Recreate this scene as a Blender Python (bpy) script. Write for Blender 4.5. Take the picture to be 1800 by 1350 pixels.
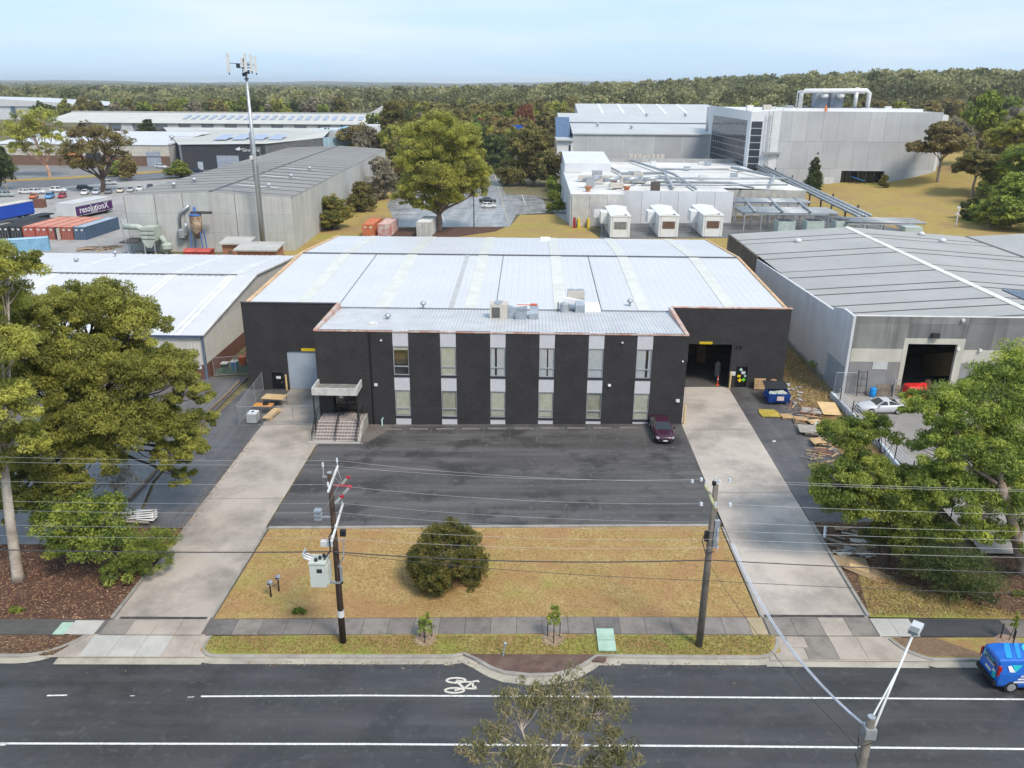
import bpy, bmesh, math, random
import numpy as np
from mathutils import Matrix, Vector
random.seed(7); RNG = np.random.default_rng(11)
scene = bpy.context.scene
for o in list(bpy.data.objects): bpy.data.objects.remove(o)
COL = scene.collection

# ------------------------------------------------------------ camera
F, CX, CY, H = 1424., 900., 675., 31.
PITCH, ROLL, T = math.radians(20.4), 0.0065, 0.02
YAW = math.atan(35/(F/math.cos(PITCH)))
FW = np.array([-math.sin(YAW)*math.cos(PITCH), math.cos(YAW)*math.cos(PITCH), -math.sin(PITCH)])
R0 = np.array([math.cos(YAW), math.sin(YAW), 0.]); U0 = np.cross(R0, FW)
RR = R0*math.cos(ROLL)+U0*math.sin(ROLL); UU = -R0*math.sin(ROLL)+U0*math.cos(ROLL)
CAM = np.array([0, 0, H])
cd = bpy.data.cameras.new('camera'); cam = bpy.data.objects.new('camera', cd); COL.objects.link(cam)
cd.sensor_width = 36; cd.lens = F/1800*36; cd.clip_start = .5; cd.clip_end = 40000
cam.matrix_world = Matrix(((RR[0], UU[0], -FW[0], 0), (RR[1], UU[1], -FW[1], 0), (RR[2], UU[2], -FW[2], H), (0, 0, 0, 1)))
scene.camera = cam
scene.view_settings.view_transform = 'Standard'; scene.view_settings.look = 'None'
scene.view_settings.gamma = 1; scene.view_settings.use_curve_mapping = False
scene.view_settings.exposure = 1.68

# ------------------------------------------------------------ sky and sun (thin bright overcast)
SUN_EL, SUN_AZ = math.radians(52), math.radians(140)      # azimuth clockwise from +Y
w = bpy.data.worlds.new('World'); scene.world = w; w.use_nodes = True
nt = w.node_tree; N = nt.nodes; L = nt.links; N.clear()
sky = N.new('ShaderNodeTexSky'); sky.sky_type = 'NISHITA'; sky.sun_disc = False
sky.sun_elevation = SUN_EL; sky.sun_rotation = SUN_AZ; sky.altitude = 50; sky.air_density = 1.0; sky.dust_density = 1.2; sky.ozone_density = 1.0
tc = N.new('ShaderNodeTexCoord'); mp = N.new('ShaderNodeMapping'); mp.inputs['Scale'].default_value = (1.2, 1.2, 9)
nz = N.new('ShaderNodeTexNoise'); nz.inputs['Scale'].default_value = 1.6; nz.inputs['Detail'].default_value = 6; nz.inputs['Roughness'].default_value = .55
mr = N.new('ShaderNodeMapRange'); mr.inputs[1].default_value = .44; mr.inputs[2].default_value = .74; mr.inputs[3].default_value = .0; mr.inputs[4].default_value = .6
mx = N.new('ShaderNodeMix'); mx.data_type = 'RGBA'; mx.inputs[0].default_value = .8; mx.inputs[7].default_value = (2.75, 3.95, 5.35, 1)
mc = N.new('ShaderNodeMix'); mc.data_type = 'RGBA'; mc.inputs[7].default_value = (4.9, 5.05, 5.15, 1)
bg = N.new('ShaderNodeBackground'); bg.inputs[1].default_value = .064; out = N.new('ShaderNodeOutputWorld')
L.new(tc.outputs['Generated'], mp.inputs[0]); L.new(mp.outputs[0], nz.inputs['Vector']); L.new(nz.outputs[0], mr.inputs[0])
L.new(sky.outputs[0], mx.inputs[6]); L.new(mx.outputs[2], mc.inputs[6]); L.new(mr.outputs[0], mc.inputs[0]); L.new(mc.outputs[2], bg.inputs[0]); L.new(bg.outputs[0], out.inputs[0])
sd = bpy.data.lights.new('sun', 'SUN'); sd.energy = 1.2; sd.angle = math.radians(16); sd.color = (1, .91, .8)
so = bpy.data.objects.new('sun', sd); COL.objects.link(so)
sdir = Vector((math.sin(SUN_AZ)*math.cos(SUN_EL), math.cos(SUN_AZ)*math.cos(SUN_EL), math.sin(SUN_EL)))
so.rotation_euler = sdir.to_track_quat('Z', 'Y').to_euler(); so.location = (30, -40, 90)

# ------------------------------------------------------------ pixel helpers (a pixel gives a direction; ground, wall or height gives the distance)
def smooth(a, b, x):
    t = min(1, max(0, (x-a)/(b-a))); return t*t*(3-2*t)
def hill(x, y):
    h = 10*smooth(325, 760, y)*(.45+.55*smooth(-260, 0, x))
    h += 13*smooth(60, 330, x)*smooth(300, 540, y)
    return h*(1-.75*smooth(1200, 2600, y))
def gz(x, y=0):
    return T*max(-60., min(70., x)) + (hill(x, y) if y > 240 else 0)
def ray(x, y): return (x-CX)/F*RR-(y-CY)/F*UU+FW
def G(x, y, z=None, dz=0):
    d = ray(x, y); h = 0. if z is None else z
    for i in range(12):
        p = CAM+d*((h-H)/d[2])
        if z is not None: break
        h = gz(p[0], p[1])+dz
    return Vector(p)
def atY(x, y, Y): d = ray(x, y); return Vector(CAM+d*(Y/d[1]))
def atX(x, y, X): d = ray(x, y); return Vector(CAM+d*(X/d[0]))

# ------------------------------------------------------------ materials
MATS = {}
def mat(name, col, rough=.8, var=.12, scale=.6, col2=None, bump=0., bscale=30, metal=0., spec=.4, streak=0., fine=0., fscale=25, stain=None, stain_amt=.0, stain_scale=.25, trans=0., alpha=1.):
    if name in MATS: return MATS[name]
    m = bpy.data.materials.new(name); m.use_nodes = True; nt = m.node_tree; N = nt.nodes; L = nt.links
    b = N['Principled BSDF']; b.inputs['Roughness'].default_value = rough; b.inputs['Metallic'].default_value = metal
    b.inputs['Specular IOR Level'].default_value = spec
    tc = N.new('ShaderNodeTexCoord')
    def noise(sc, detail=4, vec=None, r=.6):
        n = N.new('ShaderNodeTexNoise'); n.inputs['Scale'].default_value = sc; n.inputs['Detail'].default_value = detail; n.inputs['Roughness'].default_value = r
        L.new(vec or tc.outputs['Object'], n.inputs['Vector']); return n.outputs[0]
    def ramp(inp, a, bb, lo=0., hi=1.):
        r = N.new('ShaderNodeMapRange'); r.inputs[1].default_value = a; r.inputs[2].default_value = bb; r.inputs[3].default_value = lo; r.inputs[4].default_value = hi
        L.new(inp, r.inputs[0]); return r.outputs[0]
    def mix(f, a, bb):
        x = N.new('ShaderNodeMix'); x.data_type = 'RGBA'; L.new(f, x.inputs[0])
        for i, v in ((6, a), (7, bb)):
            if isinstance(v, tuple): x.inputs[i].default_value = (*v[:3], 1)
            else: L.new(v, x.inputs[i])
        return x.outputs[2]
    c = tuple(col)
    if col2 is None: a, bb = tuple(v*(1-var) for v in c), tuple(min(1, v*(1+var)) for v in c)
    else: a, bb = c, tuple(col2)
    o = mix(ramp(noise(scale), .36, .64), a, bb)
    if fine:
        lo = tuple(v*(1-fine) for v in c); f = ramp(noise(fscale, 3), .4, .62, 0, .75); o = mix(f, o, lo)
    if streak:
        mp = N.new('ShaderNodeMapping'); mp.inputs['Scale'].default_value = (1.4, 1.4, .06); L.new(tc.outputs['Object'], mp.inputs[0])
        f = ramp(noise(1.0, 5, mp.outputs[0]), .48, .75, 0, streak); o = mix(f, o, tuple(v*.35 for v in c))
    if stain is not None:
        f = ramp(noise(stain_scale, 7, None, .7), .44, .64, 0, stain_amt); o = mix(f, o, tuple(stain))
        L.new(ramp(noise(stain_scale*1.7, 4), .35, .65, max(.05, rough-.22), min(1, rough+.1)), b.inputs['Roughness'])
    L.new(o, b.inputs['Base Color'])
    if bump:
        bp = N.new('ShaderNodeBump'); bp.inputs['Strength'].default_value = bump; bp.inputs['Distance'].default_value = .03
        L.new(noise(bscale, 3), bp.inputs['Height']); L.new(bp.outputs[0], b.inputs['Normal'])
    if trans: b.inputs['Transmission Weight'].default_value = trans; b.inputs['IOR'].default_value = 1.45
    if alpha < 1: b.inputs['Alpha'].default_value = alpha
    MATS[name] = m; return m
def leafmat(name, c0, c1, c2, tr=.45):
    c0, c1, c2 = (tuple(min(.6, v*2.15) for v in c) for c in (c0, c1, c2))
    if name in MATS: return MATS[name]
    m = bpy.data.materials.new(name); m.use_nodes = True; nt = m.node_tree; N = nt.nodes; L = nt.links
    b = N['Principled BSDF']; b.inputs['Roughness'].default_value = .55; b.inputs['Specular IOR Level'].default_value = .25
    at = N.new('ShaderNodeAttribute'); at.attribute_name = 'tint'
    rp = N.new('ShaderNodeValToRGB'); e = rp.color_ramp.elements; e[0].color = (*c0, 1); e[1].color = (*c2, 1); e[0].position = .1; e[1].position = .95
    q = e.new(.5); q.color = (*c1, 1)
    L.new(at.outputs['Fac'], rp.inputs[0])
    oi = N.new('ShaderNodeObjectInfo'); hs = N.new('ShaderNodeHueSaturation')
    r2 = N.new('ShaderNodeMapRange'); r2.inputs[3].default_value = .82; r2.inputs[4].default_value = 1.18; L.new(oi.outputs['Random'], r2.inputs[0]); L.new(r2.outputs[0], hs.inputs['Value'])
    L.new(rp.outputs[0], hs.inputs['Color']); L.new(hs.outputs[0], b.inputs['Base Color'])
    t = N.new('ShaderNodeBsdfTranslucent'); L.new(hs.outputs[0], t.inputs[0]); ms = N.new('ShaderNodeMixShader'); ms.inputs[0].default_value = tr
    L.new(b.outputs[0], ms.inputs[1]); L.new(t.outputs[0], ms.inputs[2]); L.new(ms.outputs[0], N['Material Output'].inputs[0])
    MATS[name] = m; return m
def glassmat(name, tint=(.02, .025, .03), rough=.06):
    if name in MATS: return MATS[name]
    m = bpy.data.materials.new(name); m.use_nodes = True; b = m.node_tree.nodes['Principled BSDF']
    b.inputs['Base Color'].default_value = (*tint, 1); b.inputs['Roughness'].default_value = rough; b.inputs['Specular IOR Level'].default_value = .8
    MATS[name] = m; return m
def paneglass(name='window_glass'):
    if name in MATS: return MATS[name]
    m = bpy.data.materials.new(name); m.use_nodes = True; nt = m.node_tree; N = nt.nodes; L = nt.links; N.remove(N['Principled BSDF'])
    g = N.new('ShaderNodeBsdfGlossy'); g.inputs['Roughness'].default_value = .03; t = N.new('ShaderNodeBsdfTransparent'); t.inputs[0].default_value = (.97, .98, .98, 1)
    lw = N.new('ShaderNodeLayerWeight'); lw.inputs[0].default_value = .35; fr = N.new('ShaderNodeMapRange'); fr.inputs[3].default_value = .05; fr.inputs[4].default_value = .5; L.new(lw.outputs['Facing'], fr.inputs[0]); ms = N.new('ShaderNodeMixShader')
    L.new(fr.outputs[0], ms.inputs[0]); L.new(t.outputs[0], ms.inputs[1]); L.new(g.outputs[0], ms.inputs[2]); L.new(ms.outputs[0], N['Material Output'].inputs[0])
    MATS[name] = m; return m

# ------------------------------------------------------------ mesh builder
ORG = {}
class MB:
    def __init__(s): s.v = []; s.f = []; s.m = []
    def add(s, vs, fs, m=0):
        n = len(s.v); s.v += [tuple(v) for v in vs]; s.f += [tuple(i+n for i in f) for f in fs]; s.m += [m]*len(fs); return s
    def box(s, x0, x1, y0, y1, z0, z1, m=0):
        return s.add([(x, y, z) for z in (z0, z1) for y in (y0, y1) for x in (x0, x1)],
                     [(0, 2, 3, 1), (4, 5, 7, 6), (0, 1, 5, 4), (2, 6, 7, 3), (0, 4, 6, 2), (1, 3, 7, 5)], m)
    def obox(s, c, size, rz=0., rx=0., ry=0., m=0):
        M = Matrix.Translation(Vector(c)) @ Matrix.Rotation(rz, 4, 'Z') @ Matrix.Rotation(ry, 4, 'Y') @ Matrix.Rotation(rx, 4, 'X')
        a, b, d = (q/2 for q in size)
        return s.add([M @ Vector((x, y, z)) for z in (-d, d) for y in (-b, b) for x in (-a, a)],
                     [(0, 2, 3, 1), (4, 5, 7, 6), (0, 1, 5, 4), (2, 6, 7, 3), (0, 4, 6, 2), (1, 3, 7, 5)], m)
    def quad(s, *p, m=0): return s.add(p, [tuple(range(len(p)))], m)
    def prism(s, pts, y0, y1, m=0, ax='y'):
        n = len(pts)
        def P(a, b, t): return {'y': (a, t, b), 'x': (t, a, b), 'z': (a, b, t)}[ax]
        vs = [P(a, b, y0) for a, b in pts]+[P(a, b, y1) for a, b in pts]
        fs = [tuple(range(n)), tuple(range(2*n-1, n-1, -1))]+[(i, i+n, (i+1) % n+n, (i+1) % n) for i in range(n)]
        return s.add(vs, fs, m)
    def tube(s, path, r, n=6, m=0, cap=True):
        path = [Vector(p) for p in path]; k = len(path); rs = r if isinstance(r, (list, tuple)) else [r]*k
        vs = []; ref = Vector((.13, .31, .94))
        for i, p in enumerate(path):
            d = (path[min(i+1, k-1)]-path[max(i-1, 0)]).normalized()
            a = d.cross(ref)
            if a.length < .2: a = d.cross(Vector((1, 0, .1)))
            a.normalize(); b = d.cross(a)
            vs += [p+(a*math.cos(t)+b*math.sin(t))*rs[i] for t in (2*math.pi*j/n for j in range(n))]
        fs = [(i*n+j, i*n+(j+1) % n, (i+1)*n+(j+1) % n, (i+1)*n+j) for i in range(k-1) for j in range(n)]
        if cap: fs += [tuple(range(n-1, -1, -1)), tuple(range((k-1)*n, k*n))]
        return s.add(vs, fs, m)
    def cyl(s, p0, p1, r0, r1=None, n=10, m=0): return s.tube([p0, p1], [r0, r0 if r1 is None else r1], n, m)
    def lathe(s, c, prof, n=12, m=0):
        vs = []; k = len(prof)
        for r, z in prof: vs += [(c[0]+r*math.cos(2*math.pi*j/n), c[1]+r*math.sin(2*math.pi*j/n), c[2]+z) for j in range(n)]
        fs = [(i*n+j, i*n+(j+1) % n, (i+1)*n+(j+1) % n, (i+1)*n+j) for i in range(k-1) for j in range(n)]
        fs += [tuple(range(n-1, -1, -1)), tuple(range((k-1)*n, k*n))]
        return s.add(vs, fs, m)
    def loft(s, rings, m=0, cap=True):
        n = len(rings[0]); vs = [p for r in rings for p in r]
        fs = [(i*n+j, i*n+(j+1) % n, (i+1)*n+(j+1) % n, (i+1)*n+j) for i in range(len(rings)-1) for j in range(n)]
        if cap: fs += [tuple(range(n-1, -1, -1)), tuple(range((len(rings)-1)*n, len(rings)*n))]
        return s.add(vs, fs, m)
    def build(s, name, mats, parent=None, smooth=False, world=True, fix=True):
        me = bpy.data.meshes.new(name); o0 = Vector((0, 0, 0))
        if parent is not None and world: o0 = ORG.get(parent.name, o0)
        me.from_pydata([tuple(Vector(v)-o0) for v in s.v], [], s.f)
        for x in (mats if isinstance(mats, (list, tuple)) else [mats]): me.materials.append(x)
        if any(s.m): me.polygons.foreach_set('material_index', s.m)
        if fix:
            bm = bmesh.new(); bm.from_mesh(me); bmesh.ops.recalc_face_normals(bm, faces=bm.faces); bm.to_mesh(me); bm.free()
        if smooth: me.polygons.foreach_set('use_smooth', [True]*len(me.polygons))
        me.update()
        ob = bpy.data.objects.new(name, me); COL.objects.link(ob)
        if parent is not None: ob.parent = parent; ORG[ob.name] = o0 if world else Vector((0, 0, 0))
        return ob
def tag(o, label, cat, group=None):
    o['label'] = label; o['category'] = cat
    if group: o['group'] = group
    return o
def thing(name, label, cat, loc=(0, 0, 0), group=None, rz=0.):
    o = bpy.data.objects.new(name, None); COL.objects.link(o); o.location = loc; o.rotation_euler = (0, 0, rz); o.empty_display_size = .3
    ORG[o.name] = Vector(loc); return tag(o, label, cat, group)
def struct(o): o['kind'] = 'structure'; return o
def part(mb, name, m, parent, **k): return mb.build(name, m, parent, **k)
def solo(mb, name, m, label, cat, loc, group=None, **k):
    """one-mesh thing: origin moved to its base"""
    me_o = mb.build(name, m, None, **k); l = Vector(loc)
    me_o.data.transform(Matrix.Translation(-l)); me_o.location = l
    return tag(me_o, label, cat, group)
def copy_tree(o, parent=None):
    c = o.copy(); COL.objects.link(c)
    if parent is not None: c.parent = parent
    for ch in o.children: copy_tree(ch, c)
    return c
def clipx(poly, x, keep):
    out = []
    for i in range(len(poly)):
        a, b = poly[i], poly[(i+1) % len(poly)]
        ia, ib = keep*(a[0]-x) >= 0, keep*(b[0]-x) >= 0
        if ia: out.append(a)
        if ia != ib: t = (x-a[0])/(b[0]-a[0]); out.append((x, a[1]+(b[1]-a[1])*t))
    return out
def sheet(name, poly, e, m, parent=None, skirt=0.):
    """flat sheet laid on the sloping ground, e above it"""
    mb = MB(); poly = [(p[0], p[1]) for p in poly]
    for lo, hi in ((-1e9, -60.), (-60., 70.), (70., 1e9)):
        q = clipx(clipx(poly, lo, 1), hi, -1) if lo > -1e8 else clipx(poly, hi, -1)
        if len(q) < 3: continue
        if skirt:
            n = len(q); vs = [(x, y, gz(x)+e) for x, y in q]+[(x, y, gz(x)+e-skirt) for x, y in q]
            mb.add(vs, [tuple(range(n))]+[(i, i+n, (i+1) % n+n, (i+1) % n) for i in range(n)])
        else: mb.add([(x, y, gz(x)+e) for x, y in q], [tuple(range(len(q)))])
    ob = mb.build(name, m, parent, fix=bool(skirt))
    if not skirt:
        bm = bmesh.new(); bm.from_mesh(ob.data)
        for f in bm.faces:
            f.normal_update()
            if f.normal.z < 0: f.normal_flip()
        bm.to_mesh(ob.data); bm.free()
    return ob if parent else struct(ob)
def text_mesh(txt, size, bold=False):
    cu = bpy.data.curves.new('t', 'FONT'); cu.body = txt; cu.size = size; cu.align_x = 'CENTER'; cu.align_y = 'CENTER'; cu.resolution_u = 2
    if bold: cu.offset = size*.012
    o = bpy.data.objects.new('t', cu); COL.objects.link(o); dg = bpy.context.evaluated_depsgraph_get(); dg.update()
    me = bpy.data.meshes.new_from_object(o.evaluated_get(dg)); bpy.data.objects.remove(o); return me
def text(name, txt, size, M, m, parent, bold=True):
    """lettering on a surface; M maps text plane (x right, y up) to the world or to the parent's space"""
    me = text_mesh(txt, size, bold); o0 = ORG.get(parent.name, Vector((0, 0, 0)))
    me.transform(M); me.transform(Matrix.Translation(-o0)); me.materials.clear(); me.materials.append(m)
    ob = bpy.data.objects.new(name, me); COL.objects.link(ob); ob.parent = parent; return ob
def frameM(o, x, y):
    o, x, y = Vector(o), Vector(x).normalized(), Vector(y).normalized(); z = x.cross(y)
    return Matrix(((x.x, y.x, z.x, o.x), (x.y, y.y, z.y, o.y), (x.z, y.z, z.z, o.z), (0, 0, 0, 1)))
# ============================================================ GROUND
def groundmat():
    m = mat('ground_soil', (.13, .12, .06), .95, col2=(.2, .16, .075), scale=.05, fine=.4, fscale=1.5, bump=.4, bscale=6); return m
def lawnmat(name, a, b, c, green, gs=.18, gth=.55):
    if name in MATS: return MATS[name]
    m = mat(name, a, .95, col2=b, scale=.55, fine=.45, fscale=7, bump=.8, bscale=14, spec=.15)
    nt = m.node_tree; N = nt.nodes; L = nt.links; bs = N['Principled BSDF']; src = bs.inputs['Base Color'].links[0].from_socket
    tc = N.new('ShaderNodeTexCoord')
    def layer(src, sc, lo, hi, colr, amt, det=5):
        n = N.new('ShaderNodeTexNoise'); n.inputs['Scale'].default_value = sc; n.inputs['Detail'].default_value = det; n.inputs['Roughness'].default_value = .68; L.new(tc.outputs['Object'], n.inputs['Vector'])
        r = N.new('ShaderNodeMapRange'); r.inputs[1].default_value = lo; r.inputs[2].default_value = hi; r.inputs[4].default_value = amt; L.new(n.outputs[0], r.inputs[0])
        x = N.new('ShaderNodeMix'); x.data_type = 'RGBA'; L.new(r.outputs[0], x.inputs[0]); L.new(src, x.inputs[6]); x.inputs[7].default_value = (*colr, 1); return x.outputs[2]
    o = layer(src, gs, gth, gth+.14, green, .7); o = layer(o, gs*1.9, .47, .62, c, .85, 7); o = layer(o, 3.2, .55, .72, tuple(v*.55 for v in c), .6, 3)
    L.new(o, bs.inputs['Base Color']); return m
def mulchmat(name, a, b, leaf, dens=.5):
    if name in MATS: return MATS[name]
    m = mat(name, a, .95, col2=b, scale=.8, fine=.5, fscale=9, bump=.9, bscale=16, spec=.15)
    nt = m.node_tree; N = nt.nodes; L = nt.links; bs = N['Principled BSDF']; src = bs.inputs['Base Color'].links[0].from_socket
    tc = N.new('ShaderNodeTexCoord'); v = N.new('ShaderNodeTexVoronoi'); v.inputs['Scale'].default_value = 5.5; v.inputs['Randomness'].default_value = 1; L.new(tc.outputs['Object'], v.inputs['Vector'])
    n = N.new('ShaderNodeTexNoise'); n.inputs['Scale'].default_value = .7; n.inputs['Detail'].default_value = 4; L.new(tc.outputs['Object'], n.inputs['Vector'])
    r = N.new('ShaderNodeMapRange'); r.inputs[1].default_value = .28; r.inputs[2].default_value = .18; L.new(v.outputs['Distance'], r.inputs[0])
    r2 = N.new('ShaderNodeMapRange'); r2.inputs[1].default_value = .42; r2.inputs[2].default_value = .6; r2.inputs[4].default_value = dens; L.new(n.outputs[0], r2.inputs[0])
    mu = N.new('ShaderNodeMath'); mu.operation = 'MULTIPLY'; L.new(r.outputs[0], mu.inputs[0]); L.new(r2.outputs[0], mu.inputs[1])
    x = N.new('ShaderNodeMix'); x.data_type = 'RGBA'; L.new(mu.outputs[0], x.inputs[0]); L.new(src, x.inputs[6]); x.inputs[7].default_value = (*leaf, 1); L.new(x.outputs[2], bs.inputs['Base Color']); return m
def roadmat(name, col, wet=.5, streak_y=False, amt=.5, rough=.55):
    """asphalt with long worn bands along the traffic"""
    if name in MATS: return MATS[name]
    m = mat(name, col, rough, var=.16, scale=.35, fine=.35, fscale=30, bump=.35, bscale=45, spec=.45)
    nt = m.node_tree; N = nt.nodes; L = nt.links; bs = N['Principled BSDF']; src = bs.inputs['Base Color'].links[0].from_socket
    tc = N.new('ShaderNodeTexCoord')
    def nn(scv, lo, hi, a, b, det=5):
        mp = N.new('ShaderNodeMapping'); mp.inputs['Scale'].default_value = scv; L.new(tc.outputs['Object'], mp.inputs[0])
        n = N.new('ShaderNodeTexNoise'); n.inputs['Scale'].default_value = 1; n.inputs['Detail'].default_value = det; n.inputs['Roughness'].default_value = .62; L.new(mp.outputs[0], n.inputs['Vector'])
        r = N.new('ShaderNodeMapRange'); r.inputs[1].default_value = lo-.03; r.inputs[2].default_value = hi-.04; r.inputs[3].default_value = a; r.inputs[4].default_value = b; L.new(n.outputs[0], r.inputs[0]); return r.outputs[0]
    s = (.7, .05, 1) if streak_y else (.05, .75, 1)
    def mixc(f, src, c):
        x = N.new('ShaderNodeMix'); x.data_type = 'RGBA'; L.new(f, x.inputs[0]); L.new(src, x.inputs[6]); x.inputs[7].default_value = (*c, 1); return x.outputs[2]
    o = mixc(nn(s, .45, .7, 0, amt), src, tuple(v*1.55 for v in col)); o = mixc(nn((.22, .3, 1), .54, .66, 0, amt), o, tuple(v*.55 for v in col))
    o = mixc(nn((2.2, 2.2, 1), .62, .7, 0, amt*.7, 3), o, tuple(v*1.7 for v in col))
    L.new(o, bs.inputs['Base Color']); L.new(nn((.16, .5, 1), .38, .62, rough+.12, rough-.2*wet), bs.inputs['Roughness']); return m
def concmat(name, col, amt=.55, stain=None, gs=.3, rough=.75):
    return mat(name, col, rough, var=.1, scale=.45, fine=.12, fscale=18, bump=.15, bscale=30, spec=.3, stain=stain or tuple(v*.42 for v in col), stain_amt=amt, stain_scale=gs)

xs = [-9000, -5000, -2800, -1700, -1100, -700, -480, -340, -250, -180, -120, -90, -60, -30, 0, 30, 70, 100, 140, 180, 230, 290, 360, 450, 600, 900, 1400, 2400, 4200, 9000]
ys = [-300, 0, 60, 120, 180, 240, 270, 300, 330, 360, 400, 440, 490, 540, 600, 680, 760, 900, 1100, 1400, 1800, 2400, 3300, 4800, 7000, 9500]
mb = MB(); n = len(xs)
mb.add([(x, y, gz(x, y)-.08) for y in ys for x in xs], [(j*n+i, j*n+i+1, (j+1)*n+i+1, (j+1)*n+i) for j in range(len(ys)-1) for i in range(n-1)])
struct(mb.build('ground', groundmat()))

ASPH = roadmat('road_asphalt', (.053, .051, .051), amt=.65, rough=.5, wet=1.25)
struct_road = sheet('road', [(-95, 6), (95, 6), (95, 38.3), (-95, 38.3)], 0, ASPH)
WHITE = mat('road_paint', (.72, .71, .68), .7, var=.12, scale=3, fine=.35, fscale=9)
def strip_path(pts, wdt, e, closed=False):
    mb = MB(); P = [Vector((p[0], p[1])) for p in pts]; k = len(P)
    L_, R_ = [], []
    for i in range(k):
        a, b = (P[(i-1) % k], P[(i+1) % k]) if closed else (P[max(i-1, 0)], P[min(i+1, k-1)])
        d = (b-a).normalized(); nn = Vector((-d.y, d.x))*wdt/2; L_.append(P[i]+nn); R_.append(P[i]-nn)
    for i in range(k if closed else k-1):
        j = (i+1) % k; mb.add([(q.x, q.y, gz(q.x)+e) for q in (L_[i], R_[i], R_[j], L_[j])], [(0, 1, 2, 3)])
    return mb
def marking(name, pts, wdt, parent, e=.006, m=None, closed=False):
    return strip_path(pts, wdt, e, closed).build(name, m or WHITE, parent, fix=False)
rd = struct_road
marking('lane_line', [(-27, 31.45), (-8, 31.62), (10, 31.68), (70, 31.6)], .13, rd)
marking('lane_line', [(-60, 31.2), (-26.2, 31.42)], .2, rd)
marking('lane_line', [(-17.6, 34.9), (-9, 35.05), (6, 35.1), (70, 35.1)], .12, rd)
marking('lane_line', [(-18.3, 34.83), (-17.95, 34.86)], .05, rd)
marking('lane_line', [(-26.1, 34.88), (-25.0, 34.92)], .1, rd)
marking('lane_line', [(-21.5, 34.9), (-21.25, 34.91)], .05, rd)
BK = lambda x, y: G(600+x/3, 1000+y/3)
BIK = mat('symbol_paint', (.62, .58, .5), .7, var=.1, scale=4, fine=.3, fscale=9)
bk = thing('bicycle_marking', 'worn white bicycle symbol painted on the asphalt beside the kerb build-out', 'road marking', BK(640, 615))
for cx, cy in ((605, 588), (597, 641)):
    marking('wheel', [BK(cx+50*math.cos(t), cy+13*math.sin(t)) for t in np.linspace(0, 2*math.pi, 20)[:-1]], .13, rd, .007, BIK, True).parent = bk
for pts in ([(605, 588), (655, 596), (690, 596), (697, 626)], [(597, 641), (650, 630), (690, 598)], [(605, 590), (645, 628)], [(655, 630), (708, 632)], [(690, 596), (720, 590), (724, 598)], [(703, 618), (710, 634)]):
    marking('stroke', [BK(*p) for p in pts], .13, rd, .0075, BIK).parent = bk
for ch in bk.children: ch.data.transform(Matrix.Translation(-bk.location))

# ---- kerbs
CONC_K = concmat('kerb_concrete', (.33, .305, .27), .5, gs=.8); CONC_G = concmat('gutter_concrete', (.42, .38, .31), .5, gs=.6)
def kerb(path, label):
    P = [Vector((p[0], p[1])) for p in path]; k = len(P); mb = MB(); prof = [(-.5, .012, 1), (-.02, .02, 1), (.0, .13, 0), (.03, .15, 0), (.19, .15, 0), (.2, .0, 0)]
    rings = []
    for i in range(k):
        d = (P[min(i+1, k-1)]-P[max(i-1, 0)]).normalized(); nn = Vector((-d.y, d.x))
        rings.append([((q := P[i]+nn*o).x, q.y, gz(q.x)+z) for o, z, _ in prof])
    n = len(prof)
    for i in range(k-1):
        for j in range(n-1): mb.add([rings[i][j], rings[i][j+1], rings[i+1][j+1], rings[i+1][j]], [(0, 1, 2, 3)], prof[j][2] if j != 1 else 0)
    o = mb.build('kerb', [CONC_K, CONC_G], None); return struct(o)
def arc(pts, n=6):
    """quadratic curve through 3 control points"""
    a, b, c = (Vector((p[0], p[1])) for p in pts); return [(a*(1-t)**2+b*2*t*(1-t)+c*t*t) for t in (i/n for i in range(n+1))]
YK = 38.0
kerb([(-95, 37.85), (-60, 37.9), (-30.5, 37.95)]+arc([(-29.5, 37.95), (-27.6, 38.0), (-26.4, 39.9)]), 'l')
bul = [G(*p) for p in [(815, 1153), (838, 1164), (858, 1176), (885, 1186), (930, 1191), (975, 1190), (1012, 1181), (1036, 1167), (1050, 1157)]]
kerb(arc([(-19.0, 39.9), (-19.35, 38.05), (-17.9, YK)])+[(-8, 38.05)]+[(-4.2, 38.1)]+[(b[0], b[1]) for b in bul]+[(5.0, 38.2), (8, 38.15)]+arc([(13.2, 38.15), (14.6, 38.2), (14.9, 39.9)]), 'm')
kerb(arc([(21.3, 39.9), (21.7, 38.5), (23.0, 38.05)])+[(40, 38.1), (95, 38.1)], 'r')
# gutter across the driveway mouths
CROSS = concmat('crossing_concrete', (.42, .36, .305), .45, gs=.5)
sheet('gutter', [(-27.2, 37.4), (-18.6, 37.45), (-18.6, 38.05), (-27.2, 38.0)], .014, CONC_G)
sheet('gutter', [(13.6, 37.55), (22.6, 37.5), (22.6, 38.1), (13.6, 38.1)], .014, CONC_G)
struct(strip_path([(p[0], p[1]-.55) for p in [(-4.6, 38.1)]+[(b[0], b[1]) for b in bul]+[(5.4, 38.2)]], .12, .008).build('gutter', CONC_G, None, fix=False))

sheet('crossing', [(-28.0, 37.95), (-18.6, 38.0), (-19.0, 41.4), (-26.0, 41.4)], .06, CROSS); sheet('crossing', [(13.9, 38.0), (23.2, 38.0), (21.2, 41.9), (14.4, 41.9)], .06, CROSS)
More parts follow.
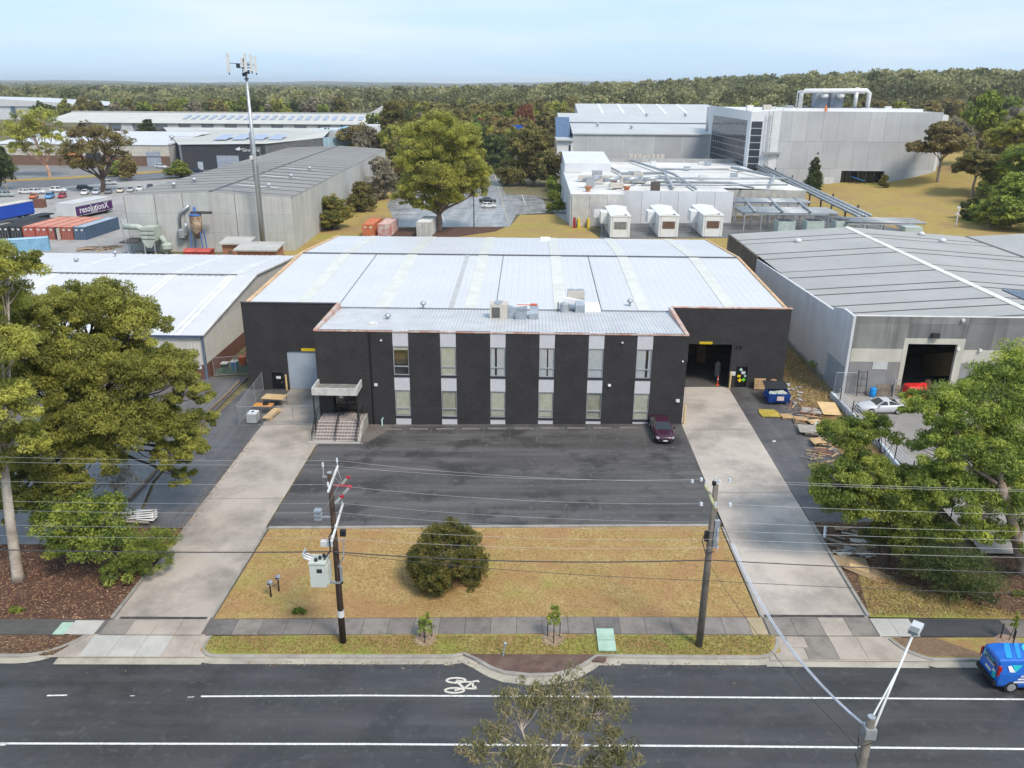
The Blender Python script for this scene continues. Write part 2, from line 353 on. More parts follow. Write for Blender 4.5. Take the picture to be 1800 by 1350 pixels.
# ---- verges, footpath, lawns
DRY = lawnmat('dry_lawn', (.39, .26, .1), (.46, .33, .145), (.34, .19, .09), (.27, .26, .065), .14, .52)
DRYG = lawnmat('verge_grass', (.32, .24, .08), (.39, .31, .11), (.29, .17, .08), (.24, .29, .055), .3, .46)
MULCH = mulchmat('bark_mulch', (.1, .056, .042), (.155, .09, .066), (.3, .16, .1), .75)
MULCH2 = mulchmat('leaf_litter', (.11, .07, .05), (.17, .11, .07), (.36, .22, .13), .8)
sheet('verge', [(-60, 38.1), (-27.6, 38.15), (-26.6, 39.9), (-60, 39.75)], .13, MULCH2, skirt=.2)
sheet('verge', [(-19.0, 39.85), (-19.05, 38.6), (-18, 38.2), (-4.2, 38.3), (5, 38.4), (13.4, 38.35), (14.7, 38.7), (14.75, 40.15), (-2, 40.2)], .13, DRYG, skirt=.2)
sheet('verge', [(21.5, 40.0), (21.8, 38.9), (23, 38.3), (60, 38.3), (60, 40.1), (26, 40.05)], .13, DRYG, skirt=.2)
sheet('bare_soil', [(21.55, 40.0), (21.9, 38.9), (23, 38.35), (26.4, 38.35), (24.0, 40.0)], .136, mat('bare_soil', (.2, .13, .08), .95, fine=.4, fscale=5))
REDASPH = mat('red_brown_asphalt', (.125, .07, .055), .8, var=.3, scale=1.0, fine=.4, fscale=9, bump=.4, stain=(.16, .12, .09), stain_amt=.5, stain_scale=1.2)
sheet('kerb_island', [(-3.7, 38.34)]+[(b[0], b[1]+.12) for b in bul[:-1]]+[(4.55, 37.7), (4.7, 38.38)], .134, REDASPH)
sheet('lawn', [(-19.35, 41.55), (-1, 41.85), (14.25, 41.95), (14.2, 52.75), (-19.2, 52.4)], .13, DRY, skirt=.2)
sheet('garden_bed', [(-60, 41.35), (-25.75, 41.45), (-25.7, 52.0), (-29.5, 52.6), (-33, 50.2), (-60, 49.6)], .13, MULCH, skirt=.2)
sheet('garden_bed', [(20.95, 42.0), (60, 41.8), (60, 48.9), (30, 48.9), (30.2, 53.5), (21.1, 53.4)], .12, MULCH2, skirt=.2)
sheet('lawn', [(21.0, 41.95), (31, 41.8), (28.2, 43.2), (25.4, 44.8), (23.4, 46.0), (21.9, 46.3)], .128, DRYG)
FP = [concmat('footpath_%d' % i, c, .6, gs=.9) for i, c in enumerate([(.2, .175, .155), (.235, .205, .18), (.17, .155, .145), (.26, .23, .2)])]
FPL = concmat('new_concrete', (.46, .44, .4), .25, gs=.6); TAN = concmat('tan_concrete', (.4, .32, .2), .3); PIT = mat('green_pit_lid', (.36, .5, .4), .7, var=.15, scale=1.5, fine=.2)
BLKP = roadmat('path_asphalt', (.05, .05, .053), amt=.5, rough=.8)
foot = struct(sheet('footpath', [(-60, 39.9), (-1, 40.2), (26, 40.1), (60, 40.1), (60, 41.7), (14, 41.9), (-60, 41.3)], .10, mat('path_base', (.12, .11, .1), .95)))
def slab(x0, x1, ya, yb, m, parent=foot, e=.145, sk=.0, name='slab', gap=.012):
    f = lambda t, a: a[0]+(a[1]-a[0])*t
    mb = MB(); q = [(x0+gap+sk, ya[0]+gap), (x1-gap+sk, ya[1]+gap), (x1-gap-sk, yb[1]-gap), (x0+gap-sk, yb[0]-gap)]
    dz = random.uniform(-.004, .004)
    mb.add([(x, y, gz(x)+e+dz) for x, y in q]+[(x, y, gz(x)+e-.06) for x, y in q], [(0, 1, 2, 3), (0, 4, 5, 1), (1, 5, 6, 2), (2, 6, 7, 3), (3, 7, 4, 0)])
    return mb.build(name, m, parent)
pf = lambda x: 39.95+.012*(x+19.3) if x < 0 else 40.25-.003*x
pb = lambda x: 41.4+.022*(x+19.9) if x < 0 else 41.86
x = -19.3; i = 0
while x < 12.6:
    x2 = min(x+1.56, 14.3); slab(x, x2, (pf(x), pf(x2)), (pb(x), pb(x2)), random.choice(FP)); x = x2
slab(x, 14.4, (pf(x), pf(14.4)), (pb(x), pb(14.4)), TAN)
cx = [G(p, 1121).x for p in (172, 218, 263, 306, 352)]
for a, b in zip(cx, cx[1:]): slab(a, b, (39.95, 39.95), (41.35, 41.35), random.choice([CROSS, FP[3], CROSS]))
cr = [G(p, 1140).x for p in (150, 200, 247, 293, 340)]
for a, b, m in zip(cr, cr[1:], (FPL, FPL, FPL, CROSS)): slab(a, b, (38.02, 38.02), (39.93, 39.93), m, sk=0, e=.1)
slab(G(120, 1110).x, G(172, 1110).x, (39.95, 39.95), (41.3, 41.3), FPL)
slab(G(100, 1112).x-.1, G(120, 1112).x+.25, (39.95, 39.95), (41.1, 41.1), PIT, name='pit_lid')
slab(-60, G(98, 1112).x, (39.9, 39.9), (41.3, 41.3), roadmat('old_path', (.09, .085, .078), amt=.4, rough=.8))
cx = [G(p, 1110).x for p in (1350, 1398, 1447, 1493, 1538)]
for a, b in zip(cx, cx[1:]): slab(a, b, (40.15, 40.15), (41.85, 41.85), random.choice([CROSS, FP[3]]))
cr = [G(p, 1140).x for p in (1357, 1412, 1465, 1515, 1562)]
for a, b in zip(cr, cr[1:]): slab(a, b, (38.1, 38.1), (40.13, 40.13), random.choice([CROSS, CROSS, FP[3]]), e=.1)
cx = [G(p, 1108).x for p in (1538, 1572, 1608)]
for a, b in zip(cx, cx[1:]): slab(a, b, (40.12, 40.12), (41.8, 41.8), FPL)
slab(cx[-1], G(1768, 1108).x, (40.1, 40.1), (41.75, 41.75), BLKP, name='asphalt_path')
for k in range(5): slab(G(1768, 1108).x+k*2.2, G(1768, 1108).x+k*2.2+2.2, (40.1, 40.1), (41.7, 41.7), FP[0])
pt = thing('utility_pit', 'pale green two-piece concrete pit lid set in the grass verge near the sapling', 'pit lid', G(1065, 1128))
for ya, yb in ((38.55, 39.5), (39.53, 40.6)): slab(4.2, 5.25, (ya, ya), (yb, yb), PIT, pt, e=.25, name='lid')
slab(15.3, 16.35, (39.05, 39.05), (40.0, 40.0), CROSS, foot, e=.155, name='pit_cover')

# ---- driveways, car park and yards
DRV = concmat('driveway_concrete', (.42, .365, .31), .8, gs=.16, rough=.7); DRV2 = concmat('driveway_concrete_pale', (.48, .42, .365), .7, gs=.18, rough=.7)
sheet('driveway', [(-25.6, 41.4), (-19.6, 41.4), (-19.45, 82), (-26.0, 82), (-26.0, 70)], .11, DRV)
sheet('driveway', [(14.45, 41.9), (20.85, 41.9), (21.3, 82), (14.7, 82)], .11, DRV2)
for x0, x1, yj in ((-25.5, -19.5, 57.0), (14.5, 21.1, 58.0), (14.6, 21.2, 70.5)):
    struct(strip_path([(x0, yj), (x1, yj+.1)], .05, .115).build('driveway_joint', mat('joint_dark', (.12, .11, .1), .95), None, fix=False))
for x0, x1, yj in ((-25.3, -19.8, 41.6), (14.6, 20.7, 42.05)):
    struct(strip_path([(x0, yj), (x1, yj)], .24, .118).build('driveway_drain', mat('drain_dark', (.06, .05, .05), .8, var=.4, scale=3), None, fix=False))
def edging(pts, wd=.14, hgt=.16):
    mb = MB()
    for a, b in zip(pts, pts[1:]):
        d = Vector((b[0]-a[0], b[1]-a[1], 0)); c = Vector(((a[0]+b[0])/2, (a[1]+b[1])/2, gz((a[0]+b[0])/2)+hgt/2+.03))
        mb.obox(c, (d.length-.015, wd, hgt), rz=math.atan2(d.y, d.x), ry=-math.atan2(gz(b[0])-gz(a[0]), d.length) if abs(d.x) > abs(d.y) else 0)
    return struct(mb.build('kerb', CONC_K, None))
seg = lambda a, b, n: [(a[0]+(b[0]-a[0])*i/n, a[1]+(b[1]-a[1])*i/n) for i in range(n+1)]
edging(seg((-19.5, 41.6), (-19.42, 52.3), 8)); edging(seg((14.4, 42.0), (14.35, 52.6), 8)); edging(seg((20.9, 42.0), (21.05, 53.4), 9), .2, .2)
edging(seg((-25.75, 41.5), (-25.75, 46.5), 4), .2, .2)
CPK = roadmat('carpark_asphalt', (.074, .069, .067), amt=1.0, rough=.62)
CPK2 = roadmat('side_asphalt', (.095, .09, .09), amt=.6, rough=.5, streak_y=True)
CPK3 = roadmat('wet_asphalt', (.12, .115, .116), amt=.5, rough=.4, streak_y=True)
cp = sheet('car_park', [(-19.45, 52.7), (14.4, 53.0), (14.68, 73), (-19.3, 73)], .105, CPK)
edging(seg((-19.3, 52.45), (14.2, 52.85), 18), .3, .17)
PALE = mat('faded_paint', (.14, .132, .128), .8, var=.3, scale=2, fine=.3)
bays = [G(p, 757).x for p in (713, 759, 805, 851, 897, 943, 990, 1036, 1082, 1128)]
for b in bays: marking('bay_line', [(b, 71.4), (b, 67.8)], .05, cp, .112, PALE)
for p in (654, 712, 771, 829, 887, 944, 1002, 1060, 1118): q = G(p, 920); marking('bay_line', [(q.x, 53.2), (q.x, 56.0)], .035, cp, .112, PALE)
for a, b in zip([bays[0]-2.45]+bays, bays):
    q = MB(); q.prism([(-.9, 0), (.9, 0), (.88, .07), (.8, .1), (-.8, .1), (-.88, .07)], -.08, .08)
    o = q.build('wheel_stop', concmat('wheel_stop_concrete', (.22, .2, .18), .5, gs=1.2), None); o.location = ((a+b)/2, 70.75+.02*(a+14)/2, gz((a+b)/2)+.1)
    tag(o, 'low grey concrete wheel stop on the asphalt in front of the black office wall', 'wheel stop', 'wheel stops along the office wall')
sheet('side_yard', [(-25.6, 52.6), (-29.4, 52.6), (-31.2, 60), (-31.6, 72), (-31.0, 82), (-25.9, 82), (-25.9, 70)], .10, CPK2)
sheet('side_yard', [(21.05, 53.4), (27.6, 53.4), (27.4, 70), (27.0, 82), (21.3, 82)], .10, CPK2)
sheet('dirt_strip', [(27.4, 53.4), (31, 53.4), (31.3, 79), (32.2, 79), (32.0, 128), (27.2, 128), (27.1, 82)], .09, lawnmat('weedy_dirt', (.24, .17, .085), (.3, .22, .1), (.2, .14, .08), (.16, .17, .05), .3, .5))
sheet('neighbour_yard', [(-110, 49.8), (-33, 50.2), (-29.6, 52.6), (-31.5, 60), (-32.0, 72), (-32, 86), (-110, 86)], .085, CPK3)
# low timber edging between the two yards on the left
LOG = mat('weathered_timber', (.22, .17, .12), .9, var=.3, scale=1.5, fine=.3, fscale=12)
le = thing('edging_timbers', 'row of weathered timber sleepers edging the neighbour asphalt beside the big gum tree', 'timber edging', (-31.6, 66, gz(-31.6)))
pts = [G(*p) for p in [(228, 882), (270, 835), (310, 790), (340, 757), (372, 722), (405, 690), (422, 672)]]
for a, b in zip(pts, pts[1:]):
    d = b-a; mb = MB(); mb.obox(((a.x+b.x)/2, (a.y+b.y)/2, gz((a.x+b.x)/2)+.2), (d.length-.05, .2, .22), rz=math.atan2(d.y, d.x)+random.uniform(-.02, .02)); part(mb, 'sleeper', LOG, le)

# ---- land behind
GOLD = lawnmat('golden_grass', (.38, .27, .085), (.43, .33, .11), (.31, .2, .1), (.25, .27, .05), .05, .52)
sheet('lawn', [(-62, 100), (-44, 100), (-31, 128), (45, 128), (45, 171), (14.5, 171), (9, 205), (-3, 205), (-5, 188), (-31, 188), (-36, 215), (-46, 265), (-50, 163), (-62, 155)], .06, GOLD)
sheet('garden_bed', [(-33.5, 172), (-20, 171.5), (-8, 181), (-6, 187), (-31, 187)], .075, MULCH)
WET_SHEEN = roadmat('rear_carpark_sheen_asphalt', (.27, .265, .26), amt=.7, rough=.3, streak_y=True)  # base colour painted pale to stand for the bright reflection on wet asphalt
rcp = sheet('rear_car_park', [(-31, 188), (-5, 187), (-4, 205), (4.5, 208), (2.5, 240), (-8, 246), (-13, 306), (-46, 306), (-40, 225)], .09, WET_SHEEN)
for pp in ([(-5.2, 187.4), (-13.6, 300)],): marking('kerb_line', pp, .3, rcp, .13, CONC_G)
for k in range(7): marking('bay_line', [(-6.6-k*.75, 195+k*12), (-12-k*.75, 195+k*12+1)], .12, rcp, .1, WHITE)
for a, b in (((4.2, 208), (-4, 205)), ((-1.8, 222), (-3.0, 244)), ((-20, 190), (-26, 225))): marking('bay_line', [a, b], .14, rcp, .1, WHITE)
YARD = concmat('yard_concrete', (.36, .345, .33), .45, gs=.05)
sheet('yard', [(-170, 126), (-62, 126), (-80, 165), (-84, 190), (-96, 245), (-118, 290), (-190, 246), (-210, 190)], .07, YARD)
sheet('street', [(-330, 243), (-190, 244), (-150, 262), (-112, 308), (-96, 330), (-104, 336), (-126, 318), (-160, 283), (-200, 258), (-330, 256)], .08, roadmat('street_asphalt', (.13, .13, .14), amt=.3, rough=.6))
sheet('verge', [(-330, 256.5), (-200, 258.5), (-160, 283.5), (-126, 318.5), (-134, 322), (-165, 290), (-203, 264), (-330, 262)], .1, GOLD)
sheet('verge', [(-330, 243), (-190, 243.6), (-172, 251), (-190, 238), (-330, 235)], .1, GOLD)
sheet('forecourt', [(-330, 262), (-203, 264), (-165, 290), (-134, 322), (-128, 322), (-132, 345), (-330, 345)], .09, roadmat('forecourt_asphalt', (.2, .195, .19), amt=.3, rough=.7))
sheet('plant_yard', [(14.4, 171), (50, 170), (82, 175), (70, 210), (45, 192), (16, 189)], .1, roadmat('plant_yard_asphalt', (.12, .115, .11), amt=.7, rough=.45))
sheet('rear_path', [(5.5, 207), (9, 188), (15, 188.5), (15, 190.5), (10, 192), (9, 240), (6, 240)], .11, YARD)
# ============================================================ BLACK WAREHOUSE
def brickmat(name, col, mortar, bw=.24, bh=.086, var=.25, streak=0, rough=.7):
    if name in MATS: return MATS[name]
    m = mat(name, col, rough, var=var*.5, scale=.5, spec=.35, streak=streak); nt = m.node_tree; N = nt.nodes; L = nt.links; bs = N['Principled BSDF']
    src = bs.inputs['Base Color'].links[0].from_socket
    tc = N.new('ShaderNodeTexCoord'); sx = N.new('ShaderNodeSeparateXYZ'); L.new(tc.outputs['Object'], sx.inputs[0]); ad = N.new('ShaderNodeMath'); L.new(sx.outputs[0], ad.inputs[0]); L.new(sx.outputs[1], ad.inputs[1])
    cb = N.new('ShaderNodeCombineXYZ'); L.new(ad.outputs[0], cb.inputs[0]); L.new(sx.outputs[2], cb.inputs[1])
    br = N.new('ShaderNodeTexBrick'); br.inputs['Scale'].default_value = 1; br.inputs['Brick Width'].default_value = bw; br.inputs['Row Height'].default_value = bh; br.inputs['Mortar Size'].default_value = .008
    br.inputs['Color1'].default_value = (1, 1, 1, 1); br.inputs['Color2'].default_value = (1-var, 1-var, 1-var, 1); br.inputs['Mortar'].default_value = (*mortar, 1)
    L.new(cb.outputs[0], br.inputs['Vector']); mu = N.new('ShaderNodeMix'); mu.data_type = 'RGBA'; mu.blend_type = 'MULTIPLY'; mu.inputs[0].default_value = 1
    L.new(src, mu.inputs[6]); L.new(br.outputs[0], mu.inputs[7]); L.new(mu.outputs[2], bs.inputs['Base Color'])
    bp = N.new('ShaderNodeBump'); bp.inputs['Strength'].default_value = .5; bp.inputs['Distance'].default_value = .01; iv = N.new('ShaderNodeMath'); iv.operation = 'SUBTRACT'; iv.inputs[0].default_value = 1
    L.new(br.outputs['Fac'], iv.inputs[1]); L.new(iv.outputs[0], bp.inputs['Height']); L.new(bp.outputs[0], bs.inputs['Normal']); return m
BLACK = brickmat('black_painted_brick', (.042, .0395, .042), (.62, .65, .65), var=.3)
PANEL = mat('pale_spandrel', (.53, .53, .55), .5, var=.04, scale=1.5)
ALU = mat('aluminium_frame', (.4, .41, .43), .4, metal=.3); DARKSILL = mat('dark_sill', (.03, .03, .035), .6)
BLIND = mat('cream_blind', (.62, .6, .47), .8, var=.08, scale=2); CURT = mat('white_curtain', (.72, .72, .72), .85, var=.06, scale=3); GLASS = paneglass()
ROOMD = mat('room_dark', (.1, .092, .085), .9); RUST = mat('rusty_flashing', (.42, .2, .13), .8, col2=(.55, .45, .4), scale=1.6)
BLK = mat('black_steel', (.012, .012, .014), .45); GALV = mat('galvanised_steel', (.42, .44, .46), .42, metal=.55, var=.1, scale=2)
def ribbed(mb, x0, x1, pts, pitch=.38, rw=.1, rh=.05, m=0, ax='x'):
    """ribbed metal sheet: pts = [(y,z),...] slope line; ribs run along it"""
    n = max(1, int(round((x1-x0)/pitch))); d = (x1-x0)/n; prof = []
    for i in range(n):
        a = x0+i*d; prof += [(a, 0), (a+d-rw*1.6, 0), (a+d-rw*1.2, rh), (a+d-rw*.4, rh)]
    prof.append((x1, 0)); k = len(prof)
    vs = [((x, y, z+h) if ax == 'x' else (y, x, z+h)) for (y, z) in pts for x, h in prof]
    fs = [(j*k+i, j*k+i+1, (j+1)*k+i+1, (j+1)*k+i) for j in range(len(pts)-1) for i in range(k-1)]
    return mb.add(vs, fs, m)
wh = thing('black_warehouse', 'black brick warehouse with a two-storey office front and wide pale metal roof', 'warehouse', (-3, 81.8, -.4))
FX0, FX1, FY, WY, TOP = -20.2, 14.65, 72.0, 81.8, 9.3
cols = [(-12.86, -11.38), (-8.4, -6.92), (-3.72, -2.28), (.87, 2.31), (5.46, 6.9), (9.95, 11.41)]
mb = MB(); e = [FX0]+[v for c in cols for v in c]+[FX1]
for a, b in zip(e[::2], e[1::2]):
    if a == FX0:      # leave the entrance opening: door bay recessed
        mb.box(a, -18.85, FY, FY+.3, -.9, TOP); mb.box(-18.85, -16.55, FY, FY+.3, 3.35, TOP); mb.box(-16.55, b, FY, FY+.3, -.9, TOP)
    else: mb.box(a, b, FY, FY+.3, -.9, TOP)
mb.box(FX0, FX0+.3, FY+.3, WY, -.9, TOP); mb.box(FX1-.3, FX1, FY+.3, WY, -.9, TOP)
part(mb, 'office_wall', BLACK, wh)
ups = ['brown', 'blind', 'curt', 'curt', 'curt', 'curt']; los = ['blind', 'stripe', 'blind', 'blind', 'stripe', 'blind']
def window(x0, x1, z0, z1, kind, seed):
    rs = random.Random(seed); y = FY+.1; zt = z0+(z1-z0)*.3
    mb = MB(); t = .07
    mb.box(x0, x0+t, y-.04, y+.06, z0, z1); mb.box(x1-t, x1, y-.04, y+.06, z0, z1); mb.box(x0+t, x1-t, y-.04, y+.06, z0, z0+t); mb.box(x0+t, x1-t, y-.04, y+.06, z1-t, z1); mb.box(x0+t, x1-t, y-.05, y+.06, zt-.05, zt+.05)
    f = part(mb, 'window', ALU, wh)
    for a, b in ((z0+t, zt-.05), (zt+.05, z1-t)): part(MB().box(x0+t, x1-t, y, y+.012, a, b), 'pane', GLASS, f)
    yb = y+.035; mb = MB()
    if kind == 'blind':
        part(mb.box(x0+t+.02, x1-t-.02, yb, yb+.02, z0+rs.uniform(.05, .12), z1), 'blind', BLIND, f)
    elif kind == 'stripe':
        n = 12; wd = (x1-x0-.16)/n
        for i in range(n): mb.obox((x0+.1+(i+.5)*wd, yb+.05, (z0+z1)/2), (wd*.75, .008, z1-z0-.1), rz=.5+rs.uniform(-.1, .1))
        part(mb, 'vertical_blind', BLIND, f)
    elif kind == 'brown':
        part(mb.box(x0+t, x1-t, yb+.3, yb+.34, zt+.1, z1-.5), 'backing_board', mat('brown_board', (.13, .095, .04), .8, var=.2, scale=2), f); part(MB().box(x0+t, x1-t, yb, yb+.02, z1-.4, z1), 'blind', BLIND, f)
    else:
        n = 26; gc, gw_, gh_ = [(.34, .09, 1), (.56, .045, 1), (.5, .001, 1), (.72, .09, 1)][(seed-2) % 4]
        for i in range(n):
            u = (i+.5)/n; xx = x0+.08+(x1-x0-.16)*u; low = z0+.08; k_ = abs(u-gc)/gw_
            if k_ < 1: continue
            yy = yb+.022*math.sin(i*1.9); mb.box(xx-.028, xx+.026, yy, yy+.015, low, z1-.03)
        part(mb, 'curtain', CURT, f)
    mb = MB(); mb.box(x0, x1, FY+.28, FY+.3, z0, z1); mb.box(x0, x1, FY+.9, FY+.92, z0, z1)
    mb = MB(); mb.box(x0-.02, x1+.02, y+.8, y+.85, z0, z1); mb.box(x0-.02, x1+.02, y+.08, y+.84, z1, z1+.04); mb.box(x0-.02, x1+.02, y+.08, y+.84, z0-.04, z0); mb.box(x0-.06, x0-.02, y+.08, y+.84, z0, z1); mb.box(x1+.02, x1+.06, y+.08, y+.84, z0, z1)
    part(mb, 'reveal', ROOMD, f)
    part(MB().box(x0-.01, x1+.01, FY-.03, FY+.16, z0-.2, z0-.005), 'sill', DARKSILL, f)
    return f
for i, (a, b) in enumerate(cols):
    for z0, z1 in ((7.82, 9.27), (3.42, 4.74), (-.8, .54)): part(MB().box(a+.005, b-.005, FY+.02, FY+.2, z0, z1), 'spandrel_panel', PANEL, wh)
    window(a+.01, b-.01, 4.95, 7.81, ups[i], i); window(a+.01, b-.01, .75, 3.41, los[i], 20+i)
# wings
wl = MB(); DL, DR, DT = -26.05, -22.4, 3.95
wl.box(-30.4, -27.9, WY, WY+.3, -1, 9.2); wl.box(-27.9, -26.65, WY, WY+.3, 1.5, 9.2); wl.box(-26.65, DL, WY, WY+.3, -1, 9.2); wl.box(DL, DR, WY, WY+.3, DT, 9.2); wl.box(DR, FX0, WY, WY+.3, -1, 9.2)
part(wl, 'wing_wall', BLACK, wh)
wr = MB(); OL, OR, OT = 15.3, 21.25, 5.35
wr.box(FX1, OL, WY, WY+.3, -.6, 9.25); wr.box(OL, OR, WY, WY+.3, OT, 9.25); wr.box(OR, 21.95, WY, WY+.3, -.6, 9.25); wr.box(21.95, 23.15, WY, WY+.3, 2.9, 9.25); wr.box(23.15, 27.0, WY, WY+.3, -.6, 9.25)
part(wr, 'wing_wall', BLACK, wh)
sw = MB(); sw.box(-30.4, -30.15, WY+.3, 126, -1.2, 8.3); sw.box(26.75, 27.0, WY+.3, 126, -.6, 8.3); sw.box(-30.15, 26.75, 125.75, 126, -1.2, 8.0)
part(sw, 'side_wall', mat('rendered_wall', (.3, .29, .28), .9, streak=.4), wh)
part(MB().box(-30.1, 26.7, WY+.3, 125.7, -.6, .5), 'floor', concmat('warehouse_floor', (.09, .085, .08), .5), wh)
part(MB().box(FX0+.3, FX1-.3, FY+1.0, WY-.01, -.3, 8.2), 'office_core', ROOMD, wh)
# coping / flashings
part(MB().box(-30.5, FX0, WY-.06, WY+.36, 9.2, 9.27), 'coping', mat('dark_coping', (.05, .045, .045), .6), wh)
part(MB().box(FX1, 27.1, WY-.06, WY+.36, 9.25, 9.33), 'coping', RUST, wh)
# main roof
WROOF = mat('pale_metal_roof', (.56, .56, .575), .38, var=.05, scale=.12, metal=0, spec=.5, fine=.05, fscale=3)
RY0, RZ0, RYR, RZR, RYB, RZB = WY+.32, 8.75, 105.6, 9.75, 126.3, 8.35
mb = MB(); ribbed(mb, -30.1, 26.8, [(RY0, RZ0), (RYR, RZR)], .76, .1, .02); part(mb, 'roof', WROOF, wh, fix=False)
mb = MB(); ribbed(mb, -30.1, 26.8, [(RYR, RZR), (RYB, RZB)], .76, .1, .02); part(mb, 'roof', WROOF, wh, fix=False)
SKYL = mat('yellowed_skylight', (.59, .58, .52), .35, var=.08, scale=.6); SKYG = mat('grey_skylight', (.42, .42, .41), .5)
sk = [G(p, q, z=9.65).x for p, q in ((592, 462), (722, 453), (848, 455), (977, 457), (1097, 460), (1226, 462))]
def roof_strip(x0, x1, e, name, m, front=True, back=True):
    for on, (ya, za), (yb, zb) in ((front, (RY0+.2, RZ0), (RYR-.35, RZR-.015)), (back, (RYR+.35, RZR-.02), (RYB, RZB))):
        if on: part(MB().add([(x0, ya, za+e), (x1, ya, za+e), (x1, yb, zb+e), (x0, yb, zb+e), (x0, ya, za), (x1, ya, za), (x1, yb, zb), (x0, yb, zb)], [(0, 1, 2, 3), (0, 4, 5, 1), (1, 5, 6, 2), (2, 6, 7, 3), (3, 7, 4, 0)]), name, m, wh)
for x in sk: roof_strip(x-.65, x+.65, .06, 'skylight', SKYL)
gx = G(820, 455, z=9.7).x; roof_strip(gx-.25, gx+.25, .058, 'skylight', SKYG, True, False)
for p in (655, 884, 1035): x = G(p, 456, z=9.7).x; roof_strip(x-.03, x+.03, .062, 'lap_seam', DARKSILL, True, False)
part(MB().prism([(RYR-.35, RZR+.03), (RYR, RZR+.12), (RYR+.35, RZR+.03), (RYR, RZR+.05)], -30.15, 26.85, ax='x'), 'ridge_cap', mat('dark_ridge', (.08, .08, .085), .6), wh)
PEACH = mat('bare_timber_barge', (.55, .36, .2), .7, var=.2, scale=1.2)
for x0, x1 in ((-30.5, -30.12), (26.8, 27.12)):
    part(MB().prism([(RY0, RZ0-.25), (RYR, RZR-.2), (RYB, RZB-.2), (RYB, RZB+.12), (RYR, RZR+.14), (RY0, RZ0+.12)], x0, x1, ax='x'), 'barge_board', PEACH, wh)
part(MB().box(G(958, 421, z=8.4).x-.7, G(958, 421, z=8.4).x+.8, 121.6, 125.6, 8.5, 8.66), 'roof_patch', mat('fresh_white_sheet', (.8, .8, .8), .5), wh)
# office roof
mb = MB(); ribbed(mb, FX0+.35, FX1-.35, [(FY+.05, 9.26), (WY-.1, 8.78)], .33, .14, .045); part(mb, 'office_roof', mat('office_metal_roof', (.53, .53, .535), .42, var=.12, scale=.5, metal=.1, fine=.1, fscale=2), wh, fix=False)
part(MB().box(FX0+.3, FX1-.3, WY-.12, WY+.25, 8.6, 8.86), 'box_gutter', mat('gutter_grey', (.17, .18, .2), .6), wh)
part(MB().box(FX0-.02, FX1+.02, FY-.06, FY+.06, TOP-.1, TOP+.01), 'fascia', RUST, wh)
RUSTW = mat('rust_stained_lining', (.5, .46, .43), .8, col2=(.45, .24, .17), scale=.9)
for xa, xb, xc in ((FX0-.03, FX0+.34, FX0+.36), (FX1-.34, FX1+.03, FX1-.36)):
    part(MB().box(xa, xb, FY+.07, WY-.02, TOP, TOP+.05), 'parapet_cap', RUSTW, wh)
    part(MB().box(min(xb, xc)-.01 if xa < 0 else xc, max(xb, xc) if xa < 0 else xa+.01, FY+.1, WY-.1, 8.8, TOP-.01), 'parapet_lining', RUSTW, wh)
xs_ = G(672, 560, z=9).x; part(MB().box(xs_-.05, xs_+.05, FY+.2, WY-.2, 8.75, 9.33).box(xs_-.05, xs_+.05, FY+.2, WY-.2, 9.0, 9.34), 'roof_joint', mat('joint_grey', (.25, .26, .27), .6), wh) if False else None
p = G(655, 570, z=9.15); part(MB().prism([(p.x-.5, 9.1), (p.x+.5, 9.1), (p.x+.4, 9.3), (p.x-.4, 9.3)], p.y-.3, p.y+.4), 'roof_hatch', mat('hatch_white', (.6, .58, .56), .6, var=.2, scale=3), wh)
for px, py in ((744, 540), (682, 562), (1107, 536)):
    p = G(px, py, z=8.95); part(MB().cyl((p.x, p.y, 8.7), (p.x, p.y, 9.3), .12).lathe((p.x, p.y, 9.2), [(.05, 0), (.3, .05), (.34, .2), (.2, .38), (.02, .42)]), 'roof_vent', GALV, wh, smooth=True)
# roller door, side doors and openings
SHUT = mat('blue_grey_shutter', (.36, .41, .47), .45, var=.05); mb = MB(); z = -.6; i = 0
while z < DT: mb.add([(DL, WY+.16, z), (DR, WY+.16, z), (DR, WY+.11, z+.05), (DL, WY+.11, z+.05), (DR, WY+.16, z+.1), (DL, WY+.16, z+.1)], [(0, 1, 2, 3), (3, 2, 4, 5)]); z += .1
part(mb, 'roller_door', SHUT, wh, fix=False)
DOORB = mat('black_door', (.006, .006, .008), .4); PAPER = mat('paper_notice', (.6, .6, .58), .8)
d = part(MB().box(-27.9, -26.65, WY+.1, WY+.18, -.6, 1.5), 'side_door', DOORB, wh)
part(MB().box(-27.45, -26.95, WY+.075, WY+.1, .75, 1.05), 'notice', PAPER, d); part(MB().cyl((-26.85, WY+.02, .35), (-26.85, WY+.1, .35), .05), 'handle', GALV, d)
d = part(MB().box(21.95, 23.15, WY+.1, WY+.18, .3, 2.9), 'side_door', DOORB, wh)
part(MB().box(21.3, 21.9, WY-.03, WY-.005, 1.9, 2.35), 'notice', PAPER, d); part(MB().box(22.55, 22.95, WY+.07, WY+.1, 2.05, 2.35), 'notice', PAPER, d)
def diamond(cx, cz, r, m): part(MB().prism([(cx-r, cz), (cx, cz-r), (cx+r, cz), (cx, cz+r)], WY+.065, WY+.095), 'hazard_sign', m, d)
YEL = mat('sign_yellow', (.75, .55, .01), .5, var=.03); GRN = mat('sign_green', (.15, .6, .03), .5, var=.03); CYA = mat('sign_pale_green', (.4, .6, .55), .5)
diamond(22.45, 1.35, .24, YEL); diamond(22.85, 1.42, .22, GRN); diamond(22.47, 2.55, .2, CYA); diamond(22.98, 1.85, .16, CYA); part(MB().box(22.15, 22.5, WY+.07, WY+.095, 1.7, 1.95), 'hazard_sign', YEL, d)
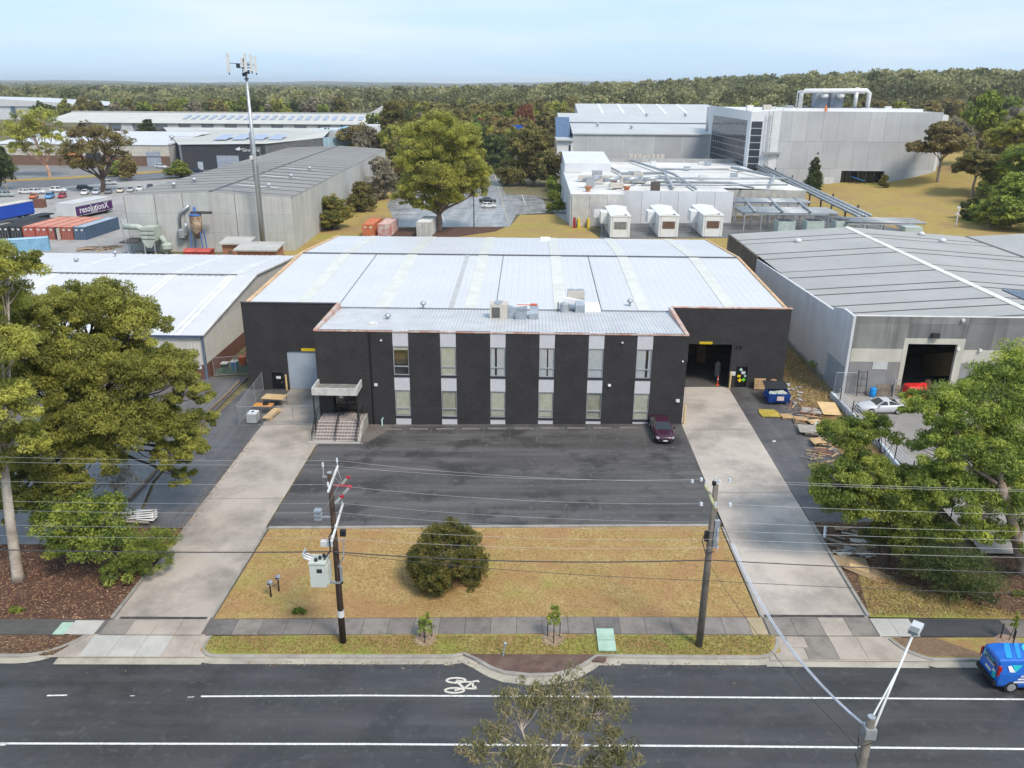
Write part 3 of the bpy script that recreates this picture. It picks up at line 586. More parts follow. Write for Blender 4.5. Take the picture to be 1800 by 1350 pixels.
for x0, x1, z0, z1 in ((-24.4, -22.9, 4.0, 4.28), (17.8, 19.15, 5.38, 5.62)):
    s = part(MB().box(x0, x1, WY-.06, WY-.01, z0, z1), 'clearance_sign', YEL, wh)
    text('sign_lettering', 'CLEARANCE 4.2M' if x0 > 0 else 'CLEARANCE 3.9M', .16, frameM(((x0+x1)/2, WY-.065, (z0+z1)/2), (1, 0, 0), (0, 0, 1)), DARKSILL, s)
BOLL = mat('pale_yellow_post', (.62, .45, .2), .7, var=.15, scale=3)
for x, y, z0, z1, lb in ((-26.3, WY-.25, -.55, 1.35, 'pale yellow guard post beside the grey roller door'), (21.35, WY-.28, .45, 2.4, 'pale yellow guard post between the open bay and the hazard-sign door'), (14.85, FY-.1, .3, 2.3, 'pale yellow guard post at the corner of the office by the maroon sedan')):
    solo(MB().lathe((x, y, z0), [(.1, 0), (.1, z1-z0-.06), (.07, z1-z0), (.01, z1-z0+.02)]).lathe((x, y, z0), [(.115, .0), (.115, .03), (.1, .04)]), 'guard_post', BOLL, lb, 'bollard', (x, y, z0))
# wall fittings
part(MB().tube([(-15.0, FY-.07, 9.2), (-15.0, FY-.07, -.3)], .06).box(-15.1, -14.9, FY-.12, FY, 8.9, 9.15).box(-15.08, -14.92, FY-.02, FY, 5, 5.05).box(-15.08, -14.92, FY-.02, FY, 2, 2.05), 'downpipe', BLK, wh)
FIT = mat('off_white_fitting', (.65, .64, .6), .5)
for px, py, s in ((670, 598, .16), (661, 676, .3), (1071, 677, .28), (1094, 602, .16), (1200, 635, .14), (1191, 704, .34)):
    p = atY(px, py, FY); part(MB().box(p.x-s/2, p.x+s/2, FY-.14, FY+.01, p.z-s/2*.8, p.z+s/2*.8).box(p.x-s/3, p.x+s/3, FY-.18, FY-.14, p.z-s/3, p.z), 'wall_light', FIT, wh)
for px, py in ((1297, 608), (1304, 608)): p = atY(px, py, WY); part(MB().box(p.x-.1, p.x+.1, WY-.2, WY, p.z-.09, p.z+.09), 'flood_light', DARKSILL, wh)
part(MB().tube([(-14.2, FY-.25, -.25), (-14.2, FY-.25, .45), (-14.1, FY-.05, .55)], .09, 8), 'vent_pipe', mat('pale_green_pipe', (.4, .55, .52), .5), wh)
for px, py in ((575, 633), (618, 633)): p = atY(px, py, FY); part(MB().box(p.x-.35, p.x+.35, FY-.012, FY+.01, p.z-.04, p.z+.04), 'air_brick', DARKSILL, wh)
# entrance: door, canopy, stairs
fl = .95
d = part(MB().box(-18.85, -18.75, FY+.5, FY+.6, fl, 3.35).box(-16.65, -16.55, FY+.5, FY+.6, fl, 3.35).box(-17.75, -17.65, FY+.5, FY+.6, fl, 3.35).box(-18.75, -17.75, FY+.5, FY+.6, 3.22, 3.35).box(-17.65, -16.65, FY+.5, FY+.6, 3.22, 3.35).box(-18.75, -17.75, FY+.5, FY+.6, fl, fl+.12).box(-17.65, -16.65, FY+.5, FY+.6, fl, fl+.12).box(-18.75, -17.75, FY+.5, FY+.6, 1.6, 1.7).box(-17.65, -16.65, FY+.5, FY+.6, 1.6, 1.7), 'entrance_door', BLK, wh)
DG = glassmat('dark_glass', (.015, .017, .018), .05)
for a, b in ((-18.75, -17.75), (-17.65, -16.65)):
    for z0, z1 in ((fl+.12, 1.6), (1.7, 3.22)): part(MB().box(a, b, FY+.54, FY+.56, z0, z1), 'pane', DG, d)
part(MB().box(-18.4, -18.0, FY+.52, FY+.535, 2.3, 2.65), 'notice', PAPER, d)
part(MB().box(-18.9, -16.5, FY+.3, FY+.9, 3.36, 3.5).box(-18.95, -18.86, FY+.3, FY+.9, fl, 3.36).box(-16.54, -16.45, FY+.3, FY+.9, fl, 3.36), 'porch_lining', BLACK, wh)
CNP = mat('weathered_white_canopy', (.5, .49, .46), .7, var=.15, scale=1.5, streak=.3); CX0, CX1, CY0 = -20.15, -15.95, 69.5
mb = MB(); mb.box(CX0, CX1, CY0, FY-.02, 3.75, 3.95); mb.box(CX0, CX1, CY0, CY0+.14, 3.95, 4.45); mb.box(CX0, CX0+.14, CY0+.14, FY-.02, 3.95, 4.45); mb.box(CX1-.14, CX1, CY0+.14, FY-.02, 3.95, 4.45)
can = part(mb, 'canopy', CNP, wh); part(MB().box(CX0+.15, CX1-.15, CY0+.15, FY-.03, 3.955, 3.98), 'canopy_membrane', mat('grey_membrane', (.2, .19, .17), .9, var=.25, scale=1.5), can)
TILE = mat('stair_tile', (.34, .29, .27), .75, var=.16, scale=2.2); JOINT = mat('dark_grout', (.09, .075, .07), .9); NOSE = mat('step_nosing', (.55, .5, .47), .7, var=.12, scale=3)
st = part(MB().box(-19.95, -15.85, 69.95, FY+.5, -.6, fl-.02), 'stair_base', JOINT, wh)
nst = 7; rise = (fl+.42)/nst; run = .3; sx0, sx1 = -19.9, -15.9
for i in range(nst):
    z1 = fl-i*rise; y1 = 69.95-(i-1)*run if i else FY-.0; y0 = 69.95-i*run if i else 69.95
    if i: mb = MB(); mb.box(sx0, sx1, y0, y1, -.6, z1-.012); part(mb, 'step', JOINT, st)
    rows = 1 if i else 6; wdt = (sx1-sx0)/14
    tl = MB()
    for r in range(rows):
        ya, yb = y0+(y1-y0)*r/rows, y0+(y1-y0)*(r+1)/rows
        for c in range(14):
            tl.box(sx0+c*wdt+.02, sx0+(c+1)*wdt-.02, ya+.03, yb-.015, z1-.011, z1+.004)
            if r == 0: tl.box(sx0+c*wdt+.02, sx0+(c+1)*wdt-.02, y0-.012, y0, z1-rise+.03, z1-.05)
    o = part(tl, 'tread_tiles', TILE, st); o['kind'] = 'stuff'
    part(MB().box(sx0, sx1, y0-.02, y0+.025, z1-.04, z1+.01), 'nosing', NOSE, st)
part(MB().prism([(67.95, -.5), (FY-.1, -.5), (FY-.1, 1.0), (69.95, 1.0), (67.95, -.15)], -15.83, -15.55, ax='x'), 'stair_wall', mat('grey_stair_wall', (.3, .28, .25), .85, var=.2, scale=2), wh)
part(MB().box(-20.3, -15.3, 67.55, 67.98, -.6, -.2), 'bottom_step', concmat('stair_concrete', (.38, .36, .33), .4), wh)
for x in (-20.05, -17.9, -15.95):
    mb = MB(); pts = [(x, 68.0, .6), (x, 69.95, 1.9), (x, 71.6, 1.9)]; mb.tube(pts, .035); mb.tube([(x, 68.0, .25), (x, 69.95, 1.5), (x, 71.6, 1.5)], .025)
    for (a, b, c), zb in zip(pts, (-.35, .95, .95)): mb.cyl((a, b, zb), (a, b, c), .03)
    for k in range(1, 7): mb.cyl((x, 68+k*.28, -.3+k*.18), (x, 68+k*.28, .6+k*.187), .014, n=5)
    part(mb, 'handrail', BLK, wh)
for x in (CX0+.08, CX1-.08): part(MB().box(x-.05, x+.05, CY0+.1, CY0+.2, -.4, 3.76), 'canopy_post', BLK, wh)
part(MB().prism([(-15.5, 67.6), (-14.6, 68.3), (-13.2, 71.2), (-13.2, FY-.02), (-15.5, FY-.02)], gz(-14.5)+.0, gz(-14.5)+.14, ax='z'), 'apron', concmat('apron_concrete', (.16, .14, .125), .6, gs=.6), wh)
part(MB().box(-13.1, FX1-.2, FY-.55, FY-.01, -.4, gz(-13.1)+.13), 'wall_apron', concmat('apron_concrete', (.16, .14, .125), .6), wh)

# rooftop air conditioners
BEIGE = mat('beige_enclosure', (.5, .46, .4), .6, var=.06); FANW = mat('fan_pale', (.62, .6, .58), .6); GRILL = mat('dark_grille', (.1, .095, .09), .7); DUCT = mat('duct_metal', (.36, .4, .44), .35, metal=.5, var=.1, scale=2); WDUCT = mat('white_duct', (.66, .66, .67), .6); RED = mat('red_tape', (.5, .09, .04), .6)
def aircon(px, py, label, flip):
    p = G(px, py, z=8.95); a = thing('air_conditioner', label, 'air conditioner', (p.x, p.y, 8.8)); x, y, z = p.x, p.y, 8.8
    if not flip:
        part(MB().box(x, x+1.75, y, y+1.4, z+.2, z+1.65), 'cabinet', BEIGE, a); part(MB().box(x+.2, x+1.0, y-.03, y, z+.3, z+1.35), 'coil_grille', GRILL, a)
        for k in (0, 1): part(MB().lathe((x+.8+.05*k, y+.38+.65*k, z+1.65), [(.42, 0), (.4, .08), (.3, .1), (.05, .05)], 16), 'fan', GALV, a, smooth=False)
        part(MB().box(x+.1, x+.2, y-.02, y+1.42, z, z+.2).box(x+1.4, x+1.5, y-.02, y+1.42, z, z+.2), 'skid', DARKSILL, a)
        part(MB().prism([(x+1.75, z+.9), (x+2.6, z+.6), (x+3.7, z+.7), (x+3.7, z+1.3), (x+2.6, z+1.15), (x+1.75, z+1.45)], y+.3, y+.9), 'duct', DUCT, a)
        part(MB().box(x+2.55, x+3.6, y-.25, y+.2, z+.1, z+.95), 'fan_box', DUCT, a); part(MB().box(x+1.8, x+2.5, y+.15, y+.7, z+.05, z+.8), 'plenum', DUCT, a)
        part(MB().box(x+2.6, x+4.75, y+.75, y+1.35, z+1.32, z+1.42), 'duct_top', WDUCT, a); part(MB().box(x+2.7, x+4.0, y+.8, y+.9, z+1.42, z+1.48).box(x+4.0, x+4.7, y+.7, y+1.2, z+1.425, z+1.5), 'tape', RED, a)
        mb = MB(); prof = [(y-.1, z), (y+1.3, z), (y+1.3, z+1.4), (y+.6, z+1.4), (y+.1, z+1.2), (y-.1, z+.8)]; part(mb.prism(prof, x+3.95, x+4.8, ax='x'), 'elbow_duct', DUCT, a)
    else:
        part(MB().box(x+.75, x+2.5, y+.9, y+2.2, z+.9, z+2.0), 'cabinet', BEIGE, a)
        for k in (0, 1): part(MB().lathe((x+1.15+.9*k, y+1.55, z+2.0), [(.42, 0), (.4, .08), (.3, .1), (.05, .05)], 16), 'fan', GALV, a)
        part(MB().lathe((x+.45, y+.35, z), [(.48, 0), (.5, .5), (.5, .85), (.3, .98), (.02, 1.0)], 16), 'fan_drum', GALV, a, smooth=False)
        part(MB().prism([(x+.4, z+1.0), (x+1.6, z+.8), (x+2.5, z+.8), (x+2.5, z+1.25), (x+1.4, z+1.3), (x+.4, z+1.45)], y+.3, y+.9), 'duct', WDUCT, a)
        part(MB().prism([(y-.15, z), (y+.9, z), (y+.9, z+1.3), (y+.4, z+1.25), (y-.15, z+.8)], x+1.55, x+2.5, ax='x'), 'elbow_duct', DUCT, a)
        part(MB().box(x+.7, x+.85, y+1, y+2.1, z-.1, z+.9).box(x+2.3, x+2.45, y+1, y+2.1, z-.1, z+.9), 'stand', DARKSILL, a)
        part(MB().cyl((x-.25, y, z-.1), (x-.25, y, z+1.1), .05).box(x-.3, x-.2, y-.05, y+.05, z+1.0, z+1.1), 'post', DARKSILL, a)
        part(MB().box(x+2.55, x+4.2, y+.4, y+3.6, z-.05, z+.22), 'white_cover', mat('fresh_white_sheet', (.8, .8, .8), .5), a)
    return a
aircon(861, 561, 'rooftop air conditioner with beige cabinet and red-taped duct on the office roof', False)
aircon(985, 547, 'rooftop air conditioner with round fan drum and white sheet cover on the main roof edge', True)

# things inside the open bay
CARD = mat('cardboard', (.2, .12, .06), .85); POLY = mat('plastic_wrap', (.35, .36, .36), .4)
t = thing('parked_truck', 'small white truck parked inside the dark open warehouse bay', 'truck', (17.0, 88.5, .5))
part(MB().box(16.1, 18.0, 88, 89.6, 1.3, 2.2), 'cab', mat('cream_truck', (.5, .48, .4), .4), t); part(MB().box(16.2, 17.9, 87.96, 88, 2.2, 3.2).box(16.1, 18, 88, 89.6, 2.2, 3.3), 'windscreen', DG, t); part(MB().box(16.1, 18, 87.85, 88.02, .8, 1.3), 'bumper', DARKSILL, t)
part(MB().box(16.05, 18.05, 89.7, 94, 1.2, 3.6), 'tray_box', mat('cream_truck', (.5, .48, .4), .4), t)
for xx in (16.15, 17.95): part(MB().cyl((xx-.12, 88.7, .95), (xx+.12, 88.7, .95), .45, n=14), 'wheel', DARKSILL, t)
PALW = mat('pallet_timber', (.5, .33, .17), .85, var=.2, scale=1.5, fine=.15, fscale=10); PALG = mat('grey_pallet_timber', (.2, .165, .13), .9, var=.25, scale=1.5)
def pallet_proto(m, wd=1.165, dp=1.165):
    """built flat, origin at base centre"""
    r = thing('pallet', '-', 'pallet')
    for i in range(7): part(MB().box(-wd/2, wd/2, -dp/2+i*dp/7+.015, -dp/2+(i+1)*dp/7-.025, .122, .142), 'top_slat', m, r)
    for x in (-wd/2+.04, 0, wd/2-.04): part(MB().box(x-.04, x+.04, -dp/2, dp/2, .02, .121), 'bearer', m, r)
    for y in (-dp/2+.08, 0, dp/2-.08): part(MB().box(-wd/2, wd/2, y-.06, y+.06, 0, .019), 'bottom_slat', m, r)
    return r
PP, PG = pallet_proto(PALW), pallet_proto(PALG); used = {}
def place_pallet(proto, loc, rot, label, group=None):
    o = proto if not used.get(proto.name) else copy_tree(proto); used[proto.name] = 1
    o.location = loc; o.rotation_euler = rot; tag(o, label, 'pallet', group); return o
for k, (x, y, hh) in enumerate(((19.9, 90.5, 1.9), (19.9, 94, 1.4))):
    place_pallet(PG, (x, y, .5), (0, 0, .05), ('grey pallet carrying the taller load of cartons inside the open bay', 'grey pallet carrying the lower load of cartons deep inside the open bay')[k])
    solo(MB().box(x-.5, x+.5, y-.5, y+.5, .645, .645+hh).box(x-.45, x+.52, y-.52, y+.4, .65, .645+hh*.6), 'carton_load', CARD, ('tall stack of brown cartons on a pallet inside the open bay', 'lower stack of brown cartons deep inside the open bay')[k], 'cartons', (x, y, .645))
solo(MB().lathe((20.9, 85.6, .5), [(.3, 0), (.34, .5), (.3, 1.0), (.36, 1.3), (.1, 1.7)], 10), 'wrapped_bundle', POLY, 'grey plastic-wrapped bundle just inside the open bay', 'bundle', (20.9, 85.6, .5))
t = thing('safety_bollard', 'red flexible safety post with white band inside the open bay', 'bollard', (20.3, 82.6, .5))
part(MB().cyl((20.3, 82.6, .5), (20.3, 82.6, 1.55), .07).lathe((20.3, 82.6, .5), [(.22, 0), (.2, .06), (.07, .1)]), 'post', mat('safety_red', (.6, .08, .03), .5), t); part(MB().cyl((20.3, 82.6, 1.1), (20.3, 82.6, 1.3), .074), 'band', PAPER, t)
# ============================================================ NEIGHBOURING BUILDINGS
WMET = mat('white_metal_roof', (.55, .55, .56), .4, var=.04, scale=.15); STRIPW = mat('white_translucent_sheet', (.66, .66, .65), .4)
RIDG = mat('weathered_ridge', (.12, .12, .12), .7, var=.4, scale=2)
def spin_vent(parent, x, y, z, s=1.):
    part(MB().cyl((x, y, z-.1), (x, y, z+.25*s), .16*s).lathe((x, y, z+.2*s), [(.05, 0), (.32*s, .06*s), (.38*s, .22*s), (.25*s, .4*s), (.02, .46*s)], 10), 'roof_vent', GALV, parent, smooth=True)
# ---- white-roofed shed on the left
lb = thing('white_roofed_shed', 'white-roofed shed with cream cladding and brick base beside the big gum', 'shed', (-36, 86, -.75))
LX0, LX1, LYF, LYR, LYB, LE, LR = -92, -36.4, 85.2, 104.6, 124.5, 4.45, 6.9
for ya, za, yb, zb in ((LYF-.25, LE, LYR, LR), (LYR, LR, LYB, 5.5)):
    mb = MB(); ribbed(mb, LX0, LX1+.1, [(ya, za), (yb, zb)], .8, .14, .05); part(mb, 'roof', WMET, lb, fix=False)
    for px in (105, 210, 315, 420):
        x = G(px, 478, z=6.8).x; e = .05; part(MB().quad((x-.6, ya, za+e), (x+.6, ya, za+e), (x+.6, yb, zb+e), (x-.6, yb, zb+e)), 'roof_strip', STRIPW, lb, fix=False)
part(MB().prism([(LYR-.3, LR+.0), (LYR, LR+.14), (LYR+.3, LR+.0), (LYR, LR+.06)], LX0, LX1-2.5, ax='x'), 'ridge_cap', RIDG, lb)
CREAM = mat('cream_cladding', (.52, .5, .45), .6, var=.06, scale=.5, streak=.2)
mb = MB(); ribbed(mb, LX0, LX1, [(1.05, 0), (LE-.1, 0)], .4, .1, .03); mb.v = [(x, LYF+z, y) for x, y, z in mb.v]; part(mb, 'front_cladding', CREAM, lb, fix=False)
mb = MB(); ribbed(mb, LYF, LYB, [(1.1, 0), (LE+.1, 0)], .4, .1, .03); mb.v = [(LX1+z, x, y) for x, y, z in mb.v]
mb.add([(LX1-.01, LYF, LE), (LX1-.01, LYB, LE), (LX1-.01, LYB, 5.4), (LX1-.01, LYR, LR-.02)], [(0, 1, 2, 3)]); part(mb, 'side_cladding', CREAM, lb, fix=False)
RBRK = brickmat('red_brown_brick', (.16, .075, .055), (1.5, 1.5, 1.5))
part(MB().box(LX0, LX1-.05, LYF+.05, LYF+.3, -1.3, 1.07).box(LX1-.3, LX1-.02, LYF+.3, LYB, -1.3, 1.07), 'brick_base', RBRK, lb)
part(MB().box(LX0, LX1+.12, LYF-.32, LYF-.12, LE-.12, LE+.1), 'gutter', mat('blue_gutter', (.06, .08, .13), .5), lb); part(MB().box(LX1-.15, LX1+.1, LYF-.12, LYF+.1, -.7, LE), 'corner_flashing', mat('blue_grey_trim', (.12, .15, .2), .5), lb)
part(MB().box(LX1-.1, LX1+.25, LYF, LYB, LE-.05, LE+.12) if False else MB().prism([(LYF, LE+.02), (LYR, LR+.02), (LYB, 5.5), (LYB, 5.75), (LYR, LR+.2), (LYF, LE+.2)], LX1, LX1+.22, ax='x'), 'barge_flashing', mat('pale_flashing', (.6, .58, .55), .6), lb)
for x0, x1 in ((-47.0, -44.4), (-58, -54)): d = part(MB().box(x0, x1, LYF-.06, LYF+.02, -1.1, 3.4), 'roller_door', mat('dark_shutter', (.1, .12, .14), .6), lb)
s = part(MB().box(-40.2, -38.6, LYF-.07, LYF-.02, 2.2, 3.0), 'unit_sign', mat('white_sign', (.7, .7, .7), .6), lb); text('sign_lettering', 'UNIT 3', .3, frameM((-39.4, LYF-.075, 2.6), (1, 0, 0), (0, 0, 1)), DARKSILL, s)
part(MB().box(-37.6, -36.9, LYF-.02, LYF+.04, .55, .95), 'meter_box', PAPER, lb)
for px, py in ((135, 462), (203, 449)): p = G(px, py, z=6); spin_vent(lb, p.x, p.y, 6.1)
# ---- grey concrete warehouse on the right
rb = thing('grey_warehouse', 'grey tilt-panel warehouse with a ribbed grey roof and a dark open doorway', 'warehouse', (45, 79, 1.2))
GX0, GX1, GYF, GYB, GT = 32.15, 92, 78.7, 133.5, 9.45
TP = [mat('tilt_panel_grey_%d' % i, c, .85, var=.1, scale=.5, streak=.75, spec=.2) for i, c in enumerate([(.2, .2, .195), (.235, .235, .225), (.18, .18, .18)])]
TPC = mat('tilt_panel_cream', (.5, .48, .41), .8, var=.08, scale=.5, streak=.3); TPL = mat('tilt_panel_lower', (.25, .245, .24), .8, var=.12, scale=.4, streak=.3)
DX0, DX1, DT2 = 38.0, 42.9, 6.65
def fp(x0, x1, z0, z1, m, y=0.): part(MB().box(x0+.012, x1-.012, GYF+y, GYF+.3, z0, z1-.012), 'wall_panel', m, rb)
joints = [GX0+.3, 38.4-.55, 43.6, 50, 56.5, 63, 70, 80, GX1]
for i, (a, b) in enumerate(zip(joints, joints[1:])):
    fp(a, b, 8.75, GT, TP[i % 3])
    if i == 1: fp(a, b, 7.25, 8.75, TP[(i+1) % 3]); continue
    fp(a, b, 6.1 if i else 6.05, 8.75, TP[(i+1) % 3]); fp(a, b, 4.7, 6.1, TPC, -.02); fp(a, b, 0, 4.7, TPL)
part(MB().box(DX0-.45, DX0, GYF-.04, GYF+.3, .5, 7.24).box(DX1, DX1+.7, GYF-.04, GYF+.3, .5, 7.24).box(DX0, DX1, GYF-.04, GYF+.3, DT2, 7.24), 'door_frame', TPC, rb)
part(MB().box(34.8, 36.3, GYF-.05, GYF-.01, 3.9, 4.7), 'blank_sign', mat('grey_sign', (.45, .45, .45), .6), rb)
part(MB().box(40.1, 40.8, GYF-.4, GYF-.04, 7.35, 7.85), 'door_light', DARKSILL, rb); part(MB().box(40.15, 40.75, GYF-.38, GYF-.06, 7.28, 7.36), 'lamp_lens', BEIGE, rb)
for x, z in ((43.0, 6.2), (45.2, 6.1), (42.9, 9.2)): part(MB().box(x-.15, x+.15, GYF-.25, GYF, z-.12, z+.12), 'camera_box', FIT, rb)
WSH = mat('whitewashed_panel', (.56, .56, .58), .8, var=.06, scale=.4, streak=.25); DKP = mat('unpainted_dark_panel', (.14, .115, .09), .9, var=.3, scale=.5, streak=.8)
def lw(y0, y1, z0, zt0, zt1, m): part(MB().prism([(y0+.015, z0), (y1-.015, z0), (y1-.015, zt1), (y0+.015, zt0)], GX0, GX0+.28, ax='x'), 'wall_panel', m, rb)
lw(GYF, 81.6, -.3, GT, 9.5, WSH); lw(81.6, 84.2, -.3, 9.45, 8.95, WSH)
for y in range(6): lw(84.2+y*5.2, 84.2+(y+1)*5.2, -.3, 8.6-y*.16, 8.6-(y+1)*.16, WSH)
for y in range(4): lw(115.4+y*4.5, 115.4+(y+1)*4.5, -.3, 8.0, 8.0, DKP)
part(MB().box(GX0-.02, GX0-.001, GYF+.3, 84.0, .3, 4.0), 'grey_paint_patch', mat('blue_grey_paint', (.3, .34, .4), .8, streak=.2), rb)
part(MB().prism([(84.2, .5), (110, .5), (110, 1.3), (84.2, 1.3)], GX0-.35, GX0-.02, ax='x'), 'footing', concmat('footing_concrete', (.25, .24, .22), .5), rb)
GROOF = mat('grey_metal_roof', (.34, .335, .32), .5, var=.06, scale=.2, spec=.4); RX = 51.2
zr = lambda x: 8.0+1.35*(x-GX0)/(RX-GX0) if x < RX else 9.35-1.35*(x-RX)/(70.5-RX)
for a, b in ((GX0+.28, RX), (RX, 70.5)):
    mb = MB(); ribbed(mb, GYF+.3, GYB, [(a, zr(a)), (b, zr(b))], .6, .1, .025, ax='y'); part(mb, 'roof', GROOF, rb, fix=False)
mb = MB(); ribbed(mb, GYF+.3, GYB, [(70.5, 8.0), (GX1, 9.4)], .6, .1, .025, ax='y'); part(mb, 'roof', GROOF, rb, fix=False)
LAP = mat('dark_lap_line', (.09, .085, .08), .7)
for y in (80.6, 84.6, 87.6, 92.6, 95.4, 101.5, 104.8, 113, 116.6, 124.5, 127.8):
    mb = MB(); w2 = .13; e = .04
    for a, b in ((GX0+.3, RX-.4), (RX+.4, 70.3)): mb.add([(a, y-w2, zr(a)+e), (a, y+w2, zr(a)+e), (b, y+w2, zr(b)+e), (b, y-w2, zr(b)+e)], [(0, 1, 2, 3)])
    part(mb, 'lap_line', LAP, rb, fix=False)
part(MB().prism([(RX-.45, 9.37), (RX, 9.5), (RX+.45, 9.37), (RX, 9.4)], GYF+.4, GYB), 'ridge_skylight', mat('cream_ridge', (.72, .7, .62), .5), rb)
part(MB().box(70.2, 70.8, GYF+.3, GYB, 7.9, 8.06), 'valley_gutter', LAP, rb); part(MB().box(GX0, GX1, GYB, GYB+.25, 0, 7.9), 'back_wall', TPL, rb)
part(MB().box(GX0+.3, GX1, GYF+.31, GYB, .4, 1.19), 'floor', concmat('warehouse_floor', (.09, .085, .08), .5), rb)
part(MB().box(GX1-.2, GX1, GYF+.3, GYB, 1, 9.3), 'side_wall', TPL, rb)
part(MB().box(GX0+.3, GX1, GYF+.02, GYF+.35, GT, GT+.05), 'coping', mat('pale_flashing', (.6, .58, .55), .6), rb)
for px, py in ((1403, 422), (1657, 421), (1620, 410)): p = G(px, py, z=8.9); part(MB().lathe((p.x, p.y, zr(p.x)), [(.5, 0), (.55, .3), (.3, .55), (.02, .6)]), 'roof_dome', WMET, rb, smooth=True)
PV = mat('solar_cell', (.03, .045, .09), .2, var=.1, scale=3, spec=.6)
sp = thing('solar_array', 'block of dark solar panels on the grey ribbed roof beyond the cream ridge strip', 'solar panels', (56, 87, 9))
for i in range(4):
    for j in range(5):
        x0, y0 = 53.6+i*1.05, 83.0+j*1.75; z0, z1 = zr(x0)+.12, zr(x0+1)+.12
        part(MB().add([(x0, y0, z0), (x0+1, y0, z1), (x0+1, y0+1.68, z1), (x0, y0+1.68, z0), (x0, y0, z0-.05), (x0+1, y0, z1-.05), (x0+1, y0+1.68, z1-.05), (x0, y0+1.68, z0-.05)], [(0, 1, 2, 3), (0, 4, 5, 1), (1, 5, 6, 2), (2, 6, 7, 3), (3, 7, 4, 0)]), 'panel', PV, sp)
# contents of the doorway
solo(MB().obox((43.5, 82.5, 3.2), (1.2, 5.5, 2.4), rx=-.35), 'leaning_boards', mat('brown_board', (.13, .095, .04), .8), 'stack of brown boards leaning just inside the grey warehouse doorway', 'boards', (43.5, 82.5, 1.2)).scale = (.55, 1, 1)
for x, y, sz, m, lb_ in ((40.9, 80.2, .5, POLY, 'white plastic sack on the floor of the grey warehouse doorway'), (41.7, 80.6, .65, CARD, 'brown carton on the floor of the grey warehouse doorway'), (42.4, 80.1, .5, mat('pink_board', (.5, .38, .38), .7), 'pale pink board piece at the edge of the grey warehouse doorway')):
    solo(MB().lathe((x, y, 1.19), [(sz*.7, 0), (sz*.8, sz*.5), (sz*.6, sz*1.3), (sz*.15, sz*1.6)], 7), 'sack' if m is POLY else 'carton' if m is CARD else 'board_offcut', m, lb_, 'clutter', (x, y, 1.19))
# raised concrete yard and its retaining wall
PADM = concmat('raised_yard_concrete', (.3, .275, .25), .45, gs=.15)
pad = struct(MB().add([(31.35, 49, .85), (95, 49, 1.2), (95, GYF+.1, 1.2), (31.35, GYF+.1, 1.2), (31.35, 60, 1.2), (95, 60, 1.2)], [(0, 1, 5, 4), (4, 5, 2, 3)]).build('raised_yard', PADM, None, fix=False))
rw = thing('retaining_wall', 'pale painted retaining wall holding up the raised yard beside the timber pile', 'retaining wall', (31.2, 70, .6))
part(MB().prism([(60, .3), (GYF+.2, .3), (GYF+.2, 1.32), (66, 1.32), (60, .95)], 31.05, 31.35, ax='x'), 'wall', mat('pale_blue_wall', (.5, .54, .58), .8, streak=.4), rw)
# ============================================================ BACKGROUND BUILDINGS
# ---- grey panel warehouse behind the white shed
PW = [mat('pale_tilt_panel_%d' % i, c, .85, var=.07, scale=.3, streak=.35) for i, c in enumerate([(.44, .45, .425), (.47, .47, .45), (.45, .445, .425)])]
b1 = thing('panel_warehouse', 'pale grey concrete panel warehouse with dark-lined grey roof beside the phone mast', 'warehouse', (-47.4, 161, -1.2))
jx = [-80.4, -74.4, -68.9, -58.6, -47.4]; top = lambda x: 9.8+.75*(x+80.4)/17.1 if x < -63.3 else 10.55-.95*(x+63.3)/15.9
for i, (a, b) in enumerate(zip(jx, jx[1:])):
    for z0, z1 in ((-1.3, 2.6), (2.6, 6.3), (6.3, None)):
        q = [(a+.06, z0), (b-.06, z0)]+([(b-.06, z1-.02), (a+.06, z1-.02)] if z1 else [(b-.06, top(b)), (a+.06, top(a))] if not a < -63.3 < b else [(b-.06, top(b)), (-63.3, 10.55), (a+.06, top(a))])
        part(MB().prism(q, 161, 161.25), 'wall_panel', PW[(i+(z0 > 5)) % 3], b1)
    part(MB().box(a-.07, a+.07, 161.06, 161.2, -1.2, top(a)-.1), 'joint', LAP, b1)
for k in range(16):
    y0 = 161.3+k*7.7; part(MB().box(-47.65, -47.4, y0+.04, y0+7.66, -1.3, 9.6), 'wall_panel', PW[k % 3], b1)
part(MB().box(-80.4, -80.15, 161.3, 284.5, -1.3, 9.6).box(-80, -47.7, 284.3, 284.5, -1, 9.4), 'rear_wall', PW[0], b1)
GR2 = mat('grey_brown_roof', (.24, .23, .215), .6, var=.07, scale=.1)
for a, b in ((-80.5, -63.3), (-63.3, -47.3)):
    mb = MB(); ribbed(mb, 161.0, 284.5, [(a, top(a)+.03), (b, top(b)+.03)], 1.2, .15, .03, ax='y'); part(mb, 'roof', GR2, b1, fix=False)
for k in range(20):
    y = 163.5+k*6.1; mb = MB()
    for a, b in ((-80.3, -63.4), (-63.2, -47.5)): mb.add([(a, y-.25, top(a)+.09), (a, y+.25, top(a)+.09), (b, y+.25, top(b)+.09), (b, y-.25, top(b)+.09)], [(0, 1, 2, 3)])
    part(mb, 'lap_line', LAP, b1, fix=False)
part(MB().prism([(-63.7, 10.58), (-63.3, 10.75), (-62.9, 10.58)], 161.1, 284), 'ridge_cap', mat('dark_ridge', (.08, .08, .085), .6), b1)
for y in (172, 190, 208): part(MB().add([(x, yy, top(x)+.14) for x, yy in ((-61.5, y), (-53, y), (-53, y+.9), (-61.5, y+.9))], [(0, 1, 2, 3)]), 'skylight', STRIPW, b1, fix=False); spin_vent(b1, -55, y+.5, 10.1, 1.5)
for px, py in ((310, 330), (347, 322)): p = G(px, py, z=10); spin_vent(b1, p.x, p.y, top(p.x)+.1, 1.7)
b1.rotation_euler = (0, 0, .022)
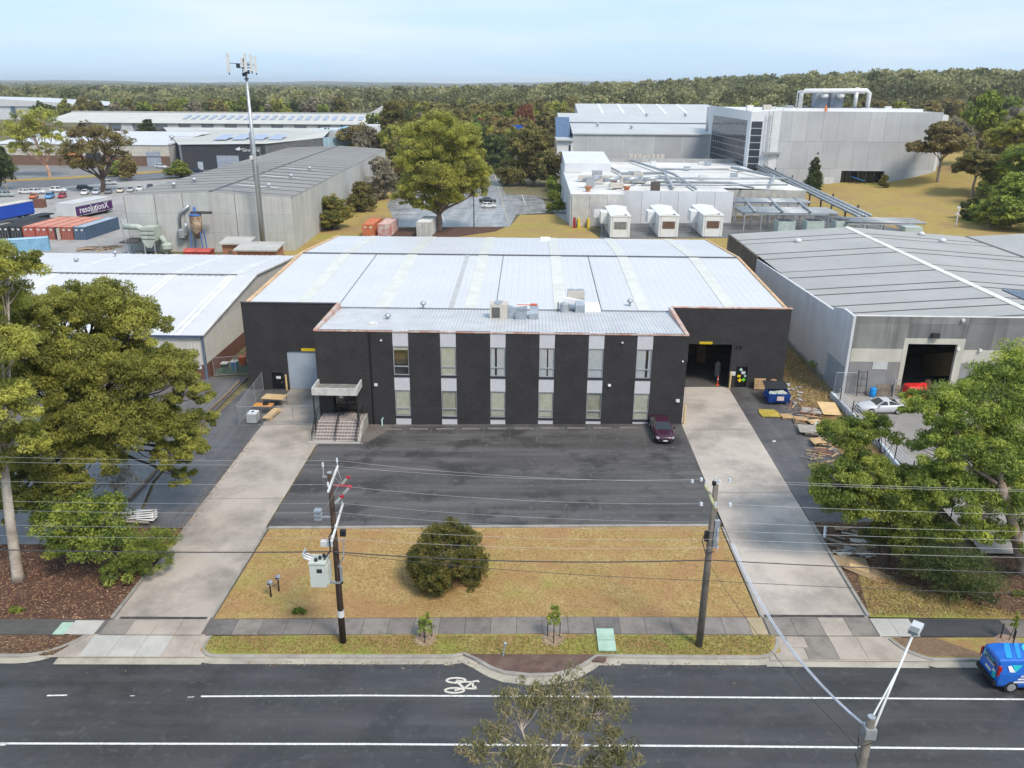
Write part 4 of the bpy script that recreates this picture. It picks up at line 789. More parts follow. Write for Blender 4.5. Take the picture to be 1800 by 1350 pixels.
# ---- brick huts
for x0, x1, y0, y1, z1, lb_ in ((-58.6, -53.8, 151.5, 155.5, 2.0, 'small red brick hut with a flat white roof beside the dust plant'), (-53.9, -46.8, 146, 151, 1.9, 'larger red brick hut with a sloped concrete roof under the phone mast')):
    h = thing('brick_hut', lb_, 'hut', ((x0+x1)/2, y0, -1.2)); part(MB().box(x0, x1, y0, y1, -1.3, z1), 'wall', brickmat('orange_brick', (.36, .17, .1), (1.2, 1.2, 1.2)), h)
    part(MB().prism([(y0-.5, z1), (y1+.3, z1+.5), (y1+.3, z1+.75), (y0-.5, z1+.25)], x0-.5, x1+.4, ax='x'), 'roof', concmat('hut_roof', (.46, .45, .42), .3), h); part(MB().box(x0+1, x0+1.9, y0-.05, y0, -1.2, .8), 'door', mat('door_brown', (.15, .1, .07), .7), h)
# ---- phone mast
mx_, my_ = -52.7, 157.5
tw = thing('phone_mast', 'tall galvanised phone mast with white antenna panels above the panel warehouse', 'mast', (mx_, my_, -1.2))
part(MB().tube([(mx_, my_, -1.2), (mx_, my_, 17), (mx_, my_, 32)], [.55, .4, .22], 12), 'pole', GALV, tw, smooth=True)
part(MB().box(mx_+.42, mx_+.62, my_-.35, my_-.15, 0, 16).box(mx_-.5, mx_-.35, my_-.3, my_-.15, 13, 22), 'cable_tray', mat('tray_grey', (.2, .21, .22), .6), tw)
part(MB().tube([(mx_, my_, 31), (mx_, my_, 34.6)], .2, 8).lathe((mx_, my_, 31.3), [(.5, 0), (.5, .15), (.2, .2)]).lathe((mx_, my_, 33.2), [(.9, 0), (.9, .12), (.3, .15)]), 'head_frame', DARKSILL, tw)
ANT = mat('antenna_white', (.6, .59, .56), .6)
for dx, dy, z0, hh, ww in ((-3.0, -.3, 32.4, 3.3, .45), (.35, -.8, 32.6, 3.0, .42), (1.2, -.2, 32.7, 2.9, .4), (1.75, .5, 32.4, 2.8, .35), (-.35, -.6, 32.9, 2.0, .4), (.8, 1.0, 32.6, 2.6, .4)):
    a = part(MB().box(mx_+dx-ww/2, mx_+dx+ww/2, my_+dy-.12, my_+dy+.12, z0, z0+hh), 'antenna', ANT, tw); part(MB().cyl((mx_+dx, my_+dy+.12, z0+hh*.5), (mx_, my_, z0+hh*.45), .06, n=5).cyl((mx_+dx, my_+dy+.05, z0-.35), (mx_+dx, my_+dy+.05, z0), .1, n=6), 'bracket', DARKSILL, a)
for dx, dy, z, s in ((-1.2, -.3, 33.2, .6), (.6, -.6, 32.2, .5), (-.5, .3, 31.8, .5), (.1, -.4, 34.2, .5)): part(MB().box(mx_+dx-s/2, mx_+dx+s/2, my_+dy-.2, my_+dy+.2, z, z+s*1.3), 'radio_unit', DARKSILL, tw)
part(MB().tube([(mx_+.3, my_-.2, 17.5), (mx_+1.2, my_-.2, 17.5), (mx_+1.2, my_-.2, 19.2), (mx_+.3, my_-.2, 19.2)], .05).lathe((mx_-.5, my_-.4, 17), [(.1, 0), (.35, .1), (.35, .7), (.1, .8)]), 'dish_mount', ANT, tw)
# ---- dust plant against the warehouse front
GRNP = mat('sage_green_plant', (.4, .45, .39), .7, var=.12, scale=1, streak=.5)
dp = thing('dust_collector', 'sage green dust collector hopper with a fat elbow duct on the warehouse front', 'dust collector', (-71, 157, -1.2)); P_ = lambda px, py, Y=158: atY(px, py, Y)
a, b = P_(255, 405), P_(283, 440); part(MB().prism([(a.x, 4.2), (b.x, 4.2), (b.x, 1.6), (b.x-.8, .3), (a.x+.8, .3), (a.x, 1.6)], 156, 159.5), 'hopper', GRNP, dp)
for z in (2.0, 2.8, 3.6): part(MB().box(a.x-.05, b.x+.05, 155.93, 156, z-.06, z+.06), 'rib', LAP, dp)
for x in (a.x+.3, b.x-.3):
    for y in (156.1, 159): part(MB().box(x-.1, x+.1, y, y+.2, -1.2, 1.6), 'leg', GALV, dp)
part(MB().tube([P_(217, 398), P_(243, 399), P_(252, 404), P_(258, 410)], .6, 10), 'duct', GRNP, dp, smooth=True); part(MB().tube([P_(283, 415), P_(290, 425), P_(288, 440), P_(296, 444)], .55, 8), 'elbow_duct', GRNP, dp, smooth=True)
part(MB().lathe(P_(294, 434), [(.4, -1), (1.1, -.3), (1.1, .5), (.3, .9)], 10), 'fan_housing', GRNP, dp)
part(MB().prism([(P_(222, 421).x, 1.3), (P_(250, 421).x, 1.3), (P_(250, 421).x, 1.5), (P_(222, 421).x, 1.5)], 155, 160), 'lean_to_roof', mat('dark_lean_to', (.06, .055, .055), .8), dp)
part(MB().cyl((P_(235, 420).x, 155.2, -1.2), (P_(229, 420).x, 155.2, 6), .1), 'prop', GALV, dp)
pp = thing('extraction_pipe', 'galvanised cranked extraction pipe with a grey fan box on the warehouse wall', 'pipe', (-62, 160, -1.2))
part(MB().tube([P_(332, 361, 160), P_(315, 375, 160), P_(317, 403, 160)], .3, 8), 'pipe', GALV, pp, smooth=True); q = P_(320, 410, 160); part(MB().lathe((q.x, 160, q.z), [(.3, 1), (.9, .6), (.9, -.8), (.4, -1.2)], 10), 'fan_box', mat('fan_grey', (.25, .27, .28), .6), pp)
part(MB().tube([P_(326, 392, 159.6), P_(328, 400, 159.6), P_(328, 412, 159.6), P_(322, 416, 159.6)], .28, 8), 'return_pipe', GALV, pp, smooth=True); q = P_(309, 417, 160.8); part(MB().box(q.x-.7, q.x+.7, 160.6, 160.95, q.z-2, q.z+1.4), 'cream_door', mat('cream_door', (.55, .48, .33), .7), pp)
cy = thing('cyclone_hopper', 'rust-streaked cream cyclone hopper on blue legs beside the small brick hut', 'hopper', (-60, 158, -1.2)); q = P_(347, 410)
part(MB().lathe((q.x, 158, 0), [(.5, 1.9), (1.0, 3.4), (1.15, 5.2), (1.15, 6.2), (.9, 6.4)], 14), 'hopper', mat('rusty_cream', (.5, .4, .28), .8, col2=(.12, .05, .025), scale=.9), cy, smooth=True)
BLU = mat('blue_steel', (.08, .17, .42), .5)
for dx, dy in ((-1, -1), (1, -1), (-1, 1), (1, 1)): part(MB().cyl((q.x+dx*1.2, 158+dy*1.0, -1.2), (q.x+dx*.95, 158+dy*.9, 3.4), .12, n=6), 'leg', BLU, cy)
part(MB().lathe((q.x, 158, 6.35), [(1.2, 0), (1.2, .3), (.3, .4), (.25, 1.6), (.02, 1.7)], 12), 'cap', BLU, cy); part(MB().box(q.x-.8, q.x+3.2, 157.6, 158.6, 6.7, 7.1), 'top_platform', mat('dark_lean_to', (.06, .055, .055), .8), cy)
solo(MB().box(-65.2, -60.4, 149.5, 152, -1.2, .9).prism([(149.3, .9), (152.2, .9), (151.5, 1.25), (150, 1.25)], -65.4, -60.2, ax='x'), 'skip_bin', mat('skip_red', (.45, .08, .06), .6, var=.2), 'red lidded skip bin behind the white shed roof', 'skip bin', (-62.8, 150, -1.2))

# ---- flat white plant building
FW_ = mat('white_flat_roof', (.66, .65, .62), .7, var=.1, scale=.12, stain=(.45, .42, .38), stain_amt=.5, stain_scale=.08); WW = [mat('white_cladding_%d' % i, c, .6, var=.04, scale=.3) for i, c in enumerate([(.56, .57, .59), (.6, .61, .63)])]
fb = thing('plant_building', 'low white flat-roofed plant building with ducts and pipes on its roof', 'building', (30, 187, .3))
ft = 7.5
part(MB().add([(9.0, 187, ft-.2), (21, 187, ft-.2), (21, 190, ft), (46, 190, ft), (46, 201, ft), (66, 201, ft-.5), (64, 272, ft), (8.8, 268, ft)], [(0, 1, 2, 3, 4, 5, 6, 7)]).add([(9.0, 187, ft-.5), (21, 187, ft-.5), (21, 190, ft-.5), (46, 190, ft-.5), (46, 201, ft-.5), (66, 201, ft-.9), (64, 272, ft-.5), (8.8, 268, ft-.5)], [(0, 1, 2, 3, 4, 5, 6, 7)]), 'roof', FW_, fb)
for k in range(3): part(MB().box(9+k*4+.03, 13+k*4-.03, 186.8, 187, 0, ft), 'wall_panel', mat('pale_grey_cladding', (.46, .45, .43), .7), fb)
for k in range(6): part(MB().box(21+k*4.17+.03, 21+(k+1)*4.17-.03, 189.7, 190, 0, ft+.5), 'wall_panel', WW[k % 2], fb)
part(MB().box(46.0, 66, 200.8, 201, 0, ft-.4), 'wall_panel', mat('beige_panel', (.42, .4, .36), .8, streak=.3), fb); part(MB().box(45.9, 46.1, 190.1, 201, 0, ft), 'wall_panel', WW[0], fb)
for k in range(8): part(MB().box(8.7, 9.0, 187+k*10+.05, 187+(k+1)*10-.05, 0, ft), 'wall_panel', WW[k % 2], fb)
part(MB().box(13.5, 17.5, 186.72, 186.8, .3, 5.0), 'service_door', mat('grey_shutter', (.4, .41, .42), .6), fb); part(MB().box(14, 16.5, 186.65, 186.72, 2.3, 4.2), 'wall_sign', mat('sign_white', (.7, .72, .75), .6), fb)
part(MB().box(9.3, 9.9, 184.5, 184.8, .2, 2.6), 'red_cabinet', mat('cabinet_red', (.3, .03, .04), .5), fb)
part(MB().box(8.8, 64, 267.6, 268, ft, ft+1.2), 'parapet', mat('grey_parapet', (.34, .34, .33), .8), fb)
for k in range(2): part(MB().box(10.5+k*2.2, 10.7+k*2.2, 184.5, 186.7, .2, 2.2).box(10.4+k*2.2, 10.8+k*2.2, 184.4, 184.6, .2, 2.4), 'yellow_guard', YEL, fb)
PIPE = mat('pipe_galvanised', (.36, .38, .4), .5, metal=.4); WP = mat('white_roof_unit', (.62, .62, .61), .6)
u = part(MB().prism([(262, ft), (235, ft), (235, ft+2.4), (262, ft+3.6)], 9, 22, ax='x'), 'roof_house', WW[1], fb)
rs = random.Random(3)
for k in range(10):
    x, y, s, hh = rs.uniform(11, 30), rs.uniform(196, 216), rs.uniform(1.2, 2.6), rs.uniform(.8, 2.2); part(MB().box(x, x+s*1.4, y, y+s, ft+.3, ft+.3+hh).box(x+.1, x+.3, y, y+.2, ft, ft+.3).box(x+s, x+s+.2, y+s-.2, y+s, ft, ft+.3), 'roof_unit', rs.choice([WP, GALV, BEIGE]), fb)
for x, y in ((13, 193), (22, 193.5), (20, 205)): part(MB().lathe((x, y, ft), [(.6, 0), (.6, .5), (.9, .9), (.8, 1.1)], 8), 'cowl', mat('rusty_cowl', (.4, .17, .09), .8), fb)
for k in range(4): part(MB().tube([(12+k*5, 200+k, ft+1.6), (15+k*5, 200+k, ft+1.9), (16.5+k*5, 204+k, ft+1.9)], .5, 8), 'roof_duct', GALV, fb, smooth=True)
part(MB().box(27.5, 29.5, 192, 193.5, ft, ft+2.2), 'dark_unit', mat('brown_unit', (.09, .07, .06), .8), fb)
def pipe_run(pts, r=.18, m=PIPE, par=None): return part(MB().tube(pts, r, 6), 'roof_pipe', m, par or fb, smooth=True)
zz = ft+.7
pipe_run([(28, 214, zz), (66, 217, zz)], .3); pipe_run([(30, 206, zz), (49, 206, zz), (52, 196, zz)], .3); pipe_run([(24, 225, zz), (36, 228, zz), (33, 195, zz)], .4); pipe_run([(20, 265, zz), (24, 228, zz)], .35); pipe_run([(31, 266, zz), (38, 225, zz), (38, 193, zz)], .35)
pipe_run([(26, 199, zz), (62, 203, zz)], .25); pipe_run([(58, 245, zz), (64, 222, zz), (58, 203, zz)], .4); pipe_run([(36, 238, zz), (56, 240, zz)], .3)
for k in range(7): x, y = rs.uniform(34, 62), rs.uniform(215, 262); part(MB().box(x, x+1.8, y, y+1.2, ft, ft+rs.uniform(.6, 1.4)), 'roof_unit', rs.choice([WP, GALV, DUCT]), fb)
# ---- generator containers
GENW = mat('generator_white', (.68, .69, .69), .5, var=.03); LOUV = mat('louvre_dark', (.13, .12, .12), .6); LOUVB = mat('louvre_rust', (.2, .1, .06), .7)
def generator(x, label, lm):
    g_ = thing('generator_unit', label, 'generator', (x, 171.3, gz(x)), 'generator units beside the plant building'); z = gz(x)
    part(MB().box(x, x+4.1, 171.3, 186, z+.25, z+4.55), 'enclosure', GENW, g_); part(MB().prism([(x-.1, z+4.55), (x+4.2, z+4.55), (x+4.2, z+4.75), (x+2.0, z+5.0), (x-.1, z+4.75)], 171.2, 186.1), 'roof', GENW, g_)
    part(MB().box(x+.1, x+4, 171.4, 186, z, z+.25), 'base', LAP, g_); n = 9; l = part(MB().box(x+.75, x+3.35, 171.25, 171.3, z+2.0, z+3.5), 'louvre', LOUV, g_)
    for k in range(n): part(MB().box(x+.8+k*2.5/n, x+.8+k*2.5/n+.14, 171.18, 171.25, z+2.05, z+3.45), 'blade', lm, l)
    part(MB().box(x+.35, x+.42, 171.27, 171.3, z+.3, z+4.5).box(x+3.6, x+3.67, 171.27, 171.3, z+.3, z+4.5), 'trim', GALV, g_); part(MB().box(x-1.6, x-.02, 177, 181, z+2.2, z+4.6), 'side_tank', GENW, g_)
    part(MB().cyl((x-1.3, 177.2, z), (x-1.3, 177.2, z+2.2), .1).cyl((x-.4, 177.2, z), (x-.4, 177.2, z+2.2), .1), 'tank_leg', GALV, g_); part(MB().lathe((x+3.1, 171.6, z+4.7), [(.3, 0), (.35, .25), (.05, .35)], 8), 'exhaust', DARKSILL, g_)
    part(MB().box(x+4.1, x+4.75, 184, 186, z+2.5, z+4.7), 'side_duct', GENW, g_)
generator(16.5, 'white generator unit with a grey louvre next to the dead patch of lawn', GALV); generator(26.6, 'white generator unit with a rust-brown louvre between the other two units', LOUVB); generator(35.8, 'white generator unit with a rust-brown louvre next to the mesh fence', LOUVB)
# ---- pipe racks
pr = thing('pipe_rack', 'steel pipe rack with silver pipes and fans in the fenced plant yard', 'pipe rack', (55, 180, 1)); rs = random.Random(5)
def lattice(x0, x1, y0, y1, z, n):
    for i in range(n+1):
        x = x0+(x1-x0)*i/n
        for y in (y0, y1): part(MB().box(x-.12, x+.12, y-.12, y+.12, gz(x), z), 'post', PIPE, pr)
        part(MB().box(x-.1, x+.1, y0+.12, y1-.12, z-.25, z), 'beam', PIPE, pr)
    for y in (y0, y1): part(MB().box(x0, x1, y-.1, y+.1, z+.01, z+.28), 'rail', PIPE, pr)
lattice(46, 64, 178, 186, 4.6, 5); lattice(46.5, 63, 190, 197, 5.2, 4); lattice(66, 80, 172, 179, 3.6, 4)
for k in range(5): pipe_run([(45.5, 179+k*1.6, 4.95+.1*(k % 2)), (66, 178.5+k*1.6, 4.95+.1*(k % 2))], .3 if k % 2 else .45, PIPE, pr)
for k in range(3): pipe_run([(46, 191+k*2.4, 5.6), (64, 191+k*2, 5.6)], .35, PIPE, pr); pipe_run([(66, 173+k*2.5, 4.1), (82, 172+k*2.5, 4.1)], .3, PIPE, pr); pipe_run([(48+k*6, 178, 5.4), (50+k*6, 197, 5.8)], .3, PIPE, pr)
AQ = mat('pale_green_unit', (.4, .47, .44), .6)
for x in (52, 58, 64): c = part(MB().box(x, x+3.6, 173.2, 176.5, gz(x), gz(x)+2.9), 'chiller', AQ, pr); [part(MB().box(x+.2+k*1.1, x+1.1+k*1.1, 173.4, 176.3, gz(x)+2.9, gz(x)+3.0), 'chiller_fan', DARKSILL, c) for k in range(3)]
c = part(MB().box(77, 80.5, 169.5, 172, 1.4, 3.6), 'chiller', AQ, pr)
pb_ = thing('pipe_bridge', 'long diagonal steel pipe bridge running down to the grassed mound', 'pipe bridge', (70, 225, 1))
A_, B_ = Vector((67.5, 268, 7.9)), Vector((70.5, 178, 4.4)); dr = (B_-A_)
for k in range(4): part(MB().tube([A_+Vector((k*.8, 0, .3*(k % 2))), B_+Vector((k*.8, 0, .3*(k % 2)))], .32, 6), 'pipe', PIPE, pb_, smooth=True)
for k in range(13):
    q = A_+dr*(k/12); part(MB().box(q.x-.5, q.x+3, q.y-.1, q.y+.1, q.z-.5, q.z-.3), 'cross_beam', PIPE, pb_)
    if k % 2: part(MB().box(q.x-.15, q.x+.15, q.y-.15, q.y+.15, gz(70), q.z-.5).box(q.x+2.5, q.x+2.8, q.y-.15, q.y+.15, gz(70), q.z+1.2), 'post', DARKSILL, pb_)
# ---- tall concrete block with glazed corner
dc = thing('concrete_block', 'tall windowless grey concrete building with a white corner and gridded glazing', 'building', (90, 255, 1.4))
DCP = [mat('mottled_concrete_%d' % i, c, .85, var=.08, scale=.12, streak=.12) for i, c in enumerate([(.43, .44, .455), (.45, .46, .475), (.47, .48, .49), (.415, .425, .44)])]
WHT = mat('white_render', (.66, .66, .67), .7, var=.03, scale=.4); rs = random.Random(8)
lv = [0.5, 7.2, 15.0, 23.6]
for r in range(3):
    off = rs.uniform(-1.5, 1.5); xs2 = [73.6]+[74+off+3+k*4.6 for k in range(10)]+[121]
    for a, b in zip(xs2, xs2[1:]):
        if r == 0 and a < 106.5 and b > 93.6:
            if a < 93.6: part(MB().box(a+.02, 93.6, 255, 255.5, lv[0], lv[1]), 'concrete_panel', DCP[1], dc)
            if b > 106.5: part(MB().box(106.5, b-.02, 255, 255.5, lv[0], lv[1]), 'concrete_panel', DCP[1], dc)
            part(MB().box(max(a, 93.6), min(b, 106.5), 255, 255.5, 6.6, lv[1]), 'concrete_panel', DCP[1], dc); continue
        part(MB().box(a+.02, b-.02, 255, 255.5, lv[r]+.02, lv[r+1]-.02), 'concrete_panel', rs.choice(DCP), dc)
part(MB().box(93.6, 106.5, 257.5, 258, .5, 6.6), 'porch_back', DG, dc)
for k in range(6): part(MB().box(94+k*2.4, 94.2+k*2.4, 255.4, 255.6, .5, 6.6), 'porch_mullion', DARKSILL, dc)
part(MB().obox((98.5, 254.3, 4.4), (4, 1.6, .15), ry=.3), 'blue_awning', mat('awning_blue', (.05, .25, .6), .5), dc)
part(MB().box(88, 91.5, 254.85, 255, 1.2, 4.6), 'double_door', mat('door_pale', (.55, .56, .57), .6), dc)
part(MB().add([(65, 256, 1), (73.6, 255, 1), (73.6, 255, 23.9), (65, 256, 23.3), (65, 262, 1), (73.6, 262, 1), (73.6, 262, 23.9), (65, 262, 23.3)], [(0, 1, 2, 3), (0, 3, 7, 4), (4, 7, 6, 5), (3, 2, 6, 7)]), 'corner_pier', WHT, dc)
def lface(y, z): return Vector((65-(y-256)*2.6/47, y, z))
part(MB().add([lface(256, 1), lface(304, 1), lface(304, 6.4), lface(256, 6.4)], [(0, 1, 2, 3)]).add([lface(256, 20.8), lface(304, 20.8), lface(304, 24), lface(256, 23.4)], [(0, 1, 2, 3)]).add([lface(256, 6.4), lface(259.2, 6.4), lface(259.2, 20.8), lface(256, 20.8)], [(0, 1, 2, 3)]).add([lface(299, 6.4), lface(304, 6.4), lface(304, 20.8), lface(299, 20.8)], [(0, 1, 2, 3)]), 'side_wall', WHT, dc, fix=False)
cw = part(MB().add([lface(259.2, 6.4)+Vector((.25, 0, 0)), lface(299, 6.4)+Vector((.25, 0, 0)), lface(299, 20.8)+Vector((.25, 0, 0)), lface(259.2, 20.8)+Vector((.25, 0, 0))], [(0, 1, 2, 3)]), 'curtain_wall', mat('mullion_pale', (.5, .5, .48), .6), dc, fix=False)
CWG = glassmat('blue_black_glass', (.035, .04, .055), .12)
for r in range(7):
    for c in range(15):
        y0, y1, z0, z1 = 259.3+c*2.64, 259.3+(c+1)*2.64-.28, 6.5+r*2.05, 6.5+(r+1)*2.05-.25; d = Vector((.08, 0, 0))
        part(MB().add([lface(y0, z0)+d, lface(y1, z0)+d, lface(y1, z1)+d, lface(y0, z1)+d], [(0, 1, 2, 3)]), 'pane', CWG, cw, fix=False)
for r in range(7): z0 = 6.5+r*2.05; part(MB().add([(65.3, 255.87, z0), (68.4, 255.5, z0), (68.4, 255.5, z0+1.8), (65.3, 255.87, z0+1.8)], [(0, 1, 2, 3)]), 'pane', CWG, cw, fix=False)
lad = MB()
for x in (69.8, 71.0): lad.box(x-.1, x+.1, 254.6, 254.8, 4, 23.5)
for k in range(9): lad.box(69.9, 70.9, 254.65, 254.75, 5+k*2.1, 5.15+k*2.1)
part(lad, 'ladder', PIPE, dc); part(MB().box(69, 74.5, 254.2, 254.9, 11.3, 11.9), 'ladder_landing', PIPE, dc); part(MB().box(68, 75, 252.6, 254.9, 4.2, 4.5), 'ladder_landing', PIPE, dc)
part(MB().add([(73.6, 255.2, 23.4), (121, 255.2, 23.4), (118, 310, 23.4), (62.6, 304, 23.4), (65, 257, 23.2)], [(0, 1, 2, 3, 4)]), 'roof', FW_, dc, fix=False); part(MB().box(120.6, 121, 255.5, 310, 0, 23.5).box(62.6, 121, 308, 310, 0, 23.4), 'rear_wall', DCP[0], dc)
part(MB().box(122, 126, 262, 300, 2, 22.6).box(121.0, 122.2, 256, 262, 2, 22.9), 'white_return', WHT, dc)
rf = part(MB().box(76, 118, 262, 262.3, 23.4, 24.3).box(88, 114, 258, 261, 23.4, 24.4), 'roof_upstand', WHT, dc)
part(MB().tube([(84, 272, 23.4), (84, 272, 28.4), (85, 272, 29.2), (104, 272, 29.4), (105, 272, 28.6), (105, 272, 23.4)], .7, 8), 'roof_pipe', WP, dc, smooth=True); part(MB().tube([(84, 276, 23.4), (84, 276, 28.8), (105, 276, 28.9)], .5, 8).tube([(101, 272, 24), (101, 272, 30.3)], .6, 8), 'roof_pipe', WP, dc, smooth=True)
for x in (91, 96): part(MB().box(x-2, x+2, 274, 277, 24, 29), 'cooling_unit', mat('steel_blue_unit', (.25, .28, .33), .6), dc); part(MB().lathe((x+.5, 273, 27), [(.6, 0), (1.3, .5), (1.3, 1.3), (.4, 1.8)], 10), 'fan_cowl', WP, dc)
part(MB().box(86, 104, 270.5, 277, 23.5, 24.2), 'plinth', mat('dark_plinth', (.1, .1, .11), .8), dc)
for x, y, s in ((66.5, 268, 1.5), (70, 262, 1.8), (73, 265, 1.2), (78, 266, 1.6), (110, 270, 1.4), (114, 268, 1.0)): part(MB().box(x, x+s*1.3, y, y+s, 23.3, 23.4+s), 'roof_unit', rs.choice([WP, GALV, BEIGE]), dc)
mb = MB()
for k in range(9): mb.box(74+k*1.2, 74.08+k*1.2, 264, 264.08, 23.4, 24.9)
for z in (24.2, 24.85): mb.box(74, 84, 264, 264.08, z, z+.07)
part(mb, 'roof_railing', PIPE, dc)
solo(MB().tube([(87.2, 257.5, 23.4), (87.2, 257.5, 25.0)], .3, 8).lathe((87.2, 257.5, 24.9), [(.12, 0), (.2, .2), (.05, .42)], 8), 'marker_post', mat('hi_vis_orange', (.8, .2, .05), .6), 'short orange marker standing on the edge of the concrete building roof', 'marker', (87.2, 257.5, 23.4))
# ---- grey panel warehouse behind the plant building
gw = thing('rear_panel_warehouse', 'grey panel warehouse with stepped metal roofs behind the flat white plant building', 'warehouse', (38, 300, 0))
for k in range(5): part(MB().box([14.2, 19.5, 32, 43, 53][k]+.15, [19.5, 32, 43, 53, 64][k]-.15, 300, 300.4, 0, 14.4), 'wall_panel', DCP[k % 4], gw); part(MB().box([14.2, 19.5, 32, 43, 53][k]-.15, [14.2, 19.5, 32, 43, 53][k]+.15, 300.1, 300.5, 0, 14.5), 'column', WP, gw)
GR3 = mat('pale_grey_roof', (.46, .47, .47), .55, var=.05, scale=.1)
part(MB().prism([(299.6, 14.4), (327, 16.6), (327, 14), (299.6, 14)], 14, 66, ax='x'), 'roof', GR3, gw); part(MB().box(14, 66, 327, 328, 10, 17), 'clerestory', mat('clerestory_dark', (.1, .13, .18), .4), gw); part(MB().prism([(328, 17), (360, 19.2), (360, 14), (328, 14)], 10, 75, ax='x'), 'roof', GR3, gw); part(MB().prism([(362, 18.6), (395, 22.2), (395, 14), (362, 14)], 19, 80, ax='x'), 'roof', GR3, gw)
for k in range(5): part(MB().prism([(362, 18.68), (395, 22.28), (395, 22.2), (362, 18.6)], 29+k*9, 30.2+k*9, ax='x'), 'skylight', STRIPW, gw)
for x, y, z in ((24, 318, 16), (36, 312, 15.5), (46, 348, 18.6), (62, 350, 18.7)): spin_vent(gw, x, y, z, 2)
for k in range(8): part(MB().box(31+k*1.45, 32.2+k*1.45, 271, 272, 8.0, 9.6-.4*(k in (3, 4))), 'condenser', BEIGE, gw)
wo = thing('white_office', 'small white two-storey office with dark slit windows next to the grey panel warehouse', 'office', (11, 298, 0)); part(MB().box(8.5, 14, 297, 310, 0, 12), 'wall', WHT, wo); part(MB().box(8, 14.1, 296, 312, 12, 12.5), 'roof', GR3, wo); part(MB().box(12.6, 13.3, 296.9, 297, 6, 10.5), 'window', CWG, wo)
part(MB().prism([(309, 12.5), (322, 19), (322, 12.5)], 8.3, 13.5, ax='x'), 'blue_gable', mat('blue_glazing', (.08, .13, .22), .2), wo)
# ---- left background: charcoal building, cream and brick unit, long sheds
ch = thing('charcoal_building', 'charcoal warehouse with white wall lettering and a pale roof with solar panels', 'building', (-120, 318, -1.2)); CHA = mat('charcoal_paint', (.045, .047, .055), .6, var=.06)
part(MB().prism([(-134.3, -1.3), (-102, -1.3), (-102, 8.6), (-134.3, 8.0)], 318, 318.5), 'front_wall', CHA, ch); part(MB().add([(-102, 318, -1.3), (-88, 352, -1.3), (-88, 352, 8.6), (-102, 318, 8.6)], [(0, 1, 2, 3)]), 'side_wall', mat('grey_charcoal', (.14, .145, .15), .6), ch, fix=False)
part(MB().add([(-134.3, 318, -1.3), (-160, 372, -1.3), (-160, 372, 8), (-134.3, 318, 8)], [(0, 1, 2, 3)]), 'side_wall', mat('streaked_white_wall', (.45, .45, .44), .8, streak=.6), ch, fix=False)
ROOFC = mat('cream_grey_roof', (.5, .49, .45), .6, var=.06, scale=.1)
part(MB().add([(-135, 317.5, 8.15), (-101.5, 317.5, 8.75), (-88, 352, 8.9), (-100, 420, 9.2), (-185, 420, 9.0), (-161, 372, 8.3)], [(0, 1, 2, 3, 4, 5)]), 'roof', ROOFC, ch, fix=False)
for k in range(9): y = 330+k*9; part(MB().add([(-140-k*5, y, 8.7), (-97, y+3, 9.1), (-97, y+3.5, 9.1), (-140-k*5, y+.5, 8.7)], [(0, 1, 2, 3)]), 'lap_line', LAP, ch, fix=False)
part(MB().box(-121, -112.5, 317.9, 318, -1.2, 4.2), 'roller_door', mat('pale_shutter', (.3, .34, .4), .6), ch); part(MB().box(-128.6, -126.6, 317.9, 318, -1.2, 1.8), 'door', mat('pale_blue_door', (.4, .47, .55), .6), ch)
text('wall_lettering', 'Giro Tire', 1.7, frameM((-107.6, 317.85, 6.3), (1, 0, 0), (0, 0, 1)), mat('sign_white', (.7, .72, .75), .6), ch); part(MB().prism([(-113.5, 6.6), (-111.5, 7.6), (-111.8, 6.9), (-110.8, 6.8), (-112.2, 6.1)], 317.8, 317.9), 'wall_emblem', mat('sign_white', (.7, .72, .75), .6), ch)
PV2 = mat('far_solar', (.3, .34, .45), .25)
for k in range(4): c = part(MB().add([(-128+k*7, 334+k, 9.0), (-122.5+k*7, 334+k, 9.0), (-124.5+k*7, 352+k, 10.0), (-130+k*7, 352+k, 10.0)], [(0, 1, 2, 3)]), 'solar_panel', PV2, ch, fix=False)
part(MB().add([(-88, 352, -1.3), (-78, 372, -1.3), (-78, 372, 9), (-88, 352, 9)], [(0, 1, 2, 3)]), 'glass_front', mat('pale_blue_glass', (.35, .5, .6), .2), ch, fix=False)
bo = thing('glass_office', 'pale blue glass-clad office at the end of the charcoal building', 'office', (-90, 405, 0)); part(MB().box(-105, -92, 400, 420, -1, 9.5), 'wall', mat('pale_clad', (.5, .55, .58), .5), bo); part(MB().box(-92, -86.5, 402, 418, 0, 10.5), 'blue_bay', mat('sky_blue_clad', (.25, .5, .7), .4), bo)
for k in range(2): part(MB().box(-91+k*2.4, -89+k*2.4, 401.9, 402, 3, 8), 'window', CWG, bo)
part(MB().box(-84, -76, 415, 425, 7, 11), 'white_awning', WHT, bo)
bk_ = thing('brick_unit', 'cream-fronted brick factory unit with a white roof behind the street gum trees', 'factory', (-165, 330, -1.2)); BRB = brickmat('brown_brick', (.17, .1, .07), (1.3, 1.3, 1.3))
part(MB().box(-215, -153.8, 330, 330.4, -1.3, 2.7).box(-148.0, -144.4, 330, 330.4, -1.3, 2.7), 'brick_wall', BRB, bk_); part(MB().box(-215, -144.4, 329.9, 330.4, 2.7, 7.0), 'cream_fascia', mat('cream_fascia', (.48, .45, .39), .7), bk_); part(MB().box(-153.8, -148, 330.1, 330.3, -1.2, 2.7).box(-153.8, -148.0, 329.8, 329.9, 2.7, 4.5), 'roller_door', mat('pale_shutter', (.3, .34, .4), .6), bk_)
